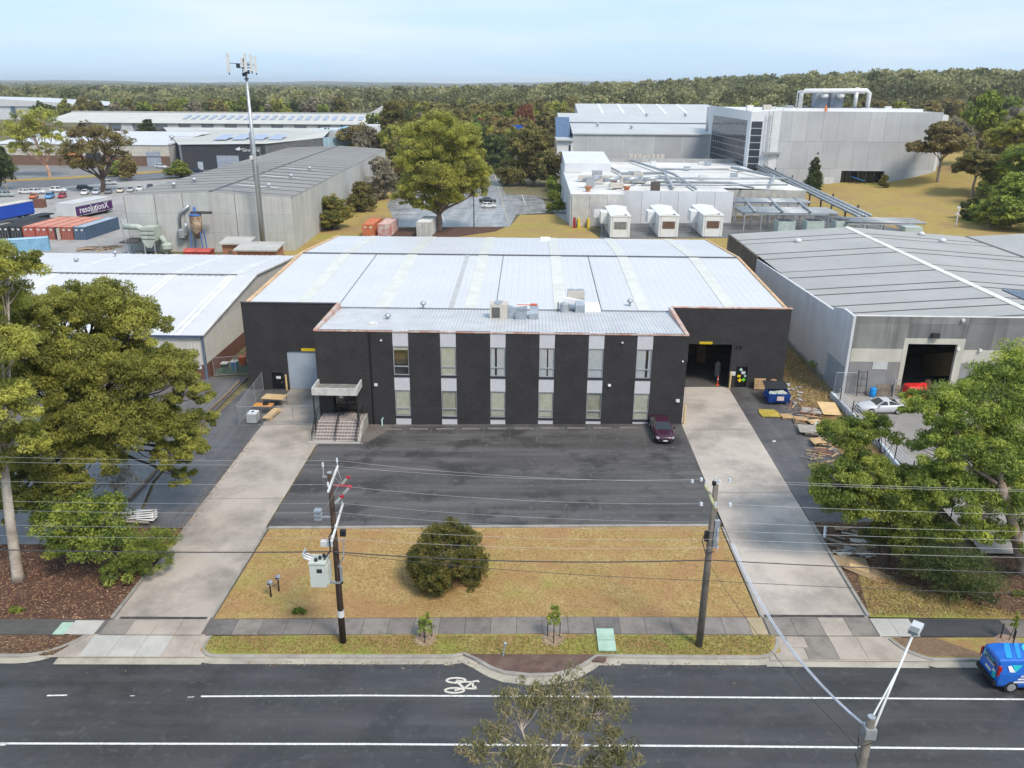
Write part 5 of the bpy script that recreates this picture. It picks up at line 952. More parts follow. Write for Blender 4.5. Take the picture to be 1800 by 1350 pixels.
mb = MB(); ribbed(mb, -216, -144, [(329.6, 7.0), (375, 9.6)], 1.5, .2, .05); part(mb, 'roof', WMET, bk_, fix=False); part(MB().box(-144.6, -144.3, 330, 375, -1, 7.5), 'side_wall', mat('streaked_white_wall', (.45, .45, .44), .8, streak=.6), bk_)
spin_vent(bk_, -149, 345, 8, 3)
for x, m in ((-186, mat('orange_goods', (.5, .2, .06), .7)), (-178, DARKSILL)): part(MB().box(x, x+6, 329.8, 329.95, -1.2, 4), 'open_bay', m, bk_)
lo = thing('long_shed', 'very long pale-roofed shed with sloped grey buttress panels in front of the tree belt', 'shed', (-190, 500, 1)); LW = mat('blue_grey_wall', (.36, .38, .42), .8, var=.05)
hz = gz(-190, 505); part(MB().box(-270, -96, 505, 506, hz-4, 7.2), 'wall', LW, lo)
for k in range(12):
    x = -262+k*14; part(MB().prism([(x, hz-3), (x+8.2, hz-3), (x+7.2, 7.2), (x+1, 7.2)], 503.5, 505), 'buttress_panel', mat('pale_buttress', (.5, .51, .53), .8), lo)
    part(MB().box(x+9, x+13, 504.9, 505, hz-3, 3.6), 'roller_door', mat('maroon_shutter', (.11, .07, .07), .7), lo)
part(MB().prism([(502.5, 7.2), (540, 11.6), (540, 7), (502.5, 7)], -296, -92, ax='x'), 'roof', ROOFC, lo); part(MB().box(-296, -92, 540, 542, 8, 12.4), 'ridge_parapet', mat('grey_parapet', (.34, .34, .33), .8), lo)
for k in range(22): x = -215+k*5.4; part(MB().add([(x, 516, 9.05), (x+2.6, 516, 9.05), (x+1.2, 530, 10.9), (x-1.4, 530, 10.9)], [(0, 1, 2, 3)]), 'solar_panel', PV2, lo, fix=False)
wb = thing('white_blue_shed', 'white shed with blue bays at the edge of the tree belt', 'shed', (-370, 640, 3)); part(MB().box(-460, -343, 640, 641, -4, 12), 'wall', mat('white_wall_far', (.55, .57, .6), .7), wb)
part(MB().prism([(-462, 12), (-341, 12), (-350, 14.5), (-400, 17), (-462, 18)], 639, 700), 'roof', WMET, wb)
for x in (-440, -418, -397, -383, -372, -358): part(MB().box(x, x+(3.5 if x < -390 else 2), 639.7, 640, 4, 12), 'blue_bay', mat('deep_blue_bay', (.07, .13, .32), .6), wb)
wc = thing('blue_sign_building', 'white shop with a blue fascia half hidden behind the gum tree', 'shop', (-8, 395, 0)); part(MB().box(-15, 2, 395, 405, 0, 10), 'wall', WHT, wc); part(MB().box(-11.5, -3.5, 394.6, 395, 9.2, 12.6), 'blue_fascia', mat('fascia_blue', (.02, .1, .5), .5), wc); part(MB().box(-19, -15, 393, 396, 4, 7), 'red_sign', mat('cabinet_red', (.3, .03, .04), .5), wc)
wd = thing('white_gable_house', 'small white gabled building among the trees behind the long shed', 'house', (-95, 560, 4)); part(MB().box(-108, -92, 560, 575, 2, 11), 'wall', WHT, wd); part(MB().prism([(-109, 11), (-91, 11), (-100, 16)], 559, 576), 'roof', WMET, wd)
# ---- mound lawn on the right
mb = MB(); nx, ny = 26, 20; vs = []
for j in range(ny+1):
    for i in range(nx+1):
        x, y = 66+i*4.5, 160+j*7.5; h = 6.2*smooth(100, 135, x)*smooth(205, 262, y)+1.6*smooth(190, 250, y)*smooth(74, 95, x)*(1-.35*smooth(95, 108, x)); vs.append((x, y, 1.4 if x >= 70 else gz(x)) if False else (x, y, gz(x, 0)+.05+h))
mb.add(vs, [(j*(nx+1)+i, j*(nx+1)+i+1, (j+1)*(nx+1)+i+1, (j+1)*(nx+1)+i) for j in range(ny) for i in range(nx)])
struct(mb.build('mound_lawn', GOLD, None, smooth=True, fix=False))
def moundz(x, y): return gz(x, 0)+.05+6.2*smooth(100, 135, x)*smooth(205, 262, y)+1.6*smooth(190, 250, y)*smooth(74, 95, x)*(1-.35*smooth(95, 108, x))
# ============================================================ VEHICLES
TYRE = mat('tyre_rubber', (.012, .012, .013), .85); RIM = mat('alloy_rim', (.42, .43, .44), .35, metal=.6); CGL = glassmat('car_glass', (.02, .025, .03), .04); HEAD = mat('lamp_clear', (.55, .55, .55), .2); TAIL = mat('lamp_red', (.35, .01, .01), .3); TRIM = mat('black_trim', (.015, .015, .017), .6)
def paint(name, c, r=.25): return mat('car_paint_'+name, c, r, var=.02, spec=.6)
CARS = {  # stations (x, half width, z low, z top); cabin profile x: ws base, ws top, rear top, rear base; z base, roof; half widths
 'sedan': dict(st=[(-2.4, .66, .38, .84), (-2.3, .8, .26, .98), (-1.9, .87, .2, 1.02), (-1., .9, .17, .99), (.3, .91, .17, .95), (1.1, .9, .17, .93), (1.9, .86, .19, .84), (2.28, .76, .25, .72), (2.4, .58, .33, .62)], cab=(1.1, .35, -.95, -1.75, .93, 1.44, .8, .6), wb=1.4),
 'coupe': dict(st=[(-2.25, .66, .4, .84), (-2.15, .82, .28, .96), (-1.7, .89, .2, .98), (-.9, .9, .16, .93), (.3, .9, .16, .9), (1.0, .9, .16, .87), (1.8, .86, .18, .78), (2.15, .74, .24, .64), (2.28, .5, .33, .55)], cab=(.85, .05, -.65, -1.75, .88, 1.3, .78, .56), wb=1.32),
 'suv': dict(st=[(-2.3, .72, .42, .98), (-2.22, .86, .3, 1.08), (-1.7, .91, .25, 1.08), (0, .93, .24, 1.05), (1.1, .92, .24, 1.02), (1.9, .88, .26, .95), (2.25, .78, .32, .8), (2.34, .6, .4, .7)], cab=(1.15, .55, -1.75, -2.2, 1.03, 1.68, .83, .66), wb=1.36),
 'hatch': dict(st=[(-1.95, .68, .4, .9), (-1.88, .82, .27, 1.0), (-1.4, .86, .2, 1.0), (0, .87, .18, .97), (.9, .86, .18, .94), (1.6, .82, .2, .84), (1.95, .66, .28, .7), (2.02, .5, .35, .62)], cab=(1.05, .4, -1.3, -1.82, .95, 1.46, .78, .6), wb=1.25),
}
def ringc(x, wd, zl, zt): 
    h = [(-wd*.86, zl), (-wd, zl+.16), (-wd, zt-.15), (-wd*.94, zt-.03), (-wd*.5, zt+.02), (0, zt+.035)]
    return [(x, y, z) for y, z in h]+[(x, -y, z) for y, z in h[-2::-1]]
def make_car(kind, m, label, group=None, full=True, name='parked_car'):
    c = CARS[kind]; r = thing(name, label, 'car', group=group)
    part(MB().loft([ringc(*s) for s in c['st']]), 'body', m, r, smooth=full)
    a, b, d, e, zb, zr_, wb_, wt = c['cab']
    V = [(a, -wb_, zb), (a, wb_, zb), (b, wt, zr_-.02), (b, -wt, zr_-.02), (d, -wt, zr_), (d, wt, zr_), (e, wb_, zb+.03), (e, -wb_, zb+.03)]
    mid = ((b+d)/2, 0, zr_+.045)
    part(MB().add(V+[mid], [(0, 1, 2, 3), (3, 2, 8), (2, 5, 8), (5, 4, 8), (4, 3, 8), (4, 5, 6, 7), (0, 3, 4, 7), (1, 6, 5, 2)]), 'cabin', m, r)
    def inset(q, k, off):
        q = [Vector(v) for v in q]; cc = sum(q, Vector())/4; nrm = (q[1]-q[0]).cross(q[3]-q[0]).normalized()
        return [cc+(v-cc)*k+nrm*off for v in q]
    def glass(nm, q, k=.9):
        q2 = inset(q, k, .012); cc = sum(q2, Vector())/4
        if (cc-Vector((0, 0, zb+.2))).dot((q2[1]-q2[0]).cross(q2[3]-q2[0])) < 0: q2 = inset(list(reversed(q)), k, .012)
        part(MB().add(q2, [(0, 1, 2, 3)]), nm, CGL, r, fix=False)
    glass('windscreen', [V[0], V[1], V[2], V[3]]); glass('rear_window', [V[7], V[6], V[5], V[4]], .86)
    for s in (0, 1):
        B = [V[0], V[3], V[4], V[7]] if s == 0 else [V[1], V[2], V[5], V[6]]; f = lambda p, q, t: tuple(p[i]+(q[i]-p[i])*t for i in range(3)); t = .48
        mb_, mt_ = f(B[0], B[3], t), f(B[1], B[2], t)
        glass('side_window', [B[0], mb_, mt_, B[1]], .82); glass('side_window', [mb_, B[3], B[2], mt_], .8)
    for sx in (1, -1):
        for sy in (1, -1):
            x, y = sx*c['wb'], sy*(c['st'][4][1]-.1); w_ = part(MB().cyl((x, y-.11, .32), (x, y+.11, .32), .33, n=14), 'wheel', TYRE, r)
            part(MB().cyl((x, y+sy*.1, .32), (x, y+sy*.125, .32), .21, n=10), 'rim', RIM, w_)
    xf, xr = c['st'][-1][0], c['st'][0][0]; zf, zk = c['st'][-2][3], c['st'][1][3]
    for sy in (1, -1):
        part(MB().obox((xf-.2, sy*.6, zf-.08), (.28, .36, .13), rz=-sy*.45), 'headlight', HEAD, r); part(MB().obox((xr+.08, sy*.62, zk-.13), (.12, .3, .16), rz=sy*.3), 'tail_light', TAIL, r)
    if full:
        for sy in (1, -1): part(MB().obox((a-.25, sy*(c['st'][4][1]+.08), zb+.08), (.14, .2, .12)), 'mirror', m, r)
        part(MB().box(xf-.16, xf+.03, -.62, .62, .3, .46), 'bumper', TRIM, r); part(MB().box(xf-.08, xf+.045, -.3, .3, .5, .6), 'grille', TRIM, r); part(MB().box(xf+.03, xf+.06, -.2, .2, .36, .47), 'number_plate', PAPER, r); part(MB().box(xr-.03, xr+.1, -.2, .2, .6, .72), 'number_plate', PAPER, r)
        part(MB().box(xr-.02, xr+.16, -.62, .62, .32, .46), 'bumper', TRIM, r)
    return r
def put(o, x, y, head, z=None): o.location = (x, y, gz(x) if z is None else z); o.rotation_euler = (0, 0, math.radians(head)); return o
mar = paint('maroon', (.045, .012, .028)); p = G(1164, 762); put(make_car('sedan', mar, 'dark maroon sedan parked against the black office wall'), 12.35, 69.55, -90, gz(12.35)+.105)
put(make_car('coupe', paint('silver', (.5, .51, .53), .3), 'silver coupe parked on the raised yard of the grey warehouse'), 34.2, 74.0, 184, 1.2)
WHP, SIL, BLKP_, NAVY = paint('white', (.6, .6, .6)), paint('silver2', (.4, .41, .42)), paint('black', (.02, .022, .025)), paint('navy', (.02, .03, .06))
put(make_car('hatch', WHP, 'white hatchback parked in the wet rear car park', full=False), -11.6, 218, 8); put(make_car('sedan', BLKP_, 'black sedan parked behind the white hatchback in the rear car park', full=False), -12.4, 229, 10)
gs = 'cars parked along the street and container yard'
far_cars = [('suv', paint('silver_blue', (.33, .37, .36)), 11, 346, 5, 'silver blue wagon on the street beyond the blue truck trailer'), ('hatch', WHP, 46, 341, 8, 'white hatchback on the street just behind the orange car'), ('suv', paint('white2', (.62, .62, .63)), 66, 341, 8, 'white van-like wagon on the street between the orange and blue cars'), ('suv', paint('white3', (.66, .66, .66)), 103, 338, 12, 'white four-wheel drive on the street behind the red car'), ('suv', paint('dark_green', (.02, .03, .03)), 150, 334, 15, 'dark green four-wheel drive on the street behind the gum tree row'), ('suv', paint('silver3', (.45, .46, .48)), 193, 325, 22, 'silver wagon on the street beside the big gum trunk'),
 ('hatch', paint('orange', (.5, .13, .03)), 60, 349, -75, 'orange car parked nose-out in the container yard'), ('suv', paint('sky_blue', (.12, .3, .55)), 88, 349, -75, 'sky blue car parked nose-out beside the red car'), ('hatch', paint('red', (.35, .02, .04)), 110, 348, -75, 'dark red car parked nose-out in the container yard'),
 ('sedan', paint('white4', (.68, .68, .68)), 150, 342, -72, 'white sedan parked nose-out left of the pale blue sedan'), ('sedan', paint('ice_blue', (.5, .55, .62)), 170, 341, -72, 'ice blue sedan parked nose-out under the big gum'), ('sedan', paint('grey', (.16, .17, .18)), 191, 340, -70, 'dark grey sedan parked nose-out right of the big gum'), ('sedan', paint('cream', (.55, .5, .4)), 212, 338, -70, 'cream sedan parked nose-out between the grey and silver sedans'), ('sedan', SIL, 230, 337, -70, 'silver sedan parked nose-out beside the cream sedan'), ('sedan', paint('white5', (.64, .65, .66)), 246, 335, -70, 'white sedan parked nose-out near the panel warehouse corner'), ('sedan', paint('charcoal', (.05, .055, .06)), 264, 332, -70, 'charcoal sedan at the panel warehouse end of the parked row'),
 ('suv', paint('white6', (.6, .61, .62)), 284, 296, -20, 'white pickup outside the cream-fronted brick unit'), ('sedan', NAVY, 347, 303, 5, 'navy sedan outside the charcoal building')]
proto = {}
for kind, m, px, py, hd, lb_ in far_cars:
    p = G(px, py); put(make_car(kind, m, lb_, gs, False), p.x, p.y, hd, gz(p.x)+.07)
# ---- signwritten van
vb = paint('van_blue', (.01, .12, .5)); TEAL = mat('van_teal', (.02, .45, .5), .35); VW = mat('van_white', (.7, .7, .72), .4); VDK = mat('van_navy_film', (.015, .03, .1), .2)
vn = thing('delivery_van', 'blue signwritten van with teal and white stripes at the kerb', 'van')
vst = [(-2.12, .74, .42, 1.05, .62, 1.72), (-2.05, .86, .3, 1.1, .68, 1.8), (-1.6, .9, .24, 1.1, .72, 1.86), (.4, .91, .22, 1.08, .72, 1.86), (.85, .91, .22, 1.06, .7, 1.78), (1.45, .9, .22, 1.05, .62, 1.14), (1.95, .84, .25, .95, .6, 1.0), (2.2, .66, .34, .75, .5, .8)]
part(MB().loft([[(x, -w_*.9, zl), (x, -w_, zl+.2), (x, -w_, zm), (x, -wt, zt-.06), (x, -wt*.86, zt), (x, 0, zt+.03), (x, wt*.86, zt), (x, wt, zt-.06), (x, w_, zm), (x, w_, zl+.2), (x, w_*.9, zl)] for x, w_, zl, zm, wt, zt in vst]), 'body', vb, vn, smooth=False)
part(MB().add([(-2.13, -.62, 1.2), (-2.13, .62, 1.2), (-2.115, .56, 1.66), (-2.115, -.56, 1.66)], [(0, 1, 2, 3)]), 'rear_window', VDK, vn, fix=False)
part(MB().box(-2.24, -2.05, -.8, .8, .34, .58), 'bumper', TRIM, vn); part(MB().box(-2.15, -2.12, -.24, .24, .78, .9), 'number_plate', PAPER, vn)
part(MB().add([(.9, -.66, 1.74), (.9, .66, 1.74), (1.44, .72, 1.16), (1.44, -.72, 1.16)], [(0, 1, 2, 3)]), 'windscreen', CGL, vn, fix=False)
for sy in (-1, 1):
    part(MB().box(-2.14, -1.98, sy*.78-.06, sy*.78+.06, .95, 1.5), 'tail_light', TAIL, vn)
    for x in (-1.35, 1.35): w_ = part(MB().cyl((x, sy*.8-.11, .33), (x, sy*.8+.13, .33), .34, n=16), 'wheel', TYRE, vn); part(MB().cyl((x, sy*.91, .33), (x, sy*.945, .33), .22, n=12), 'rim', RIM, w_)
def vside(pts, m, nm='side_stripe'): part(MB().add([(x, -(.925-.19*max(0, (z-1.08)/.72))-.012, z) for x, z in pts], [tuple(range(len(pts)))]), nm, m, vn, fix=False)
for k, (z0, dx) in enumerate(((.98, 0), (.8, -.12), (.62, -.28))): vside([(-1.05+dx, z0), (-.35+dx*.6, z0+.02), (-.3+dx*.6, z0+.13), (-1.0+dx, z0+.11)], VW); vside([(-.33+dx*.6, z0+.02), (.7, z0-.32), (.7, z0-.18), (-.3+dx*.6, z0+.13)], TEAL)
vside([(-1.6, 1.25), (-1.32, 1.25), (-1.55, 1.6), (-1.72, 1.55)], VW); vside([(-1.32, 1.25), (-.95, 1.62), (-1.5, 1.62)], TEAL); vside([(-.6, .32), (1.0, .32), (1.0, .5), (-.6, .5)], TEAL)
def vrear(pts, m): part(MB().add([(-2.15, y, z) for y, z in pts], [tuple(range(len(pts)))]), 'rear_stripe', m, vn, fix=False)
vrear([(-.72, .72), (-.42, .62), (-.38, .95), (-.66, 1.1)], TEAL); vrear([(-.68, 1.1), (-.36, .95), (-.4, 1.15)], VW); vrear([(.45, 1.2), (.6, 1.2), (.55, 1.65), (.42, 1.65)], TEAL); vrear([(.64, .95), (.74, .95), (.7, 1.15), (.62, 1.15)], VW)
text('van_lettering', 'Home', .26, frameM((-2.16, -.02, 1.5), (0, -1, 0), (.05, 0, 1)), TEAL, vn); text('van_lettering', 'Nuclean', .22, frameM((-2.16, -.1, 1.3), (0, -1, 0), (.05, 0, 1)), VW, vn); text('van_lettering', 'H', .3, frameM((-2.16, .42, 1.42), (0, -1, 0), (.05, 0, 1)), VW, vn)
VLB = mat('van_light_blue', (.02, .28, .7), .35)
for x_, w_ in ((-1.75, .3), (-1.2, .22), (.8, .2)): part(MB().add([(x_, -.6, 1.893), (x_+w_, -.6, 1.893), (x_+w_+.5, .6, 1.893), (x_+.5, .6, 1.893)], [(0, 1, 2, 3)]), 'roof_stripe', VLB, vn, fix=False)
mb = MB(); n = 28
for j in range(n):
    t0, t1 = 2*math.pi*j/n, 2*math.pi*(j+1)/n; mb.add([(.05+r_*math.cos(t)*1.0, r_*math.sin(t)*.98, 1.888+.025*(1-abs(r_*math.sin(t))/.7)) for r_, t in ((.5, t0), (.6, t0), (.6, t1), (.5, t1))], [(0, 1, 2, 3)])
part(mb, 'roof_ring', mat('van_cyan', (.05, .55, .65), .35), vn, fix=False)
mb = MB()
for q in ((-.25, .3, .12, .26), (-.25, .3, -.26, -.12), (-.03, .1, -.12, .12)): mb.add([(q[0]+.05, q[2], 1.922), (q[1]+.05, q[2], 1.922), (q[1]+.05, q[3], 1.922), (q[0]+.05, q[3], 1.922)], [(0, 1, 2, 3)])
part(mb, 'roof_letter', VW, vn, fix=False)
put(vn, 27.35, 36.55, 1)
vn.scale = (1.05, 1.05, 1.05)

# ============================================================ CONTAINERS AND TRAILERS
def container(name, label, m, loc, rz, L_=6.06, W_=2.44, H_=2.59, group=None, doors=True, dm=None, open_=False, roofm=None):
    """front (doors) faces local -Y"""
    c = thing(name, label, 'container', (0, 0, 0), group); part(MB().box(-W_/2+.05, W_/2-.05, .05, L_-.05, .12, H_-.06), 'core', m if not open_ else DARKSILL, c)
    for s in (-1, 1):
        mb = MB(); n = int(L_/.28); d = L_/n; x = s*(W_/2-.045)
        prof = [(i*d+o, h) for i in range(n) for o, h in ((0, 0), (d*.3, 0), (d*.45, .035), (d*.85, .035))]+[(L_, 0)]
        vs = [(x+s*h, y, z) for z in (.15, H_-.12) for y, h in prof]; k = len(prof); mb.add(vs, [(i, i+1, k+i+1, k+i) for i in range(k-1)]); part(mb, 'side', m, c, fix=False)
    mb = MB()
    for x in (-W_/2, W_/2-.1):
        for y in (0, L_-.1): mb.box(x, x+.1, y, y+.1, 0, H_)
        mb.box(x, x+.1, .1, L_-.1, 0, .14); mb.box(x, x+.1, .1, L_-.1, H_-.12, H_)
    for y in (0, L_-.1): mb.box(-W_/2+.1, W_/2-.1, y, y+.1, 0, .14); mb.box(-W_/2+.1, W_/2-.1, y, y+.1, H_-.12, H_)
    part(mb, 'frame', m, c)
    mb = MB(); n = int(L_/.45); ribbed(mb, .08, L_-.08, [(-W_/2+.08, H_-.03), (W_/2-.08, H_-.03)], .45, .16, .03, ax='y'); part(mb, 'roof', roofm or m, c, fix=False)
    if doors:
        for s in (-1, 1):
            if open_ and s == 1: continue
            x0, x1 = (-W_/2+.1, -.01) if s < 0 else (.01, W_/2-.1); d = part(MB().box(x0, x1, .01, .05, .14, H_-.12), 'door', dm or m, c)
            for xx in (x0+.3, x1-.3): part(MB().cyl((xx, -.02, .18), (xx, -.02, H_-.16), .025, n=5), 'lock_bar', GALV, d)
            part(MB().box(x0+.35, x0+.8, -.002, .01, H_-.8, H_-.45), 'marking', PAPER, d)
        if open_: part(MB().obox((W_/2-.05, -.55, H_/2), (.06, 1.1, H_-.3)), 'open_door', mat('door_inner_pale', (.5, .48, .44), .7), c)
    c.location = loc; c.rotation_euler = (0, 0, rz); return c
def cpaint(n, c): return mat('container_'+n, c, .65, var=.12, scale=.8, streak=.35)
RED1, RED2, DRK, DBL = cpaint('red', (.38, .085, .06)), cpaint('brick', (.32, .09, .055)), cpaint('black', (.025, .025, .027)), cpaint('navy', (.06, .1, .16)); FADE = mat('faded_red_roof', (.48, .22, .16), .8, var=.15, scale=.4); BLR = mat('faded_blue_roof', (.3, .36, .42), .7, var=.1)
z0 = -1.15
for i, (px, m, rm, lb_, op, L_) in enumerate(((-6, DRK, None, 'black shipping container at the outer end of the row', False, 12.2), (22, DRK, None, 'black shipping container beside the red container', False, 12.2), (48, RED1, FADE, 'bright red shipping container next to the black one', False, 14), (70, RED1, FADE, 'bright red shipping container beside the open one', False, 14), (94, RED2, FADE, 'red shipping container with one door standing open', True, 14), (119, RED2, FADE, 'rust red shipping container next to the navy container', False, 14), (144, DBL, BLR, 'navy shipping container with a faded blue roof at the end of the row', False, 14))):
    p = G(px, 422); container('shipping_container', lb_, m, (-95.6-(6-i)*2.75-.9, 171.0, z0), -.03, L_, 2.6, 2.75, 'shipping containers in the yard', open_=op, roofm=rm)
container('shipping_container', 'sky blue shipping container standing in front of the red row', cpaint('sky', (.2, .38, .52)), (-105.5, 156.0, z0), -math.radians(64), 9.5, 2.44, 2.6, 'shipping containers in the yard', doors=False, roofm=mat('sky_roof', (.35, .5, .6), .6))
container('shipping_container', 'orange shipping container on the dry grass behind the black warehouse', cpaint('orange', (.5, .15, .06)), (G(647, 417).x+.1, G(647, 417).y, gz(-34)), -.02, 9, 2.6, 2.75, 'containers behind the black warehouse')
container('shipping_container', 'peeling pink and white shipping container beside the orange one', mat('peeling_pink', (.45, .16, .14), .8, col2=(.6, .52, .48), scale=1.1), (G(674, 417).x+.15, G(674, 417).y, gz(-30)), -.05, 9, 2.6, 2.75, 'containers behind the black warehouse')
container('site_hut', 'pale grey portable hut beneath the big gum behind the warehouse', mat('hut_grey', (.48, .48, .45), .7, var=.1, streak=.3), (G(745, 417).x, G(745, 417).y, gz(-23)), -.06, 9, 3.1, 3.2, roofm=mat('hut_roof_pale', (.6, .6, .58), .6))
def trailer(name, label, A, B, wd, hh, sidem, roofm, deck=1.1, endm=None):
    A, B = Vector(A), Vector(B); d = B-A; L_ = d.length; t = thing(name, label, 'trailer', (0, 0, 0))
    part(MB().box(0, L_, 0, wd, deck, deck+hh), 'body', sidem, t); part(MB().box(-.04, L_+.04, -.04, wd+.04, deck+hh, deck+hh+.15), 'roof', roofm, t); part(MB().box(0, L_, .3, wd-.3, deck-.3, deck-.01), 'chassis', TRIM, t)
    if endm: part(MB().box(-.06, -.001, .05, wd-.05, deck+.1, deck+hh), 'rear_doors', endm, t)
    for x in (1.5, 2.8, L_-2.5): 
        for y in (.2, wd-.2): w_ = part(MB().cyl((x, y-.2, .5), (x, y+.2, .5), .5, n=12), 'wheel', TYRE, t)
    part(MB().box(L_-3.2, L_-3.05, .3, .45, 0, deck-.3), 'prop_leg', TRIM, t)
    t.location = (A.x, A.y, -1.13); t.rotation_euler = (0, 0, math.atan2(d.y, d.x)); return t, L_
PURP = mat('deep_purple', (.07, .015, .1), .4, var=.04); TWH = mat('trailer_white', (.6, .6, .59), .5, var=.06)
t, L_ = trailer('box_trailer', 'white and purple lettered box trailer parked behind the red containers', (-115.0, 198.5), (-112.4, 212.5), 4.9, 3.0, TWH, mat('trailer_roof', (.5, .5, .5), .6), .8, TWH)
p_ = part(MB().box(.6, L_-.1, -.05, -.001, .95, 3.0), 'side_panel', PURP, t); part(MB().box(.6, L_-.1, -.045, -.001, 3.05, 3.25), 'light_strip', GALV, t); text('side_lettering', 'resolutionX', 2.2, frameM((L_*.5, -.07, 2.1), (1, 0, 0), (0, 0, 1)), VW, p_); text('side_lettering', 'TELEVISION', .5, frameM((L_*.5, -.07, 1.15), (1, 0, 0), (0, 0, 1)), VW, p_)
t.location = (-111.3, 196.5, -1.13); t.rotation_euler = (0, 0, math.radians(80))
t, L_ = trailer('curtain_trailer', 'royal blue curtain-sided truck trailer with a cream roof in the yard', (-124, 186), (-126.5, 206), 2.6, 2.9, mat('curtain_blue', (.01, .06, .38), .5, var=.1, scale=2), mat('cream_roof', (.55, .52, .45), .6), 1.0)
t.location = (-127.5, 181.5, -1.13); t.rotation_euler = (0, 0, math.radians(80))
fb2 = thing('flatbed_trailer', 'dark flatbed trailer deck parked between the blue trailer and the containers', 'trailer', (-112, 181, -1.1)); part(MB().obox((-116.5, 187, 1.0), (3, 13, .25), rz=-.1), 'deck', TRIM, fb2); part(MB().obox((-116.5, 187, .4), (1.2, 12, .6), rz=-.1), 'chassis', DARKSILL, fb2)
for y in (182, 183.5): part(MB().cyl((-118, y, -.6), (-115, y, -.6), .5, n=12), 'axle', TYRE, fb2)
solo(MB().box(-133.6, -130.6, 216, 218, -1.1, .9).box(-133.2, -131, 216.3, 217.7, .9, 1.1), 'site_crate', mat('rusty_crate', (.16, .07, .05), .8), 'rust brown crate standing alone in the yard behind the purple trailer', 'crate', (-132, 217, -1.1))
rs = random.Random(2); sc = thing('timber_scrap', 'heap of red and pale timber scrap beside the sky blue container', 'timber', (-88, 161, -1.1))
for k in range(14): part(MB().obox((-88+rs.uniform(-3.5, 3.5), 161+rs.uniform(-2, 2), -1+rs.uniform(0, .5)), (rs.uniform(2, 4), .3, .12), rz=rs.uniform(-.4, .9)), 'plank', rs.choice([PALW, RED1, PALG, LOG]), sc)
# ============================================================ POLES AND WIRES
DKW = mat('dark_stained_pole', (.05, .03, .022), .8, var=.3, scale=1.2, streak=.4); GRW = mat('weathered_grey_pole', (.15, .13, .11), .9, var=.25, scale=1.5, streak=.5); YW = mat('lichen_crossarm', (.4, .38, .22), .85, var=.25, scale=2); PORC = mat('porcelain', (.5, .53, .56), .3); WST = mat('white_steel_arm', (.6, .6, .58), .5); WIRE = mat('aluminium_wire', (.4, .4, .4), .5, metal=.3); BWIRE = mat('black_cable', (.05, .05, .05), .6)
def insul(par, p, s=.1, up=True):
    s *= .55; part(MB().lathe((p.x, p.y, p.z), [(s*.35, -.28), (s*.35, -.1), (s, -.08), (s*.5, -.02), (s, 0), (s*.5, .06), (s*.9, .08), (s*.3, .16)], 8), 'insulator', PORC, par, smooth=False)
x1, y1 = -10.8, 39.34; zb1 = gz(x1)+.12
po = thing('power_pole', 'dark brown timber power pole carrying a grey transformer and a white band', 'power pole', (x1, y1, zb1))
part(MB().tube([(x1, y1, zb1-.3), (x1, y1, 5), (x1, y1, 11.05)], [.2, .17, .13], 10), 'pole', DKW, po, smooth=True); part(MB().cyl((x1, y1, 11.05), (x1, y1, 11.1), .14), 'pole_cap', GALV, po); part(MB().cyl((x1, y1, 1.75), (x1, y1, 2.2), .2, n=12), 'white_band', WST, po)
HV1 = [atY(597, 832, 40.5), atY(589, 838, 39.6), atY(586, 880, 38.2)]; a, c = Vector((x1+.18, 40.5, 10.9)), Vector((x1+.18, 38.1, 10.55))
part(MB().obox((a+c)/2, (.1, (a-c).length, .12), rx=math.atan2(a.z-c.z, a.y-c.y)), 'cross_arm', WST, po)
HV1 = [Vector((x1+.18, 40.4, 11.3)), Vector((x1-.35, 39.4, 11.5)), Vector((x1+.18, 38.2, 10.95))]; part(MB().box(x1-.42, x1-.1, 39.32, 39.4, 10.75, 10.85).cyl((x1-.35, 39.36, 10.8), (x1-.35, 39.4, 11.3), .04, n=6), 'side_bracket', GALV, po)
for q in HV1: insul(po, q, .13)
part(MB().obox((x1+.55, 39.7, 10.1), (.9, .08, .1)), 'fuse_arm', mat('fuse_red', (.4, .03, .05), .5), po)
for k, (dx, dz) in enumerate(((.75, 10.35), (.95, 10.05), (.6, 9.75))): f = part(MB().cyl((x1+dx-.25, 39.9-k*.55, dz-.25), (x1+dx+.05, 39.9-k*.55, dz+.1), .085, n=7), 'fuse_cutout', mat('fuse_grey', (.38, .38, .37), .5), po); part(MB().obox((x1+dx+.12, 39.9-k*.55, dz+.17), (.2, .12, .14)), 'fuse_cap', MATS['fuse_red'], f)
a, c = Vector((x1+.2, 40.9, 8.3)), Vector((x1+.2, 37.9, 7.6)); part(MB().obox((a+c)/2, (.1, (a-c).length, .12), rx=math.atan2(a.z-c.z, a.y-c.y)), 'cross_arm', WST, po)
LV1 = [a+(c-a)*t+Vector((0, 0, .15)) for t in (.05, .3, .68, .95)]
for q in LV1: insul(po, q, .08)
part(MB().box(x1-1.0, x1-.6, 39.1, 39.5, 8.2, 8.3).box(x1-1.0, x1-.6, 39.1, 39.5, 8.45, 8.55).box(x1-1.0, x1-.6, 39.1, 39.5, 8.7, 8.8).box(x1-.6, x1-.1, 39.25, 39.35, 8.3, 8.38), 'surge_frame', GALV, po)
TR = mat('transformer_grey', (.5, .53, .48), .55, var=.06); tx0, tx1, ty = x1-1.4, x1-.5, 39.1
tr = part(MB().box(tx0, tx1, ty-.4, ty+.45, 4.15, 5.65).box(tx0-.04, tx1+.04, ty-.45, ty+.5, 5.65, 5.75), 'transformer', TR, po); part(MB().box(tx0+.4, tx0+.7, ty-.415, ty-.4, 5.1, 5.35), 'rating_plate', DARKSILL, tr)
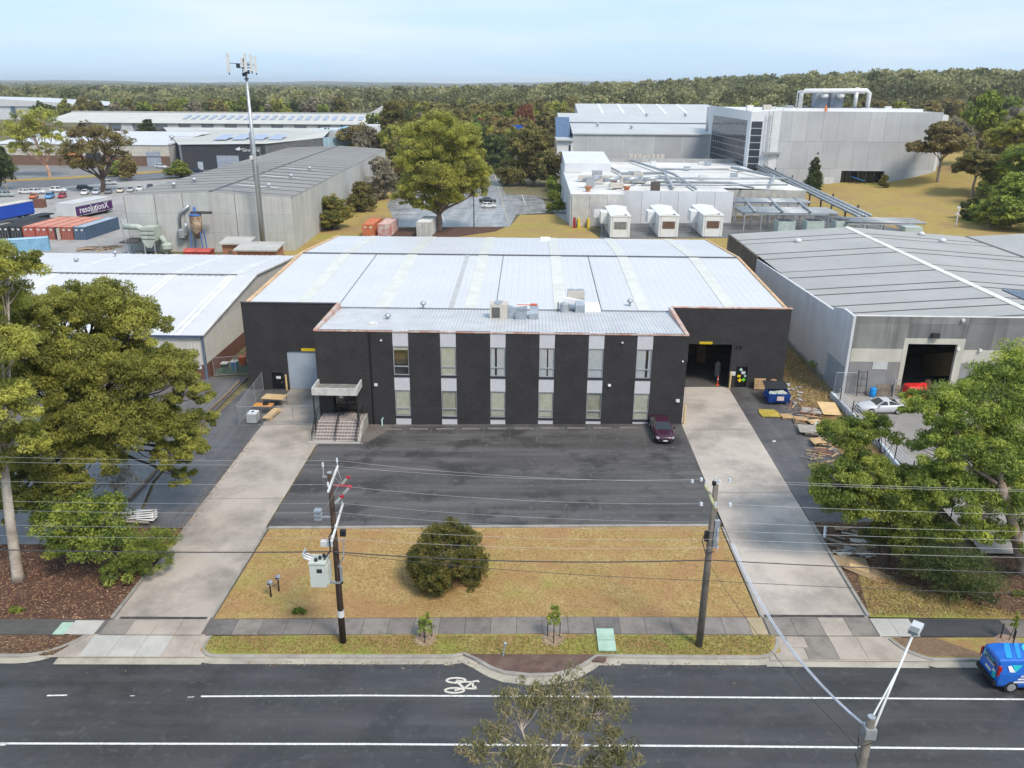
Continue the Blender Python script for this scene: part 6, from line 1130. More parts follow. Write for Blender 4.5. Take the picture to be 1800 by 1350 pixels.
for k in range(5): part(MB().box(tx1, tx1+.14, ty-.35+k*.18, ty-.3+k*.18, 4.3, 5.5), 'cooling_fin', TR, tr)
for k in range(3): part(MB().lathe((tx0+.35+.18*k, ty-.2+.22*k, 5.75), [(.1, 0), (.1, .12), (.06, .2)], 8), 'bushing_cap', DARKSILL, tr); part(MB().tube([(tx0+.05, ty-.2+.22*k, 5.8), (tx0-.3, ty-.2+.22*k, 5.95), (tx0-.35, ty-.2+.22*k, 6.25)], .06, 6), 'bushing', PORC, tr)
part(MB().box(tx1-.1, x1+.3, ty+.05, ty+.2, 4.1, 4.22).box(x1+.18, x1+.3, ty+.05, ty+.2, 4.1, 5.2), 'transformer_bracket', GALV, po); part(MB().box(x1-.8, x1-.1, 39.2, 39.5, 6.5, 6.8), 'junction_box', WST, po)
for k in range(3): part(MB().tube([(x1+.18, 40.2-k*.9, 11.0), (x1+.5, 39.8-k*.4, 10.4), (x1-.3, 39.2, 9.0), (x1-.8, 39.2, 8.6), (tx0-.2, ty, 6.3)], .012, 4), 'jumper_wire', WIRE, po)
part(MB().tube([(x1+.2, 39.2, 7.9), (x1-.25, 39.1, 7.2), (x1-.2, 39.0, 6.4), (x1-.6, 39.0, 5.8)], .05, 6), 'riser_cable', BWIRE, po); part(MB().tube([(x1+.1, 39.2, 5.2), (x1+.5, 39.0, 6.0), (x1+.55, 39.2, 7.0), (x1+.2, 39.2, 6.9)], .05, 6), 'service_bracket', GALV, po); part(MB().box(x1+.35, x1+.65, 39.15, 39.4, 7.2, 7.55), 'fuse_box', TRIM, po)
x2, y2 = 10.1, 39.2; zb2 = gz(x2)+.12
p2 = thing('power_pole', 'weathered grey timber power pole with a lichen-yellow cross-arm', 'power pole', (x2, y2, zb2))
part(MB().tube([(x2, y2, zb2-.3), (x2, y2, 5.5), (x2, y2, 10.8)], [.21, .19, .15], 10), 'pole', GRW, p2, smooth=True)
part(MB().obox((x2-.25, 39.2, 10.1), (.14, 2.9, .15), rx=.0), 'cross_arm', YW, p2); part(MB().obox((x2-.25, 40.66, 10.1), (.16, .14, .17)).obox((x2-.25, 37.74, 10.1), (.16, .14, .17)), 'arm_end', LOG, p2)
HV2 = [Vector((x2-.25, 40.5, 10.35)), Vector((x2-.05, 39.25, 11.1)), Vector((x2-.25, 37.9, 10.35))]
for q in HV2:
    insul(p2, q, .12)
    for s in (-1, 1): part(MB().lathe((q.x+s*.75, q.y, q.z), [(.03, -.1), (.1, -.08), (.06, -.03), (.1, 0), (.06, .05), (.09, .07), (.03, .1)], 8), 'strain_insulator', PORC, p2)
part(MB().cyl((x2-.1, 39.2, 10.8), (x2-.1, 39.2, 11.0), .12), 'pole_cap', TRIM, p2)
LV2 = [Vector((x2+.3, 39.1-.15*k, 8.6-.45*k)) for k in range(4)]
for q in LV2: insul(p2, q, .08)
part(MB().box(x2+.12, x2+.4, 39.0, 39.2, 7.0, 8.7), 'rack', GALV, p2); part(MB().box(x2-.35, x2-.14, 39.0, 39.25, 7.4, 8.0), 'fuse_box', TRIM, p2); part(MB().tube([(x2-.3, 39.1, 8.0), (x2-.5, 39.0, 7.5), (x2-.2, 39, 6.6), (x2+.2, 39, 6.8)], .03, 5), 'loop_cable', BWIRE, p2)
def wire(a, b, sag, label, m=WIRE, r=.0075, group='overhead wires along the road', n=14):
    a, b = Vector(a), Vector(b); pts = [a.lerp(b, i/n)-Vector((0, 0, sag*4*(i/n)*(1-i/n))) for i in range(n+1)]
    return solo(MB().tube(pts, r, 5, cap=False), 'overhead_wire', m, label, 'wire', a, group, fix=False)
XL, XR = -46., 46.
for k in range(3):
    hl = ('far', 'middle', 'near')[k]
    wire(HV1[k], HV2[k]+Vector((-.75, 0, 0)), .35, 'thin bare wire strung between the two pole tops above the car park'); wire(HV1[k], (XL, HV1[k].y, HV1[k].z+.3), .3, 'thin bare wire running from the transformer pole top past the gum trees'); wire(HV2[k]+Vector((.75, 0, 0)), (XR, HV2[k].y, HV2[k].z), .3, 'thin bare wire running from the grey pole top across the leafy trees')
for k in range(4):
    wire(LV1[k], LV2[k], .3, 'lower bare wire strung between the two poles above the dry lawn'); wire(LV1[k], (XL, LV1[k].y, LV1[k].z+.1), .3, 'lower bare wire running from the transformer pole past the gum trunk'); wire(LV2[k], (XR, LV2[k].y, LV2[k].z+.1), .3, 'lower bare wire running from the grey pole across the leafy trees')
Z6 = 6.25
wire((x1, 39.1, Z6), (x2, 39.0, Z6), .35, 'black bundled cable strung between the two poles over the round shrub', BWIRE, .035); wire((x1, 39.1, Z6), (XL, 39.1, Z6), .3, 'black bundled cable running from the transformer pole past the gum trunk', BWIRE, .035); wire((x2, 39.0, Z6), (XR, 39, Z6-.2), .35, 'black bundled cable running from the grey pole over the dark shrub', BWIRE, .03)
wire((x2, 39.0, 4.9), (XR, 39, 4.6), .3, 'lowest thin black cable running from the grey pole over the timber offcuts', BWIRE, .016); wire((x1, 39.1, Z6-.1), (x2, 39, 4.9), .25, 'lowest thin black cable sagging between the two poles', BWIRE, .016)
# street lamp pole in the foreground
lx, ly = 11.4, 21.5; lt = atY(1532, 1262, ly); lx, lz = lt.x, lt.z; hd = atY(1606, 1113, 24.8)
lp = thing('street_lamp', 'timber street lamp pole with a long white outreach arm over the road', 'street lamp', (lx, ly, gz(lx)))
part(MB().tube([(lx, ly, gz(lx)-.2), (lx, ly, lz)], [.2, .14], 10), 'pole', GRW, lp, smooth=True); part(MB().cyl((lx, ly, lz), (lx, ly, lz+.06), .13), 'pole_cap', GALV, lp)
base = Vector((lx+.1, ly+.05, lz-.9)); part(MB().tube([base, base.lerp(hd, .55)+Vector((0, 0, .06)), hd], .045, 7), 'outreach_arm', WST, lp, smooth=True); part(MB().cyl((lx, ly, lz-.05), base.lerp(hd, .62)+Vector((0, 0, .06)), .03), 'stay_rod', WST, lp)
dh = (hd-base).normalized(); rzh = math.atan2(dh.y, dh.x); part(MB().obox(hd+Vector((dh.x*.3, dh.y*.3, .05)), (.75, .36, .16), rz=rzh), 'lamp_head', mat('lamp_grey', (.5, .52, .54), .5), lp); part(MB().obox(hd+Vector((dh.x*-.05, dh.y*-.05, .14)), (.34, .3, .1), rz=rzh), 'gear_cover', mat('gear_dark', (.17, .18, .18), .6), lp)
part(MB().tube([(lx+.1, ly-.15, lz-.4), (lx-.4, ly-.2, lz-.6), (lx-.35, ly-.2, lz-1.1), (lx+.1, ly-.15, lz-.9)], .025, 5).tube([(lx+.12, ly, lz-1.1), (lx-.35, ly-.1, lz-1.4), (lx-.2, ly-.1, lz-1.9), (lx+.1, ly, lz-1.8)], .025, 5), 'loop_cable', BWIRE, lp); part(MB().box(lx-.18, lx+.18, ly-.2, ly+.2, lz-.75, lz-.35), 'bracket', GALV, lp)
A2 = atY(1285, 955, 39.1)
for k in range(2): wire(A2+Vector((.12*k, 0, 0)), (lx-.1+.05*k, ly+.1, lz-.45), 1.1, 'pale twisted service cable sagging across the road to the street lamp pole', mat('pale_cable', (.55, .56, .6), .5), .03, 'service cables to the street lamp pole')
wire(atY(1252, 1000, 39.2), (lx, ly, lz-1.5), .5, 'thin black cable crossing the road from the grey pole', BWIRE, .012); wire((lx, ly, lz-1.6), (24, 12, lz-3), .3, 'thin black cable leaving the street lamp pole', BWIRE, .012)

# ============================================================ YARD OBJECTS
def chain_fence(A, B, hgt, par, posts, z=None):
    A, B = Vector(A), Vector(B); d = B-A; n = posts; zf = lambda x: (gz(x) if z is None else z)+.1
    for i in range(n+1): q = A.lerp(B, i/n); part(MB().cyl((q.x, q.y, zf(q.x)), (q.x, q.y, zf(q.x)+hgt+.05), .035, n=6), 'post', GALV, par)
    for h in (hgt, .06): part(MB().cyl((A.x, A.y, zf(A.x)+h), (B.x, B.y, zf(B.x)+h), .022, n=5), 'rail', GALV, par)
    mb = MB(); L_ = d.length; s = .22; k = int((L_+hgt)/s)
    for i in range(-int(hgt/s), k):
        for sg in (1, -1):
            u0, u1 = i*s, i*s+hgt; h0, h1 = (0, hgt) if sg > 0 else (hgt, 0)
            a0, a1 = max(0, u0), min(L_, u1)
            if a1-a0 < .05: continue
            f = lambda u: h0+(h1-h0)*(u-u0)/hgt; P0, P1 = A.lerp(B, a0/L_), A.lerp(B, a1/L_); mb.tube([(P0.x, P0.y, zf(P0.x)+f(a0)), (P1.x, P1.y, zf(P1.x)+f(a1))], .006, 3, cap=False)
    o = part(mb, 'mesh', GALV, par, fix=False); o['kind'] = 'stuff'
cf = thing('chainlink_enclosure', 'galvanised chain-link fence and gates enclosing the roller door forecourt', 'fence', (-27.9, 72, gz(-27.9)))
f0 = G(420, 752); c0 = (-28.3, 71.8); chain_fence(c0, (-28.9, 81.6), 2.0, cf, 3); chain_fence(c0, (-25.9, 71.9), 2.0, cf, 1); chain_fence((-25.9, 71.9), (-22.9, 72.0), 2.0, cf, 1); chain_fence((-22.85, 72.0), (-20.3, 72.1), 2.0, cf, 1)
for a, b in (((-25.9, 71.9), (-22.9, 72.0)), ((-22.85, 72.0), (-20.3, 72.1))): part(MB().cyl((a[0], a[1], gz(-24)+1.15), (b[0], b[1], gz(-24)+1.15), .02, n=5), 'gate_rail', GALV, cf)
x, y, z = -27.0, 72.6, gz(-27)+.1
ib = thing('tank_cage', 'white caged plastic liquid tank on a dark pallet inside the chain-link corner', 'liquid tank', (x, y, z)); part(MB().box(x-.5, x+.5, y-.55, y+.55, z, z+.14), 'pallet_base', TRIM, ib)
part(MB().loft([[(x-.47+i, y-.52+i, zz), (x+.47-i, y-.52+i, zz), (x+.47-i, y+.52-i, zz), (x-.47+i, y+.52-i, zz)] for zz, i in ((z+.15, .03), (z+.2, 0), (z+1.05, 0), (z+1.15, .06))]), 'tank', mat('milky_plastic', (.72, .74, .76), .4), ib); part(MB().lathe((x, y, z+1.15), [(.13, 0), (.13, .05), (.02, .06)]), 'cap', TRIM, ib)
for k in range(6): part(MB().box(x-.5+k*.192, x-.47+k*.192, y-.56, y-.535, z+.15, z+1.12), 'cage_bar', GALV, ib); part(MB().box(x-.5, x+.5, y-.575, y-.56, z+.2+k*.17, z+.225+k*.17), 'cage_bar', GALV, ib); part(MB().box(x+.5, x+.52, y-.5+k*.19, y-.47+k*.19, z+.15, z+1.12), 'cage_bar', GALV, ib)
PLY = mat('plywood', (.56, .39, .2), .75, var=.14, scale=1.5, fine=.1, fscale=14); OPLY = mat('orange_ply', (.55, .24, .05), .6, var=.12, scale=2); GPLY = mat('grey_ply', (.3, .27, .24), .85, var=.2, scale=2)
def table(name, label, c, sz, h, rz, m):
    t = thing(name, label, 'table'); part(MB().box(-sz[0]/2, sz[0]/2, -sz[1]/2, sz[1]/2, h-.05, h), 'top', m, t)
    for sx in (-1, 1):
        for sy in (-1, 1): part(MB().box(sx*(sz[0]/2-.1)-.03, sx*(sz[0]/2-.1)+.03, sy*(sz[1]/2-.1)-.03, sy*(sz[1]/2-.1)+.03, 0, h-.05), 'leg', LOG, t)
    t.location = (c[0], c[1], gz(c[0])+.1); t.rotation_euler = (0, 0, rz); return t
table('trestle_table', 'pale plywood-topped trestle table by the chain-link fence', (-26.3, 77.2), (2.3, 1.4), .95, -.1, PLY); table('work_bench', 'orange-topped work bench beside the white caged tank', (-26.8, 75.2), (1.9, 1.0), .85, -.05, OPLY)
solo(MB().obox((-25.7, 74.0, gz(-25.7)+.5), (.7, 2.2, .04), rx=.12, rz=-.3).obox((-25.55, 74.2, gz(-25.7)+.4), (.7, 2.0, .04), rx=.12, rz=-.35).box(-26.0, -25.4, 73.2, 73.4, gz(-25.7)+.1, gz(-25.7)+.3).box(-25.7, -25.1, 74.8, 75.0, gz(-25.7)+.1, gz(-25.7)+.55), 'board_stack', PLY, 'long pale boards propped between the bench and the caged tank', 'boards', (-25.7, 74, gz(-25.7)+.1))
solo(MB().lathe((-26.6, 75.3, gz(-26.6)+.95), [(.28, 0), (.3, .12), (.22, .14), (.2, .03)], 14), 'rubber_tub', TRIM, 'black rubber tub on the orange-topped work bench', 'tub', (-26.6, 75.3, gz(-26.6)+.95))
# waste bins in the gap on the left
gf = thing('mesh_gate', 'green-screened mesh gate closing the gap beside the white shed', 'gate', (-34, 86, gz(-34))); chain_fence((-36.0, 86.2), (-31.3, 87.2), 2.2, gf, 2); part(MB().add([(-35.9, 86.26, gz(-35.9)+.2), (-31.4, 87.26, gz(-31.4)+.2), (-31.4, 87.26, gz(-31.4)+1.3), (-35.9, 86.26, gz(-35.9)+1.0)], [(0, 1, 2, 3)]), 'shade_cloth', mat('green_shadecloth', (.12, .2, .15), .9, alpha=.55), gf, fix=False)
def bin_(x, y, m, lm, label):
    z = gz(x)+.1; b_ = thing('wheelie_bin', label, 'bin', (x, y, z), 'waste bins behind the mesh gate'); part(MB().loft([[(x-s, y-s, z+h), (x+s, y-s, z+h), (x+s, y+s, z+h), (x-s, y+s, z+h)] for h, s in ((.05, .26), (1.05, .36))]), 'body', m, b_); part(MB().obox((x, y-.02, z+1.1), (.78, .8, .08), rx=.05), 'lid', lm, b_)
    for s in (-1, 1): part(MB().cyl((x+s*.25-.04, y+.25, z+.12), (x+s*.25+.04, y+.25, z+.12), .12, n=8), 'wheel', TRIM, b_)
BB, OB, GB, LG = mat('bin_blue', (.03, .2, .5), .5), mat('bin_orange', (.6, .12, .03), .5), mat('bin_dark_green', (.02, .06, .045), .5), mat('bin_pale', (.5, .5, .48), .5)
for x, y, m, lm, lb_ in ((-35.2, 87.6, GB, LG, 'dark green bin with a pale lid beside the shed corner'), (-34.3, 88.2, BB, LG, 'bright blue bin with a white lid'), (-33.9, 89.8, OB, OB, 'orange-lidded bin right behind the blue bin'), (-33.6, 91.2, LG, OB, 'pale bin with an orange lid'), (-33.2, 93, GB, BB, 'dark green bin with a blue lid'), (-32.9, 95, GB, BB, 'second dark green blue-lidded bin farther along the shed wall')): bin_(x, y, m, lm, lb_)
solo(MB().obox((-33.4, 99, gz(-33)+1.2), (1.8, .25, 2.4), ry=.25), 'mattress', mat('mattress_pale', (.55, .52, .48), .9, var=.1), 'pale mattress leaning in the gap between the two sheds', 'mattress', (-33.4, 99, gz(-33)+.09))
# blue waste bin
x, y = G(1367, 713).x, 77.5; z = gz(x)+.1; DBLU = mat('dumpster_blue', (.01, .055, .25), .5, var=.1, scale=2)
sk_ = thing('waste_skip', 'royal blue front-lift waste bin with its black lid propped open', 'waste bin', (x, y, z)); prof = [(y-.75, z+.25), (y+.65, z+.25), (y+.85, z+1.35), (y-.95, z+1.2), (y-.95, z+.9)]
part(MB().prism([(a, b) for a, b in prof], x-1.05, x-1.0, ax='x').prism(prof, x+1.0, x+1.05, ax='x').box(x-1.0, x+1.0, y-.75, y+.65, z+.25, z+.3).add([(x-1, y-.75, z+.25), (x+1, y-.75, z+.25), (x+1, y-.95, z+.9), (x-1, y-.95, z+.9), (x+1, y-.95, z+1.2), (x-1, y-.95, z+1.2)], [(0, 1, 2, 3), (3, 2, 4, 5)]).add([(x-1, y+.65, z+.25), (x+1, y+.65, z+.25), (x+1, y+.85, z+1.35), (x-1, y+.85, z+1.35)], [(0, 1, 2, 3)]).box(x-1.08, x+1.08, y-1.0, y-.93, z+1.12, z+1.24), 'body', DBLU, sk_, fix=False)
part(MB().obox((x+.05, y+1.05, z+1.5), (2.3, 1.3, .05), rx=.35), 'lid', TRIM, sk_); part(MB().box(x-.25, x+.45, y-.985, y-.955, z+.55, z+1.0), 'label_plate', mat('bin_label', (.6, .3, .25), .6, col2=(.7, .68, .66), scale=5), sk_)
for sx in (-1, 1):
    part(MB().box(x+sx*1.15-.1, x+sx*1.15+.1, y-.5, y+.5, z+.75, z+.95), 'lift_pocket', DBLU, sk_)
    for sy in (-.6, .5): part(MB().cyl((x+sx*.8-.05, y+sy, z+.12), (x+sx*.8+.05, y+sy, z+.12), .12, n=10), 'castor', TRIM, sk_)
rs = random.Random(9); part(MB().obox((x+.3, y-.1, z+1.05), (1.1, .9, .2), rz=.3).obox((x-.5, y-.2, z+1.0), (.7, .8, .25), rz=-.4), 'waste', mat('mixed_waste', (.5, .52, .47), .8, col2=(.25, .27, .22), scale=4), sk_)
solo(MB().lathe((x+.1, y+1.9, z), [(.7, 0), (.75, .5), (.6, 1.3), (.3, 1.75), (.02, 1.8)], 9), 'crate_heap', mat('basket_brown', (.33, .2, .11), .85, fine=.5, fscale=9), 'brown wicker-like heap behind the open blue waste bin', 'heap', (x+.1, y+1.9, z))
# pallets, boards and scrap on the right
gp = lambda px, py, h=.1: G(px, py)+Vector((0, 0, h))
o = place_pallet(PP, (24.45, 81.35, gz(24.4)+.1+.0), (math.radians(80), 0, 0), 'pale timber pallet leaning upright against the black wall'); o.location.z += .6
p = gp(1352, 730); solo(MB().obox((p.x, p.y, p.z+.09), (1.9, .3, .04), rz=-.05).obox((p.x, p.y+.33, p.z+.09), (1.9, .3, .04), rz=-.05).obox((p.x+.02, p.y+.66, p.z+.09), (1.7, .3, .04), rz=-.05).obox((p.x, p.y-.33, p.z+.09), (1.85, .3, .04), rz=-.05).obox((p.x, p.y-.66, p.z+.09), (1.8, .3, .04), rz=-.05).obox((p.x, p.y+.95, p.z+.09), (1.6, .24, .04), rz=-.05).box(p.x-.8, p.x-.7, p.y-.8, p.y+.9, p.z, p.z+.07).box(p.x+.6, p.x+.7, p.y-.8, p.y+.9, p.z, p.z+.07), 'yellow_platform', mat('yellow_boards', (.42, .31, .05), .75, var=.25, scale=2, fine=.2), 'yellow painted board platform lying flat on the asphalt', 'platform', p)
pl = [(1383, 735, PP, .05, 'new pale pallet lying flat beside the yellow platform', 0), (1407, 742, PP, -.1, 'slatted pale pallet on top of another by the timber pile', .15), (1405, 744, PG, -.12, 'grey pallet underneath the slatted pale pallet', 0), (1425, 765, PG, -.2, 'grey pallet under the large grey board', 0), (1426, 766, PG, -.25, 'grey pallet second in the stack under the large grey board', .15), (1438, 782, PG, .1, 'grey pallet at the bottom of the stack with the small crate', 0), (1437, 781, PP, .15, 'pale pallet carrying the small slatted crate', .15), (1424, 741, PG, .6, 'broken grey pallet beside the leaning ply sheet', .05)]
for px, py, pr_, rz, lb_, dz in pl: p = gp(px, py); place_pallet(pr_, (p.x, p.y, p.z+dz), (random.uniform(-.03, .03), random.uniform(-.04, .04), rz), lb_)
def board(px, py, w_, d_, rz, m, label, z=.05, tilt=0., ry=0., th=.03, nm='board_sheet'):
    p = gp(px, py); o = solo(MB().box(-w_/2, w_/2, -d_/2, d_/2, 0, th), nm, m, label, 'board', (0, 0, 0)); o.location = (p.x, p.y, p.z+z); o.rotation_euler = (tilt, ry, rz); return o
board(1456, 728, 1.9, 1.9, .12, PLY, 'large square pale ply sheet leaning against the retaining wall', .5, .35, .1); board(1426, 729, 1.8, 1.2, -.25, GPLY, 'grey ply sheet lying on the broken frames', .35, .08); board(1424, 762, 2.2, 1.8, -.15, GPLY, 'large grey board topping the pallet stack', .35, .03); board(1450, 766, 1.7, 1.6, -.5, mat('white_melamine', (.55, .56, .56), .5), 'broken white panel beside the pallet stack', .25, -.1, .12); board(1432, 748, 1.3, .8, .3, PLY, 'pale ply offcut in the middle of the timber pile', .3, .1); board(1440, 753, .9, .9, -.5, mat('white_melamine', (.55, .56, .56), .5), 'small white panel offcut in the timber pile', .3, .15)
board(1495, 991, 2.1, 1.2, -.15, mat('brown_carpet_board', (.3, .21, .12), .9, var=.12), 'brown flattened carton lying on the leaf litter near the drive', .06, .05); board(1530, 1012, 3.2, 1.3, -.7, MATS['brown_carpet_board'], 'long brown sheet slumped onto the dry grass', .06, .04, .05); board(1510, 1005, 1.2, .8, -.3, PLY, 'pale folded board between the brown sheets', .12, .15); board(1500, 968, 1.2, .8, .2, GPLY, 'grey weathered board near the drive edge', .08); board(1512, 955, 1.4, .5, -.1, mat('pale_stone', (.4, .37, .33), .8), 'pale slab offcut beside the dark shrub', .08)
p = gp(1437, 790); cr = thing('slatted_crate', 'small slatted pale timber crate on the stacked pallets', 'crate', (p.x, p.y+.3, p.z+.3))
for k in range(4): part(MB().obox((p.x, p.y+.1+k*.2, p.z+.5), (.9, .14, .03), rz=.3), 'slat', PLY, cr)
for k in range(2): part(MB().obox((p.x-.3+k*.6, p.y+.4, p.z+.4), (.06, .8, .16), rz=.3), 'bearer', PLY, cr)
sc = thing('timber_pile', 'tangled pile of grey broken timber frames and slats against the dirt strip', 'timber pile', gp(1412, 728)); rs = random.Random(4)
for k in range(95):
    px, py = rs.choice([(1410, 722), (1425, 735), (1440, 760), (1452, 790), (1448, 810)]); p = gp(px+rs.uniform(-24, 22), py+rs.uniform(-14, 14)); part(MB().obox((p.x, p.y, p.z+rs.uniform(.03, .45)), (rs.uniform(.7, 2.4), rs.uniform(.06, .14), .04), rz=rs.uniform(-.6, 1.2), ry=rs.uniform(-.15, .15)), 'plank', rs.choice([GPLY, PALG, LOG, PALW, PLY, mat('red_brown_scrap', (.25, .11, .07), .85)]), sc)
sc = thing('scrap_heap', 'heap of weathered slabs and boards on the leaf litter beside the right-hand drive', 'scrap', gp(1490, 945))
for k in range(30): p = gp(1492+rs.uniform(-26, 40), 952+rs.uniform(-20, 45)); part(MB().obox((p.x, p.y, p.z+rs.uniform(.03, .2)), (rs.uniform(.4, 1.4), rs.uniform(.15, .5), .05), rz=rs.uniform(-.8, .8), ry=rs.uniform(-.1, .1)), 'offcut', rs.choice([GPLY, PALG, LOG, MATS['pale_stone'], MATS['brown_carpet_board']]), sc)
sc = thing('rubbish_scatter', 'scattered white rubbish beside the blue waste bin', 'rubbish', gp(1395, 690))
for k in range(22): p = gp(1395+rs.uniform(-14, 12), 695+rs.uniform(-18, 18)); part(MB().obox((p.x, p.y, p.z+rs.uniform(.03, .2)), (rs.uniform(.2, .8), rs.uniform(.1, .4), .06), rz=rs.uniform(0, 3), rx=rs.uniform(-.3, .3)), 'litter', rs.choice([PAPER, POLY, GPLY, MATS['white_melamine']]), sc)
p = gp(1450, 945); solo(MB().tube([(p.x-.12, p.y-.2, p.z+.1), (p.x+.12, p.y+.5, p.z+.5)], .1, 8).cyl((p.x-.12, p.y-.2, p.z), (p.x-.12, p.y-.2, p.z+.1), .12), 'white_pipe', mat('white_pvc', (.7, .7, .7), .4), 'short white plastic pipe leaning on the drive edge kerb', 'pipe', p)
# raised yard things
rl = thing('guard_rail', 'white pipe guard rail along the raised yard edge by the silver coupe', 'guard rail', (31.2, 66, 1.2))
for k in range(4): part(MB().cyl((31.2, 49.5, 1.45+k*.28), (31.2, 77.0, 1.45+k*.28), .035, n=6), 'rail', mat('white_pipe_rail', (.6, .6, .6), .5), rl)
for k in range(9): part(MB().cyl((31.15, 50+k*3.3, 1.0), (31.15, 50+k*3.3, 2.6), .045, n=6), 'post', TRIM, rl)
bf = thing('boundary_gate', 'black framed mesh gate at the corner of the grey warehouse', 'gate', (31.3, 78.5, 1.2)); chain_fence((31.2, 78.4), (33.6, 78.4), 2.4, bf, 1, 1.1)
dr_ = thing('drum', 'bright blue plastic drum against the grey warehouse wall', 'drum', (35.0, 78.0, 1.2)); part(MB().lathe((35.0, 78.0, 1.2), [(.27, 0), (.31, .08), (.31, .3), (.33, .35), (.31, .4), (.31, .85), (.27, .95), (.05, .97)], 16), 'body', mat('drum_blue', (.01, .25, .65), .4), dr_, smooth=True); part(MB().cyl((35.1, 77.9, 2.17), (35.1, 77.9, 2.2), .05), 'bung', TRIM, dr_)
rk = thing('steel_rack', 'tall black steel rack leaning on the grey warehouse wall', 'rack', (33.9, 78.2, 1.2))
for xx in (33.4, 34.3): part(MB().cyl((xx, 78.0, 1.2), (xx, 78.4, 3.9), .04, n=6), 'upright', TRIM, rk)
for k in range(4): part(MB().cyl((33.4, 78.05+k*.1, 1.6+k*.7), (34.3, 78.05+k*.1, 1.6+k*.7), .03, n=6), 'rung', TRIM, rk)
for k in range(2): place_pallet(PG, (36.0+k*1.1, 78.25, 1.8), (math.radians(78), 0, 0), ('grey pallet standing on edge next to the blue drum', 'grey pallet standing on edge next to the red tarpaulin')[k])
solo(MB().box(37.0, 37.1, 77.9, 78.1, 1.2, 3.0).box(37.1, 37.6, 77.9, 78.1, 2.9, 3.0).box(37.0, 37.7, 77.8, 78.2, 1.2, 1.3), 'grey_stand', GALV, 'slim galvanised bracket stand beside the upright pallets', 'stand', (37.0, 78, 1.2))
tp = thing('tarpaulin_stack', 'red and orange tarpaulin draped over a stack by the dark doorway', 'tarpaulin', (39, 77.3, 1.2)); part(MB().loft([[(38.1-i, 77.0-i, zz), (40.2+i, 77.2-i, zz-.15*(zz > 2)), (40.3+i, 78.1, zz+.1*(zz > 2)), (38.0-i, 78.1, zz)] for zz, i in ((1.2, .1), (1.8, .05), (2.5, 0), (2.65, -.12))]), 'tarp', mat('tarp_red', (.55, .02, .02), .5, var=.15, scale=2), tp); part(MB().add([(38.0, 76.88, 1.2), (38.6, 76.9, 1.2), (38.5, 76.93, 1.9), (38.08, 76.95, 2.4)], [(0, 1, 2, 3)]), 'orange_flap', mat('tarp_orange', (.7, .16, .02), .6), tp, fix=False); part(MB().add([(38.2, 76.98, 2.42), (40.1, 77.12, 2.2), (40.1, 77.1, 1.9), (38.9, 76.95, 1.85)], [(0, 1, 2, 3)]), 'black_flap', TRIM, tp, fix=False)
# lawn and verge things
mbx = thing('twin_letterbox', 'pair of small metal letterboxes on black posts in the dry lawn', 'letterbox', G(482, 1052))
for px, py in ((477, 1052), (491, 1042)): p = gp(px, py, .13); part(MB().box(p.x-.04, p.x+.04, p.y-.04, p.y+.04, p.z-.05, p.z+.95), 'post', TRIM, mbx); b_ = part(MB().prism([(p.x-.16, p.z+.95), (p.x+.16, p.z+.95), (p.x+.16, p.z+1.1), (p.x, p.z+1.19), (p.x-.16, p.z+1.1)], p.y-.16, p.y+.16), 'box', GALV, mbx); part(MB().box(p.x-.1, p.x+.1, p.y-.18, p.y-.16, p.z+1.03, p.z+1.1), 'slot', TRIM, b_)
p = gp(884, 1156, .13); solo(MB().cyl((p.x, p.y, p.z), (p.x+.12, p.y+.1, p.z+.75), .05).lathe((p.x+.12, p.y+.1, p.z+.72), [(.1, 0), (.1, .12), (.03, .16)], 8), 'marker_post', GALV, 'bent grey marker post on the red-brown kerb island', 'marker post', p)
sf = thing('frame_pile', 'pile of white tubular frames and grey planks beside the leafy shrub on the left', 'frames', gp(240, 912)); rs = random.Random(6)
for k in range(9): p = gp(245, 915); part(MB().obox((p.x-.3+rs.uniform(-.3, .3), p.y-.8+k*.22, p.z+.12+rs.uniform(0, .15)), (rs.uniform(2.2, 3.0), .14, .08), rz=rs.uniform(-.08, .08)), 'plank', rs.choice([GPLY, LOG, GALV]), sf)
for k in range(4): p = gp(252, 908+k*4); part(MB().tube([(p.x-1.3, p.y, p.z+.25), (p.x+.6, p.y+.1, p.z+.4), (p.x+1.0, p.y+.3, p.z+.35), (p.x+.9, p.y-.2, p.z+.3), (p.x-.4, p.y-.15, p.z+.3)], .06, 6), 'tube_frame', MATS['white_pvc'], sf, smooth=True)
rs = random.Random(12)
for px, py, lb_ in ((1443, 727 if False else 778, 'white scrap of paper on the wet right-hand asphalt near the pallets'), (1360, 778, 'small white litter on the right-hand asphalt strip')): p = gp(px, py); solo(MB().obox((p.x, p.y, p.z+.03), (.3, .2, .04), rz=.4).obox((p.x+.1, p.y+.08, p.z+.06), (.18, .12, .04), rz=1), 'litter', PAPER, lb_, 'litter', p)
# light pole in the rear car park
lx2, ly2 = -13.3, 187.2; t = thing('car_park_light', 'slim galvanised car park light pole beside the big gum', 'light pole', (lx2, ly2, gz(lx2))); part(MB().cyl((lx2, ly2, gz(lx2)), (lx2, ly2, 11.6), .14, .08), 'pole', mat('pole_dark', (.1, .1, .1), .6), t); part(MB().box(lx2-.2, lx2+1.0, ly2-.2, ly2+.2, 11.6, 11.75), 'lamp_head', GALV, t)
lx2, ly2 = 95.5, 186; t = thing('security_light', 'white pole with two security cameras on the grassed mound', 'light pole', (lx2, ly2, gz(70))); part(MB().cyl((lx2, ly2, gz(70)), (lx2, ly2, 5.6), .14), 'pole', WP, t); [part(MB().box(lx2-.5, lx2+.2, ly2-.2, ly2+.2, z_, z_+.4), 'security_camera', WP, t) for z_ in (5.3, 3.8)]
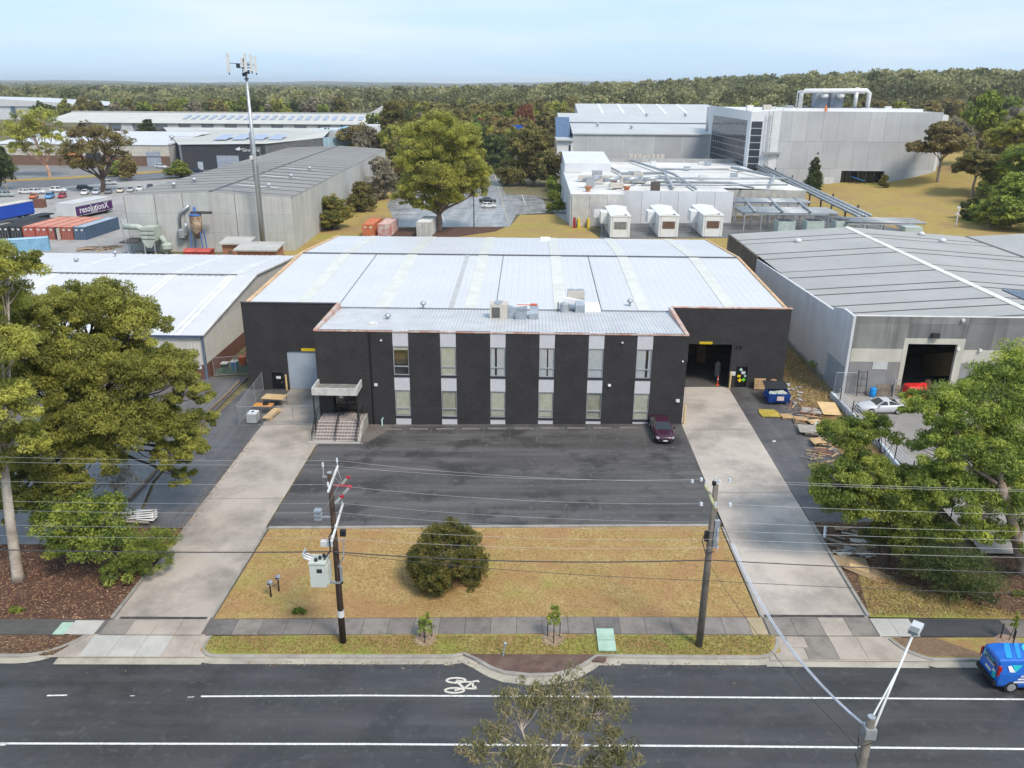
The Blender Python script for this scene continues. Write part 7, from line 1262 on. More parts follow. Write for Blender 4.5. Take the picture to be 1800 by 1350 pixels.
# ============================================================ VEGETATION
BARK = mat('gum_bark_pale', (.34, .28, .22), .9, col2=(.2, .14, .1), scale=1.3, streak=.3); BARKD = mat('dark_bark', (.07, .05, .04), .95, var=.3, scale=2); BARKW = mat('white_gum_bark', (.5, .45, .38), .85, col2=(.3, .24, .19), scale=1.5)
LEAF = {'gum': leafmat('gum_leaves', (.07, .075, .02), (.165, .168, .038), (.29, .27, .062), .52), 'green': leafmat('green_leaves', (.04, .06, .015), (.1, .13, .025), (.22, .235, .045)), 'dark': leafmat('dark_leaves', (.02, .032, .014), (.045, .06, .02), (.085, .1, .03)), 'olive': leafmat('olive_leaves', (.05, .05, .02), (.11, .1, .032), (.2, .165, .055)), 'brown': leafmat('bronze_leaves', (.06, .045, .022), (.12, .095, .035), (.19, .155, .06)),
        'grey': leafmat('grey_leaves', (.07, .065, .045), (.13, .115, .08), (.2, .17, .12)), 'red': leafmat('autumn_leaves', (.08, .028, .02), (.14, .055, .03), (.2, .1, .04)), 'gold': leafmat('gold_leaves', (.1, .085, .02), (.21, .18, .035), (.32, .28, .05)), 'shrub': leafmat('shrub_leaves', (.04, .05, .014), (.09, .09, .022), (.17, .135, .04)), 'street': leafmat('street_gum_leaves', (.07, .075, .035), (.14, .135, .06), (.24, .19, .11))}
def leaves(pts, tint, size, rng, aspect=.34, droop=.5, out=None, norm=None):
    """one small pointed quad for each leaf"""
    n = len(pts); d = rng.normal(size=(n, 3)); d[:, 2] -= droop*1.2
    if out is not None: d += out*.8
    d /= np.linalg.norm(d, axis=1)[:, None]+1e-9
    r = rng.normal(size=(n, 3))
    if norm is not None: r = norm+r*.55
    b = np.cross(d, r); b /= np.linalg.norm(b, axis=1)[:, None]+1e-9
    s = (size*rng.uniform(.65, 1.35, n))[:, None]; a = d*s; b = b*s*aspect
    v = np.empty((n, 4, 3)); v[:, 0] = pts-a*.5; v[:, 1] = pts-a*.05+b*.5; v[:, 2] = pts+a*.5; v[:, 3] = pts-a*.05-b*.5
    return v.reshape(-1, 3), tint
def leafobj(name, v, tint, m, parent):
    n = len(tint); me = bpy.data.meshes.new(name); me.vertices.add(4*n); me.vertices.foreach_set('co', v.astype(np.float32).ravel()); me.loops.add(4*n); me.loops.foreach_set('vertex_index', np.arange(4*n, dtype=np.int32)); me.polygons.add(n); me.polygons.foreach_set('loop_start', np.arange(0, 4*n, 4, dtype=np.int32)); me.update(calc_edges=True)
    at = me.attributes.new('tint', 'FLOAT', 'FACE'); at.data.foreach_set('value', tint.astype(np.float32)); me.materials.append(m)
    o = bpy.data.objects.new(name, me); COL.objects.link(o); o.parent = parent; return o
def crown_pts(lobes, per, nleaf, rng, crad=.3, flat=.7, shell=.82, low=-.35):
    P, T_, O, C_ = [], [], [], []; lobes = np.array(lobes, float); wgt = lobes[:, 3]**2; N_ = int(per*len(lobes)); ids = rng.choice(len(lobes), N_, p=wgt/wgt.sum())
    for i in ids:
        c, r = lobes[i, :3], lobes[i, 3]
        while 1:
            d = rng.normal(size=3); d /= np.linalg.norm(d)
            if d[2] > low: break
        cc = c+d*np.array([1, 1, flat])*r*rng.uniform(shell-.32, 1.06); cr = r*crad*rng.uniform(.65, 1.3); k = max(4, int(nleaf*rng.uniform(.6, 1.4)))
        q = rng.normal(size=(k, 3)); q /= np.linalg.norm(q, axis=1)[:, None]; q *= rng.uniform(.25, 1, k)[:, None]**.5; off = q*cr*np.array([1, 1, .62])
        P.append(cc+off); T_.append(np.clip(rng.normal(.54, .22)+rng.normal(0, .13, k), 0, 1)); O.append(q); C_.append((cc, i))
    return np.vstack(P), np.concatenate(T_), np.vstack(O), C_
def limbs(base, fork, lobes, clumps, r0, rng, mb, twig=.35, n=7):
    base, fork = Vector(base), Vector(fork); mid = base.lerp(fork, .5)+Vector((rng.uniform(-.2, .2), rng.uniform(-.2, .2), 0))*r0*2
    mb.tube([base-Vector((0, 0, .2)), base.lerp(fork, .06), mid, fork], [r0*1.35, r0, r0*.85, r0*.7], 9)
    tips = []
    for l in lobes:
        c = Vector(l[:3]); bend = fork.lerp(c, .5)+Vector((rng.uniform(-.4, .4), rng.uniform(-.4, .4), -.1*l[3]))*.5; e = c+Vector((0, 0, .1*l[3])); st = base.lerp(fork, rng.uniform(.75, 1.0)); rr = r0*.45*min(1, .5+l[3]/6)
        mb.tube([st, st.lerp(bend, .5)+Vector((0, 0, .1)), bend, bend.lerp(e, .6), e], [rr, rr*.85, rr*.65, rr*.42, rr*.18], 6); tips.append((bend, e, rr))
    for cc, i in clumps:
        if rng.random() < twig: b, e, rr = tips[i]; s = b.lerp(e, rng.uniform(.1, .95)); t = Vector(cc); m_ = s.lerp(t, .5)+Vector((0, 0, -.08*(t-s).length)); mb.tube([s, m_, t], [rr*.32, rr*.2, rr*.06], 4, cap=False)
def tree(name, label, base, fork, lobes, r0, per, nleaf, lsize, lm, bark=None, seed=1, cat='tree', group=None, aspect=.34, droop=.5, crad=.3, twig=.35, flat=.75, shell=.82, low=-.35):
    rng = np.random.default_rng(seed); b = Vector(base); t = thing(name, label, cat, b, group); rel = [(l[0]-b.x, l[1]-b.y, l[2]-b.z, l[3]) for l in lobes]
    P, T_, O, C_ = crown_pts(rel, per, nleaf, rng, crad, flat, shell, low); v, tt = leaves(P, T_, lsize, rng, aspect, droop, O*.5, O+np.array([0, 0, .25])); leafobj('crown', v, tt, LEAF[lm], t)
    mb = MB(); limbs((0, 0, 0), Vector(fork)-b, rel, C_, r0, rng, mb, twig); mb.build('trunk', bark or BARK, t, smooth=True, world=False, fix=False); return t
def lob(px, py, Y, rpx): p = atY(px, py, Y); k = (Y*math.cos(PITCH)+(H-p.z)*math.sin(PITCH))/F; return (p.x, p.y, p.z, rpx*k*1.14)
# ---- big gums at near left
b1_ = G(33, 1022)+Vector((0, 0, .13)); b2_ = G(98, 905)+Vector((0, 0, .08))
tree('gum_tree', 'tall gum with a pale trunk standing in the bark mulch by the footpath', b1_, atY(5, 800, b1_.y), [lob(*q) for q in ((15, 470, 47, 52), (-30, 530, 47, 60), (5, 610, 45, 55), (-50, 640, 46, 60), (-10, 720, 44, 60), (25, 780, 45, 45), (-45, 820, 45, 55))], .36, 54, 190, .25, 'gum', BARKW, 3, crad=.27)
tree('gum_tree', 'huge spreading gum overhanging the neighbour asphalt beside the white-roofed shed', b2_, atY(150, 770, b2_.y), [lob(*q) for q in ((95, 560, 55, 62), (165, 545, 57, 62), (235, 575, 57, 55), (120, 640, 53, 65), (205, 650, 55, 65), (280, 655, 57, 55), (335, 690, 56, 34), (160, 730, 52, 62), (240, 745, 54, 60), (300, 755, 55, 48), (330, 790, 54, 30), (90, 790, 51, 55), (170, 810, 51, 40), (60, 690, 51, 60), (355, 735, 57, 24), (40, 560, 52, 50), (55, 620, 51, 50), (45, 850, 49.5, 50), (110, 850, 50, 44), (15, 895, 48.5, 38), (325, 840, 54.5, 24), (300, 800, 54, 30))], .5, 56, 200, .25, 'gum', BARKD, 4, shell=.88, crad=.26)
tree('leafy_shrub', 'dense glossy green shrub under the near gums at the driveway edge', G(185, 1010)+Vector((0, 0, .13)), G(180, 1000)+Vector((0, 0, .8)), [lob(*q) for q in ((120, 915, 47, 48), (175, 905, 48, 45), (130, 965, 46, 42), (190, 960, 46.5, 50), (215, 1000, 46, 30), (95, 895, 49, 40))], .12, 42, 80, .26, 'green', BARKD, 5, 'shrub', droop=.1)
tree('feathery_shrub', 'light feathery shrub spilling onto the left-hand driveway', G(255, 1008)+Vector((0, 0, .13)), G(255, 1000)+Vector((0, 0, .6)), [lob(*q) for q in ((255, 965, 46.5, 34), (285, 950, 47.5, 26), (240, 990, 46, 26), (270, 985, 46.4, 26))], .08, 40, 90, .22, 'green', BARKD, 6, 'shrub', aspect=.15, droop=-.5)
tree('bare_shrub', 'half-dead twiggy shrub behind the glossy green shrub', G(205, 880)+Vector((0, 0, .1)), G(205, 875)+Vector((0, 0, .8)), [lob(*q) for q in ((195, 850, 54, 30), (225, 850, 55, 26), (210, 830, 55, 22))], .09, 30, 14, .2, 'grey', BARKD, 7, 'shrub', twig=1.)
# ---- trees at near right
a_ = G(1553, 998)+Vector((0, 0, .12)); c_ = G(1800, 1012)+Vector((0, 0, .12))
tree('leafy_tree', 'bushy tree with a dark trunk beside the timber scraps and the right-hand drive', a_, atY(1570, 900, a_.y), [lob(*q) for q in ((1490, 770, 51, 40), (1540, 760, 52, 34), (1475, 850, 48, 42), (1520, 830, 49, 44), (1455, 875, 48, 30), (1500, 890, 48, 40), (1575, 890, 48, 48), (1580, 940, 47.5, 34), (1610, 860, 49, 45), (1630, 930, 48, 45))], .3, 44, 190, .22, 'green', BARKD, 8, droop=.2, shell=.86)
tree('leafy_tree', 'large bright green tree screening the raised yard of the grey warehouse', c_, atY(1760, 850, c_.y), [lob(*q) for q in ((1618, 712, 51, 30), (1645, 725, 50, 44), (1700, 715, 51, 55), (1760, 690, 52, 58), (1810, 660, 53, 60), (1660, 790, 49, 52), (1730, 790, 49, 62), (1800, 760, 50, 62), (1690, 870, 48, 55), (1760, 870, 48, 58), (1830, 860, 48, 55), (1640, 850, 48, 40), (1720, 930, 47, 40), (1830, 950, 46.5, 45))], .36, 44, 200, .23, 'green', BARK, 9, droop=.2, shell=.86)
tree('dark_shrub', 'dense dark green needle-leaved shrub on the leaf litter under the leafy trees', G(1690, 1055)+Vector((0, 0, .12)), G(1690, 1050)+Vector((0, 0, .6)), [lob(*q) for q in ((1600, 975, 46, 32), (1650, 990, 45, 42), (1700, 1010, 44, 46), (1715, 1040, 43.6, 34), (1670, 1025, 44, 32), (1625, 1000, 45.5, 30))], .1, 46, 90, .2, 'dark', BARKD, 10, 'shrub', aspect=.2, droop=-.3)
tree('dark_shrub', 'dark shrub behind the tree trunk beside the right-hand drive', G(1545, 975)+Vector((0, 0, .12)), G(1545, 970)+Vector((0, 0, .6)), [lob(*q) for q in ((1540, 945, 48.5, 24), (1585, 960, 48, 26))], .08, 46, 80, .2, 'dark', BARKD, 11, 'shrub', aspect=.2, droop=-.3)
# ---- round shrub on the lawn
cs = G(788, 1040); rs_ = 2.6; cz = 1.75; sb = Vector((cs.x, cs.y+.9, gz(cs.x)+.13)); rng = np.random.default_rng(21)
lobes = []
for k in range(62):
    while 1:
        d = rng.normal(size=3); d /= np.linalg.norm(d)
        if d[2] > -.62 and not (d[0] > .25 and d[1] < -.35 and -.35 < d[2] < .28): break
    lobes.append((sb.x+d[0]*rs_*.76, sb.y+d[1]*rs_*.76, sb.z+cz+d[2]*rs_*.68, .74))
tree('round_shrub', 'big round olive shrub with bare inner twigs on the dry lawn', sb, (sb.x, sb.y, sb.z+.7), lobes, .12, 22, 80, .15, 'shrub', mat('bare_grey_twig', (.3, .26, .22), .9), 22, 'shrub', aspect=.3, droop=-.2, crad=.36, twig=.5, flat=1.0, low=-1)
# ---- street gum whose top enters the view
bb = Vector((1.15, 20.5, gz(1))); LB = lambda px, py, Y, r: lob(px, py, Y, r)
tree('street_gum', 'sparse street gum with pinkish limbs rising in front of the road', bb, atY(957, 1335, 20.6), [LB(*q) for q in ((905, 1240, 22, 45), (960, 1225, 22.5, 40), (1020, 1215, 22.5, 42), (1060, 1255, 21.5, 42), (1085, 1300, 21, 36), (870, 1290, 21, 36), (840, 1325, 20.3, 36), (1000, 1270, 21, 40), (930, 1345, 19.5, 50), (1060, 1350, 19.8, 45), (1090, 1345, 20, 30), (990, 1400, 19, 60), (880, 1400, 19, 50), (1050, 1420, 19, 50))], .16, 24, 40, .21, 'street', BARKW, 23, aspect=.2, droop=.9, crad=.34, twig=.9, shell=.7, low=-.7)
# ---- saplings
def sapling(px, py, hgt, wd, label, seed, lean=0.):
    b = G(px, py)+Vector((0, 0, .13)); t = tree('sapling', label, b, b+Vector((lean, 0, hgt*.55)), [(b.x+lean*(.6+k*.12), b.y, b.z+hgt*(.5+.12*k), wd*(.55-.06*k)) for k in range(4)], .025, 14, 22, .13, 'green', BARKD, seed, 'sapling', 'staked saplings in the verge', twig=.2)
    for a in (0, 2.1, 4.2): part(MB().box(b.x+.42*math.cos(a+.5)-.025, b.x+.42*math.cos(a+.5)+.025, b.y+.42*math.sin(a+.5)-.025, b.y+.42*math.sin(a+.5)+.025, b.z-.1, b.z+1.05), 'stake', TRIM, t)
    part(MB().lathe((b.x, b.y, b.z-.02), [(.75, 0), (.6, .05), (.2, .07), (.01, .07)], 14), 'mulch_ring', mat('pale_mulch', (.36, .25, .18), .95, fine=.4, fscale=6), t)
sapling(748, 1126, 1.75, .85, 'short bushy sapling between three dark stakes near the transformer pole', 31); sapling(973, 1126, 2.5, .75, 'taller slim sapling between three dark stakes beside the green pit lid', 32); sapling(1772, 1130, 2.2, .3, 'nearly bare sapling and stakes behind the blue van', 33, .15)
for px, py, lb_ in ((30, 1078, 'low bright green weed clump in the bark mulch by the footpath'), (1432, 655, 'green weed bush growing against the whitewashed wall'), (1415, 640, 'small dry weed at the foot of the whitewashed wall'), (528, 1080, 'tiny grey weed in the dry lawn'), (1790, 1050, 'low yellow-green weed clump at the right edge of the leaf litter')):
    b = G(px, py)+Vector((0, 0, .1)); s = 1.1 if 'bush' in lb_ else .5; tree('weed_clump', lb_, b, b+Vector((0, 0, .2)), [(b.x+dx*s, b.y, b.z+.3*s*(1+(s > 1)*1.6), .45*s) for dx in (-.5, 0, .5)], .02, 14, 26, .2, 'green', BARKD, int(px), 'weed', aspect=.14, droop=-1.)
# ---- big gum behind the warehouse and the two street gums
def far_tree(name, label, base, specs, r0, lm, seed, fork_py, bark=None, per=26, nl=70, ls=.62, **k):
    b = G(*base); return tree(name, label, b, atY(base[0]+k.pop('fx', 0), fork_py, b.y), [lob(px, py, b.y+dy, r) for px, py, dy, r in specs], r0, per, nl, ls, lm, bark, seed, **k)
far_tree('gum_tree', 'large spreading gum behind the black warehouse beside the grey portable hut', (772, 406), [(770, 225, 0, 30), (735, 245, 2, 30), (805, 245, -2, 30), (765, 265, 0, 35), (720, 285, 0, 30), (820, 280, 0, 32), (775, 310, -3, 38), (735, 330, 0, 32), (820, 325, 2, 34), (845, 305, 0, 18), (712, 350, 2, 18), (840, 340, 0, 16), (790, 350, -3, 24), (745, 360, -2, 18)], .75, 'gum', 41, 372, BARK, 46, 170, .48)
far_tree('gum_tree', 'bronze umbrella-shaped gum rising over the parked street cars', (180, 338), [(150, 235, 0, 24), (185, 240, 2, 24), (215, 250, 0, 20), (130, 265, 0, 22), (165, 262, -3, 24), (200, 270, 2, 20), (140, 290, 0, 18), (222, 280, 0, 14), (118, 285, 0, 14), (175, 290, 0, 16)], .8, 'brown', 42, 312, BARKD, 24, 60, .75, shell=.75)
far_tree('gum_tree', 'yellow-green gum with a pink leaning trunk in front of the brick unit', (88, 311), [(45, 215, 0, 26), (75, 212, 0, 24), (20, 235, 0, 26), (60, 240, 0, 26), (92, 240, 0, 18), (80, 265, 0, 16), (35, 262, 0, 18)], .6, 'gum', 43, 290, mat('pink_bark', (.4, .24, .17), .9), 26, 60, .8, fx=-6)
# ---- prototypes for repeats
def proto(kind, seed):
    rng = np.random.default_rng(seed); rel = []
    if kind == 'gum':
        for k in range(9): a = rng.uniform(0, 6.28); rr = rng.uniform(.05, .34); rel.append((rr*math.cos(a), rr*math.sin(a), rng.uniform(.5, .84)-rr*.3, rng.uniform(.14, .2)))
        per, nl, ls, fk, r0, kw = 34, 60, .044, .36, .022, {}
    elif kind == 'round':
        for k in range(9): a = rng.uniform(0, 6.28); rr = rng.uniform(0, .3); rel.append((rr*math.cos(a), rr*math.sin(a), rng.uniform(.22, .74)-rr*.25, rng.uniform(.18, .26)))
        per, nl, ls, fk, r0, kw = 34, 60, .046, .14, .02, dict(low=-.8)
    elif kind == 'cone':
        for k in range(7): t = k/6; rel.append((rng.uniform(-.03, .03), rng.uniform(-.03, .03), .14+.74*t, .27*(1-t)+.06))
        per, nl, ls, fk, r0, kw = 34, 50, .048, .12, .018, dict(low=-.7)
    else:   # forest
        for k in range(8): a = rng.uniform(0, 6.28); rr = rng.uniform(.03, .3); rel.append((rr*math.cos(a), rr*math.sin(a), rng.uniform(.42, .8)-rr*.35, rng.uniform(.16, .23)))
        per, nl, ls, fk, r0, kw = 24, 26, .078, .3, .02, dict(low=-.7)
    P, T_, O, C_ = crown_pts(rel, per, nl, rng, .34, .8, .85, kw.get('low', -.35)); v, tt = leaves(P, T_, ls, rng, .5, .25, O*.4, O+np.array([0, 0, .25])); mb = MB(); limbs((0, 0, 0), (rng.uniform(-.02, .02), 0, fk), rel, C_, r0, rng, mb, .12 if kind != 'forest' else 0)
    def me(lm): o = leafobj('crown', v, tt, LEAF[lm], None); d = o.data; bpy.data.objects.remove(o); return d
    o = mb.build('trunk', BARK, None, smooth=True, fix=False); tr = o.data; bpy.data.objects.remove(o); return me, tr, {}
PROTO = {k: [proto(k, 100+17*i+len(k)) for i in range(n)] for k, n in (('gum', 4), ('round', 4), ('cone', 2), ('forest', 6))}
def plant(name, label, x, y, z, wd, hgt, kind, lm, rz, i, cat='tree', group=None):
    me, tr, cache = PROTO[kind][i % len(PROTO[kind])]; t = thing(name, label, cat, (x, y, z), group, rz)
    if lm not in cache: cache[lm] = me(lm)
    for nm, d in (('crown', cache[lm]), ('trunk', tr)): o = bpy.data.objects.new(nm, d); COL.objects.link(o); o.parent = t
    t.scale = (wd, wd, hgt); return t
def plant_px(name, label, bx, by, topy, wpx, kind, lm, i, cat='tree', z=None, group=None):
    b = G(bx, by) if z is None else G(bx, by, z); tp = atY(bx, topy, b.y); k = (b.y*math.cos(PITCH)+(H-b.z)*math.sin(PITCH))/F; f = {'gum': .98, 'round': 1.0, 'cone': .62, 'forest': 1.0}[kind]
    return plant(name, label, b.x, b.y, b.z, wpx*k/f, (tp.z-b.z)*1.02, kind, lm, i*1.7, i, cat, group)
for i, (nm, lb_, bx, by, tp, wp, kd, lm) in enumerate([
 ('dark_tree', 'dense dark tree at the corner of the brick unit', 12, 336, 240, 75, 'round', 'dark'), ('bushy_tree', 'rounded olive tree in front of the charcoal building side wall', 315, 312, 276, 50, 'round', 'green'), ('golden_shrub', 'golden shrub in front of the charcoal building roller door', 408, 296, 258, 52, 'round', 'gold'), ('dark_shrub', 'dark shrub between the golden shrub and the phone mast', 440, 295, 256, 40, 'round', 'olive'), ('bushy_tree', 'bronze bushy tree beside the street gums', 232, 316, 268, 48, 'round', 'brown'), ('bushy_tree', 'green bushy tree behind the bronze bushy tree', 208, 310, 278, 44, 'round', 'green'),
 ('conifer', 'dark conifer against the long shed wall', 262, 246, 203, 44, 'cone', 'dark'), ('conifer', 'small dark conifer in front of the white shed with blue bays', 45, 208, 178, 40, 'round', 'dark'), ('slim_tree', 'slim yellow-green tree between the street gums and the long shed', 148, 232, 206, 24, 'cone', 'gum'),
 ('yard_shrub', 'dark olive shrub on the dry grass at the panel warehouse corner', 588, 402, 332, 84, 'round', 'shrub'), ('yard_shrub', 'olive shrub second along the panel warehouse side wall', 638, 370, 311, 72, 'round', 'olive'), ('yard_shrub', 'grey-brown shrub third along the panel warehouse side wall', 668, 350, 268, 76, 'round', 'grey'), ('yard_shrub', 'brown shrub between the panel warehouse and the big gum', 700, 335, 262, 60, 'round', 'brown'), ('gum_tree', 'rounded bronze gum behind the panel warehouse end', 640, 282, 206, 100, 'round', 'brown'), ('bushy_tree', 'bright green bush at the end of the panel warehouse roof', 575, 272, 238, 70, 'round', 'green'), ('bushy_tree', 'dark pointed tree by the pale blue glass office', 575, 265, 222, 50, 'cone', 'dark'), ('gum_tree', 'grey-green gum behind the big spreading gum', 700, 290, 172, 85, 'gum', 'olive'),
 ('gum_tree', 'olive gum at the end of the rear car park by the white office', 938, 325, 200, 120, 'round', 'olive'), ('hedge_bush', 'clipped green bush nearest the wet rear car park kerb', 977, 374, 328, 34, 'round', 'green'), ('hedge_bush', 'clipped green bush second in the row by the plant building path', 972, 352, 312, 30, 'round', 'green'), ('hedge_bush', 'clipped green bush third in the row by the plant building path', 968, 336, 302, 28, 'round', 'green'), ('light_tree', 'light green tree in front of the blue fascia shop', 868, 275, 212, 52, 'round', 'gold'), ('light_tree', 'light green tree at the far kerb of the rear car park', 842, 285, 240, 40, 'round', 'gold'), ('dark_shrub', 'dark hedge shrub at the end of the rear car park', 873, 303, 268, 46, 'round', 'dark'), ('dark_shrub', 'low dark shrub next to the hedge at the car park end', 903, 302, 275, 36, 'round', 'dark'),
 ('slender_tree', 'slender dark young tree against the tall concrete building', 1428, 338, 262, 27, 'cone', 'dark')]): plant_px(nm, lb_, bx, by, tp, wp, kd, lm, i)
def mound_px(px, py):
    z = 1.5
    for i in range(12): p = G(px, py, z); z = .5*z+.5*moundz(p.x, p.y)
    return G(px, py, z)
for i, (lb_, px, py, tp, wp, kd, lm) in enumerate([('broad bronze gum standing on the grassed mound', 1648, 320, 206, 130, 'gum', 'brown'), ('white-trunked gum lower on the grassed mound', 1708, 345, 240, 115, 'gum', 'olive'), ('dark bushy tree at the foot of the grassed mound', 1775, 400, 285, 140, 'round', 'green'), ('tall dark tree behind the bushy tree beside the mound', 1790, 372, 238, 120, 'round', 'green'), ('dark green tree beside the grey ribbed roof', 1735, 402, 330, 75, 'round', 'green'), ('deep green tree at the far side of the mound', 1750, 345, 262, 80, 'round', 'green'), ('low dark shrub on the mound edge', 1706, 385, 340, 50, 'round', 'dark'), ('olive gum behind the mound', 1770, 300, 190, 100, 'gum', 'gum'), ('tall bright green gum rising over the mound', 1712, 290, 150, 90, 'gum', 'green'), ('small brown shrub against the concrete wall', 1551, 330, 300, 20, 'round', 'shrub')]):
    b = mound_px(px, py); k = (b.y*math.cos(PITCH)+(H-b.z)*math.sin(PITCH))/F; plant('gum_tree' if kd == 'gum' else 'bushy_tree', lb_, b.x, b.y, b.z-.1, wp*k, atY(px, tp, b.y).z-b.z, kd, lm, i*2.1, i)
# ---- wooded belt: the trees that can be told apart, then the mass behind
BLD = [(-190, -74, 312, 425), (-220, -140, 325, 380), (-300, -90, 498, 545), (-20, 6, 388, 410), (5, 85, 290, 400), (60, 130, 250, 315), (-465, -338, 634, 705), (-112, -88, 555, 580), (-52, 6, 180, 312), (-85, -44, 155, 290)]
def free(x, y, m=4): return all(not (a-m < x < b+m and c-m < y < d+m) for a, b, c, d in BLD)
rng = np.random.default_rng(77); placed = []
REG = [(-72, 14, 318, 480, 70), (-95, 60, 415, 600, 60), (70, 260, 318, 480, 90), (128, 330, 300, 420, 40), (-330, -60, 548, 640, 52)]
KL = {'green': 'mid green', 'olive': 'olive', 'gum': 'yellow-green', 'dark': 'dark green', 'brown': 'bronze', 'grey': 'grey-green'}
for x0, x1_, ya, yb, n in REG:
    c = 0; tries = 0
    while c < n and tries < 4000:
        tries += 1; x, y = rng.uniform(x0, x1_), rng.uniform(ya, yb)
        if not free(x, y) or any((x-a)**2+(y-b)**2 < 60 for a, b in placed): continue
        if 60 < x < 128 and y < 330: continue
        placed.append((x, y)); c += 1; wd = rng.uniform(11, 19); ht = rng.uniform(12, 21); lm = rng.choice(['green', 'olive', 'gum', 'dark', 'brown', 'olive', 'olive', 'grey'])
        plant('forest_tree', 'rounded %s tree in the wooded belt beyond the industrial buildings' % KL[lm], x, y, gz(x, y)-.2, wd, ht, 'forest', lm, rng.uniform(0, 6), int(rng.integers(6)), group='%s trees in the wooded belt' % KL[lm])
for i, (px, py, w_, h_, lb_) in enumerate(((907, 214, 9, 11, 'round red autumn tree in the wooded belt'), (922, 202, 12, 16, 'tall orange-red autumn tree in the wooded belt'), (883, 214, 8, 10, 'orange autumn tree left of the red ones'), (868, 212, 7, 9, 'dark crimson autumn tree in the wooded belt'), (845, 222, 8, 9, 'small crimson autumn tree nearest the light green trees'))):
    p = atY(px, py, 420); plant('autumn_tree', lb_, p.x, 420, gz(p.x, 420)-.1, w_, h_+7, 'forest', 'red', i, i)
for i in range(9): x = -262+i*13; plant('conifer', 'dark cypress in the row behind the white shed with blue bays', x, 612+rng.uniform(-6, 6), gz(x, 612), 13, 17, 'round', 'dark', i, i, group='cypress row behind the long shed')
P, T_, NR = [], [], []
for k in range(4000):
    y = 560+1500*rng.random()**1.6; x = rng.uniform(-.78, .78)*y
    if not free(x, y, 8) or (x < -55 and y < 650) : continue
    hgt, r = rng.uniform(11, 23), rng.uniform(6, 12); z = gz(x, y); m = 150 if y < 720 else 90 if y < 900 else 44 if y < 1100 else 22
    q = rng.normal(size=(m, 3)); q /= np.linalg.norm(q, axis=1)[:, None]; q[:, 2] = np.abs(q[:, 2])*1.1-.35; NR.append(q+np.array([0, 0, .2])); P.append(np.array([x, y, z+hgt-r*.85])+q*np.array([r, r, r*.8])*rng.uniform(.75, 1.05, m)[:, None]); T_.append(np.clip(rng.normal(.47, .3)+rng.normal(0, .1, m), 0, 1))
P, T_ = np.vstack(P), np.concatenate(T_); v, tt = leaves(P, T_, np.clip(1.9+(P[:, 1]-560)/210., 1.9, 5), rng, .75, 0., None, np.vstack(NR)); o = leafobj('far_forest', v, tt, leafmat('forest_leaves', (.05, .055, .026), (.1, .102, .045), (.165, .155, .075), .4), None); o['kind'] = 'stuff'; o['label'] = 'dense dark green forest canopy reaching towards the horizon'
P, T_ = [], []
for k in range(2600):
    y = 2000+5500*rng.random()**1.3; x = rng.uniform(-.75, .75)*y; m = 7; r = rng.uniform(18, 50); P.append(np.array([x, y, gz(x, y)+rng.uniform(3, 9)])+rng.normal(size=(m, 3))*np.array([r, r*.6, 3])); T_.append(np.clip(rng.normal(.35, .2, m), 0, 1))
P, T_ = np.vstack(P), np.concatenate(T_); v, tt = leaves(P, T_, 24, rng, .5, 0.); v[:, 2] = np.clip(v[:, 2], -2, 16); o = leafobj('distant_woods', v, tt, MATS['forest_leaves'], None); o['kind'] = 'stuff'; o['label'] = 'distant tree belts across the hazy suburbs'
mb = MB()
for k in range(900):
    y = 1900+5200*rng.random(); x = rng.uniform(-.75, .75)*y; z = gz(x, y); s = rng.uniform(8, 22); mb.box(x, x+s, y, y+8, z, z+rng.uniform(5, 9))
o = mb.build('distant_suburb', mat('far_roofs', (.42, .4, .38), .8, var=.4, scale=.01), None, fix=False); o['kind'] = 'stuff'; o['label'] = 'pale far-off suburban roofs among tree belts'
mb = MB(); n = 70; vs = []
for j, (yy, f) in enumerate(((7600, 0), (8200, 1), (9300, .9))):
    for i in range(n+1): x = -8000+16000*i/n; vs.append((x, yy, gz(x, yy)-3+f*(22+7*math.sin(i*.55)+4*math.sin(i*1.7+1)+12*smooth(-3500, -500, x))))
mb.add(vs, [(j*(n+1)+i, j*(n+1)+i+1, (j+1)*(n+1)+i+1, (j+1)*(n+1)+i) for j in range(2) for i in range(n)]); struct(mb.build('hills', mat('hill_bush', (.05, .06, .03), .95, var=.3, scale=.004), None, smooth=True, fix=False))
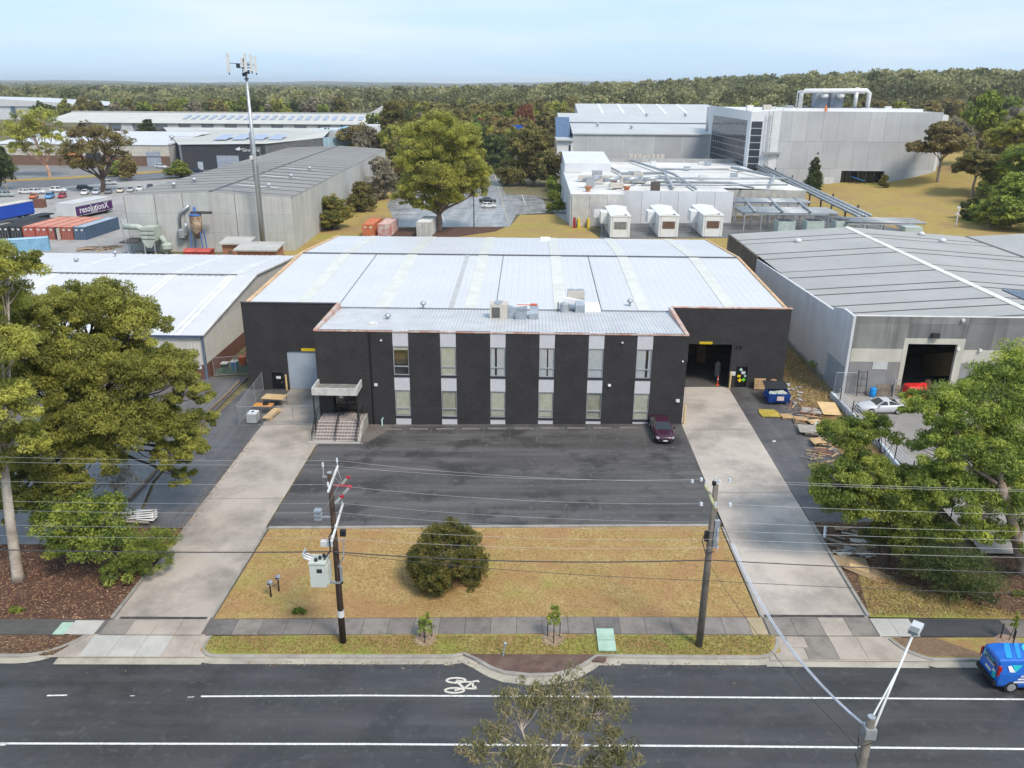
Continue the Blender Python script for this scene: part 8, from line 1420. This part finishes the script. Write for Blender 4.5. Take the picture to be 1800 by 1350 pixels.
# ---- straw tufts, fallen leaves
def scatter(name, label, poly, n, e, size, cols, up, seed, aspect=.35):
    rng = np.random.default_rng(seed); poly = np.array(poly); lo, hi = poly.min(0), poly.max(0); q = rng.uniform(lo, hi, (n*2, 2)); ins = np.zeros(len(q), bool); j = len(poly)-1
    for i in range(len(poly)):
        (xi, yi), (xj, yj) = poly[i], poly[j]; c = ((yi > q[:, 1]) != (yj > q[:, 1])) & (q[:, 0] < (xj-xi)*(q[:, 1]-yi)/(yj-yi+1e-9)+xi); ins ^= c; j = i
    q = q[ins][:n]; k = len(q); z = T*np.clip(q[:, 0], -60, 70)+e; d = rng.normal(size=(k, 3)); d[:, 2] = np.abs(d[:, 2])*up+.02 if up else 0; d /= np.linalg.norm(d, axis=1)[:, None]; b = np.cross(d, np.array([0, 0, 1.]) if up == 0 else rng.normal(size=(k, 3))); b /= np.linalg.norm(b, axis=1)[:, None]+1e-9
    s = size*rng.uniform(.5, 1.4, k)[:, None]; p0 = np.column_stack([q, z]); v = np.empty((k, 4, 3)); v[:, 0] = p0; v[:, 1] = p0+d*s*.5+b*s*aspect*.5; v[:, 2] = p0+d*s; v[:, 3] = p0+d*s*.5-b*s*aspect*.5
    if up == 0: v[:, 1:3, 2] += rng.uniform(.0, .03, (k, 1))
    o = leafobj(name, v.reshape(-1, 3), rng.random(k), leafmat(name, *[tuple(c/2.15 for c in cc) for cc in cols], .15), None); o['kind'] = 'stuff'; o['label'] = label
STRAW = ((.38, .25, .1), (.48, .34, .15), (.56, .43, .21)); LIT = ((.12, .06, .035), (.28, .15, .08), (.45, .3, .18))
scatter('straw_grass', 'dry straw-coloured grass tufts of the front lawn', [(-19.3, 41.6), (14.2, 42), (14.1, 52.6), (-19.1, 52.3)], 24000, .13, .1, STRAW, 1.2, 1)
scatter('verge_tufts', 'mixed green and straw grass tufts of the verge', [(-18.9, 38.6), (-17.5, 38.3), (14, 38.4), (14.6, 40.1), (-18.9, 39.85)], 12000, .13, .12, ((.2, .15, .05), (.33, .28, .09), (.26, .32, .06)), 1.2, 2)
scatter('dry_weeds', 'dry weedy grass along the dirt strip', [(27.5, 54), (31, 54), (31.2, 78), (31.9, 95), (27.2, 95), (27.2, 82)], 9000, .09, .22, STRAW, 1.5, 3)
scatter('side_tufts', 'straw grass tufts beside the right-hand drive', [(21.2, 42), (31, 41.9), (28.2, 43.4), (25.4, 45), (23.4, 46.2), (21.9, 46.5)], 5000, .13, .13, STRAW, 1.2, 4)
scatter('fallen_leaves', 'fallen brown leaves on the bark mulch', [(-40, 41.4), (-25.8, 41.5), (-25.8, 52), (-29.5, 52.5), (-33, 50.2), (-40, 50)], 9000, .14, .17, LIT, .12, 5)
scatter('fallen_leaves', 'fallen brown leaves under the leafy trees', [(21, 42.2), (42, 41.9), (42, 48.8), (30, 48.8), (30, 53.4), (21.2, 53.3)], 11000, .135, .17, LIT, .12, 6)
scatter('fallen_leaves', 'fallen leaves drifted along the left driveway edge', [(-26.2, 46), (-25.4, 46), (-25.6, 69), (-26.3, 69)], 700, .125, .14, LIT, .1, 7)
scatter('fallen_leaves', 'fallen leaves along the gutter and verge kerb', [(-16, 37.2), (13, 37.3), (13, 37.9), (-16, 37.75)], 420, .03, .13, LIT, .1, 8)
scatter('fallen_leaves', 'odd fallen leaves on the road and car park', [(-30, 24), (28, 24), (28, 37.3), (-30, 37.2)], 160, .01, .13, LIT, .05, 9)
scatter('fallen_leaves', 'fallen leaves on the left verge', [(-40, 38.2), (-27.8, 38.3), (-26.8, 39.8), (-40, 39.7)], 2600, .135, .15, LIT, .1, 10)
# ---- haze: one even box of air round everything
mb = MB(); mb.box(-8800, 8800, -280, 9400, -8, 62); hz_ = mb.build('haze', [], None)
hm = bpy.data.materials.new('haze_air'); hm.use_nodes = True; nt = hm.node_tree; nt.nodes.remove(nt.nodes['Principled BSDF']); pv = nt.nodes.new('ShaderNodeVolumePrincipled'); pv.inputs['Color'].default_value = (.96, .98, 1, 1); pv.inputs['Density'].default_value = .0001; pv.inputs['Anisotropy'].default_value = .2
nt.links.new(pv.outputs[0], nt.nodes['Material Output'].inputs['Volume']); hz_.data.materials.append(hm); hz_['kind'] = 'stuff'; hz_['label'] = 'thin pale haze filling the air'
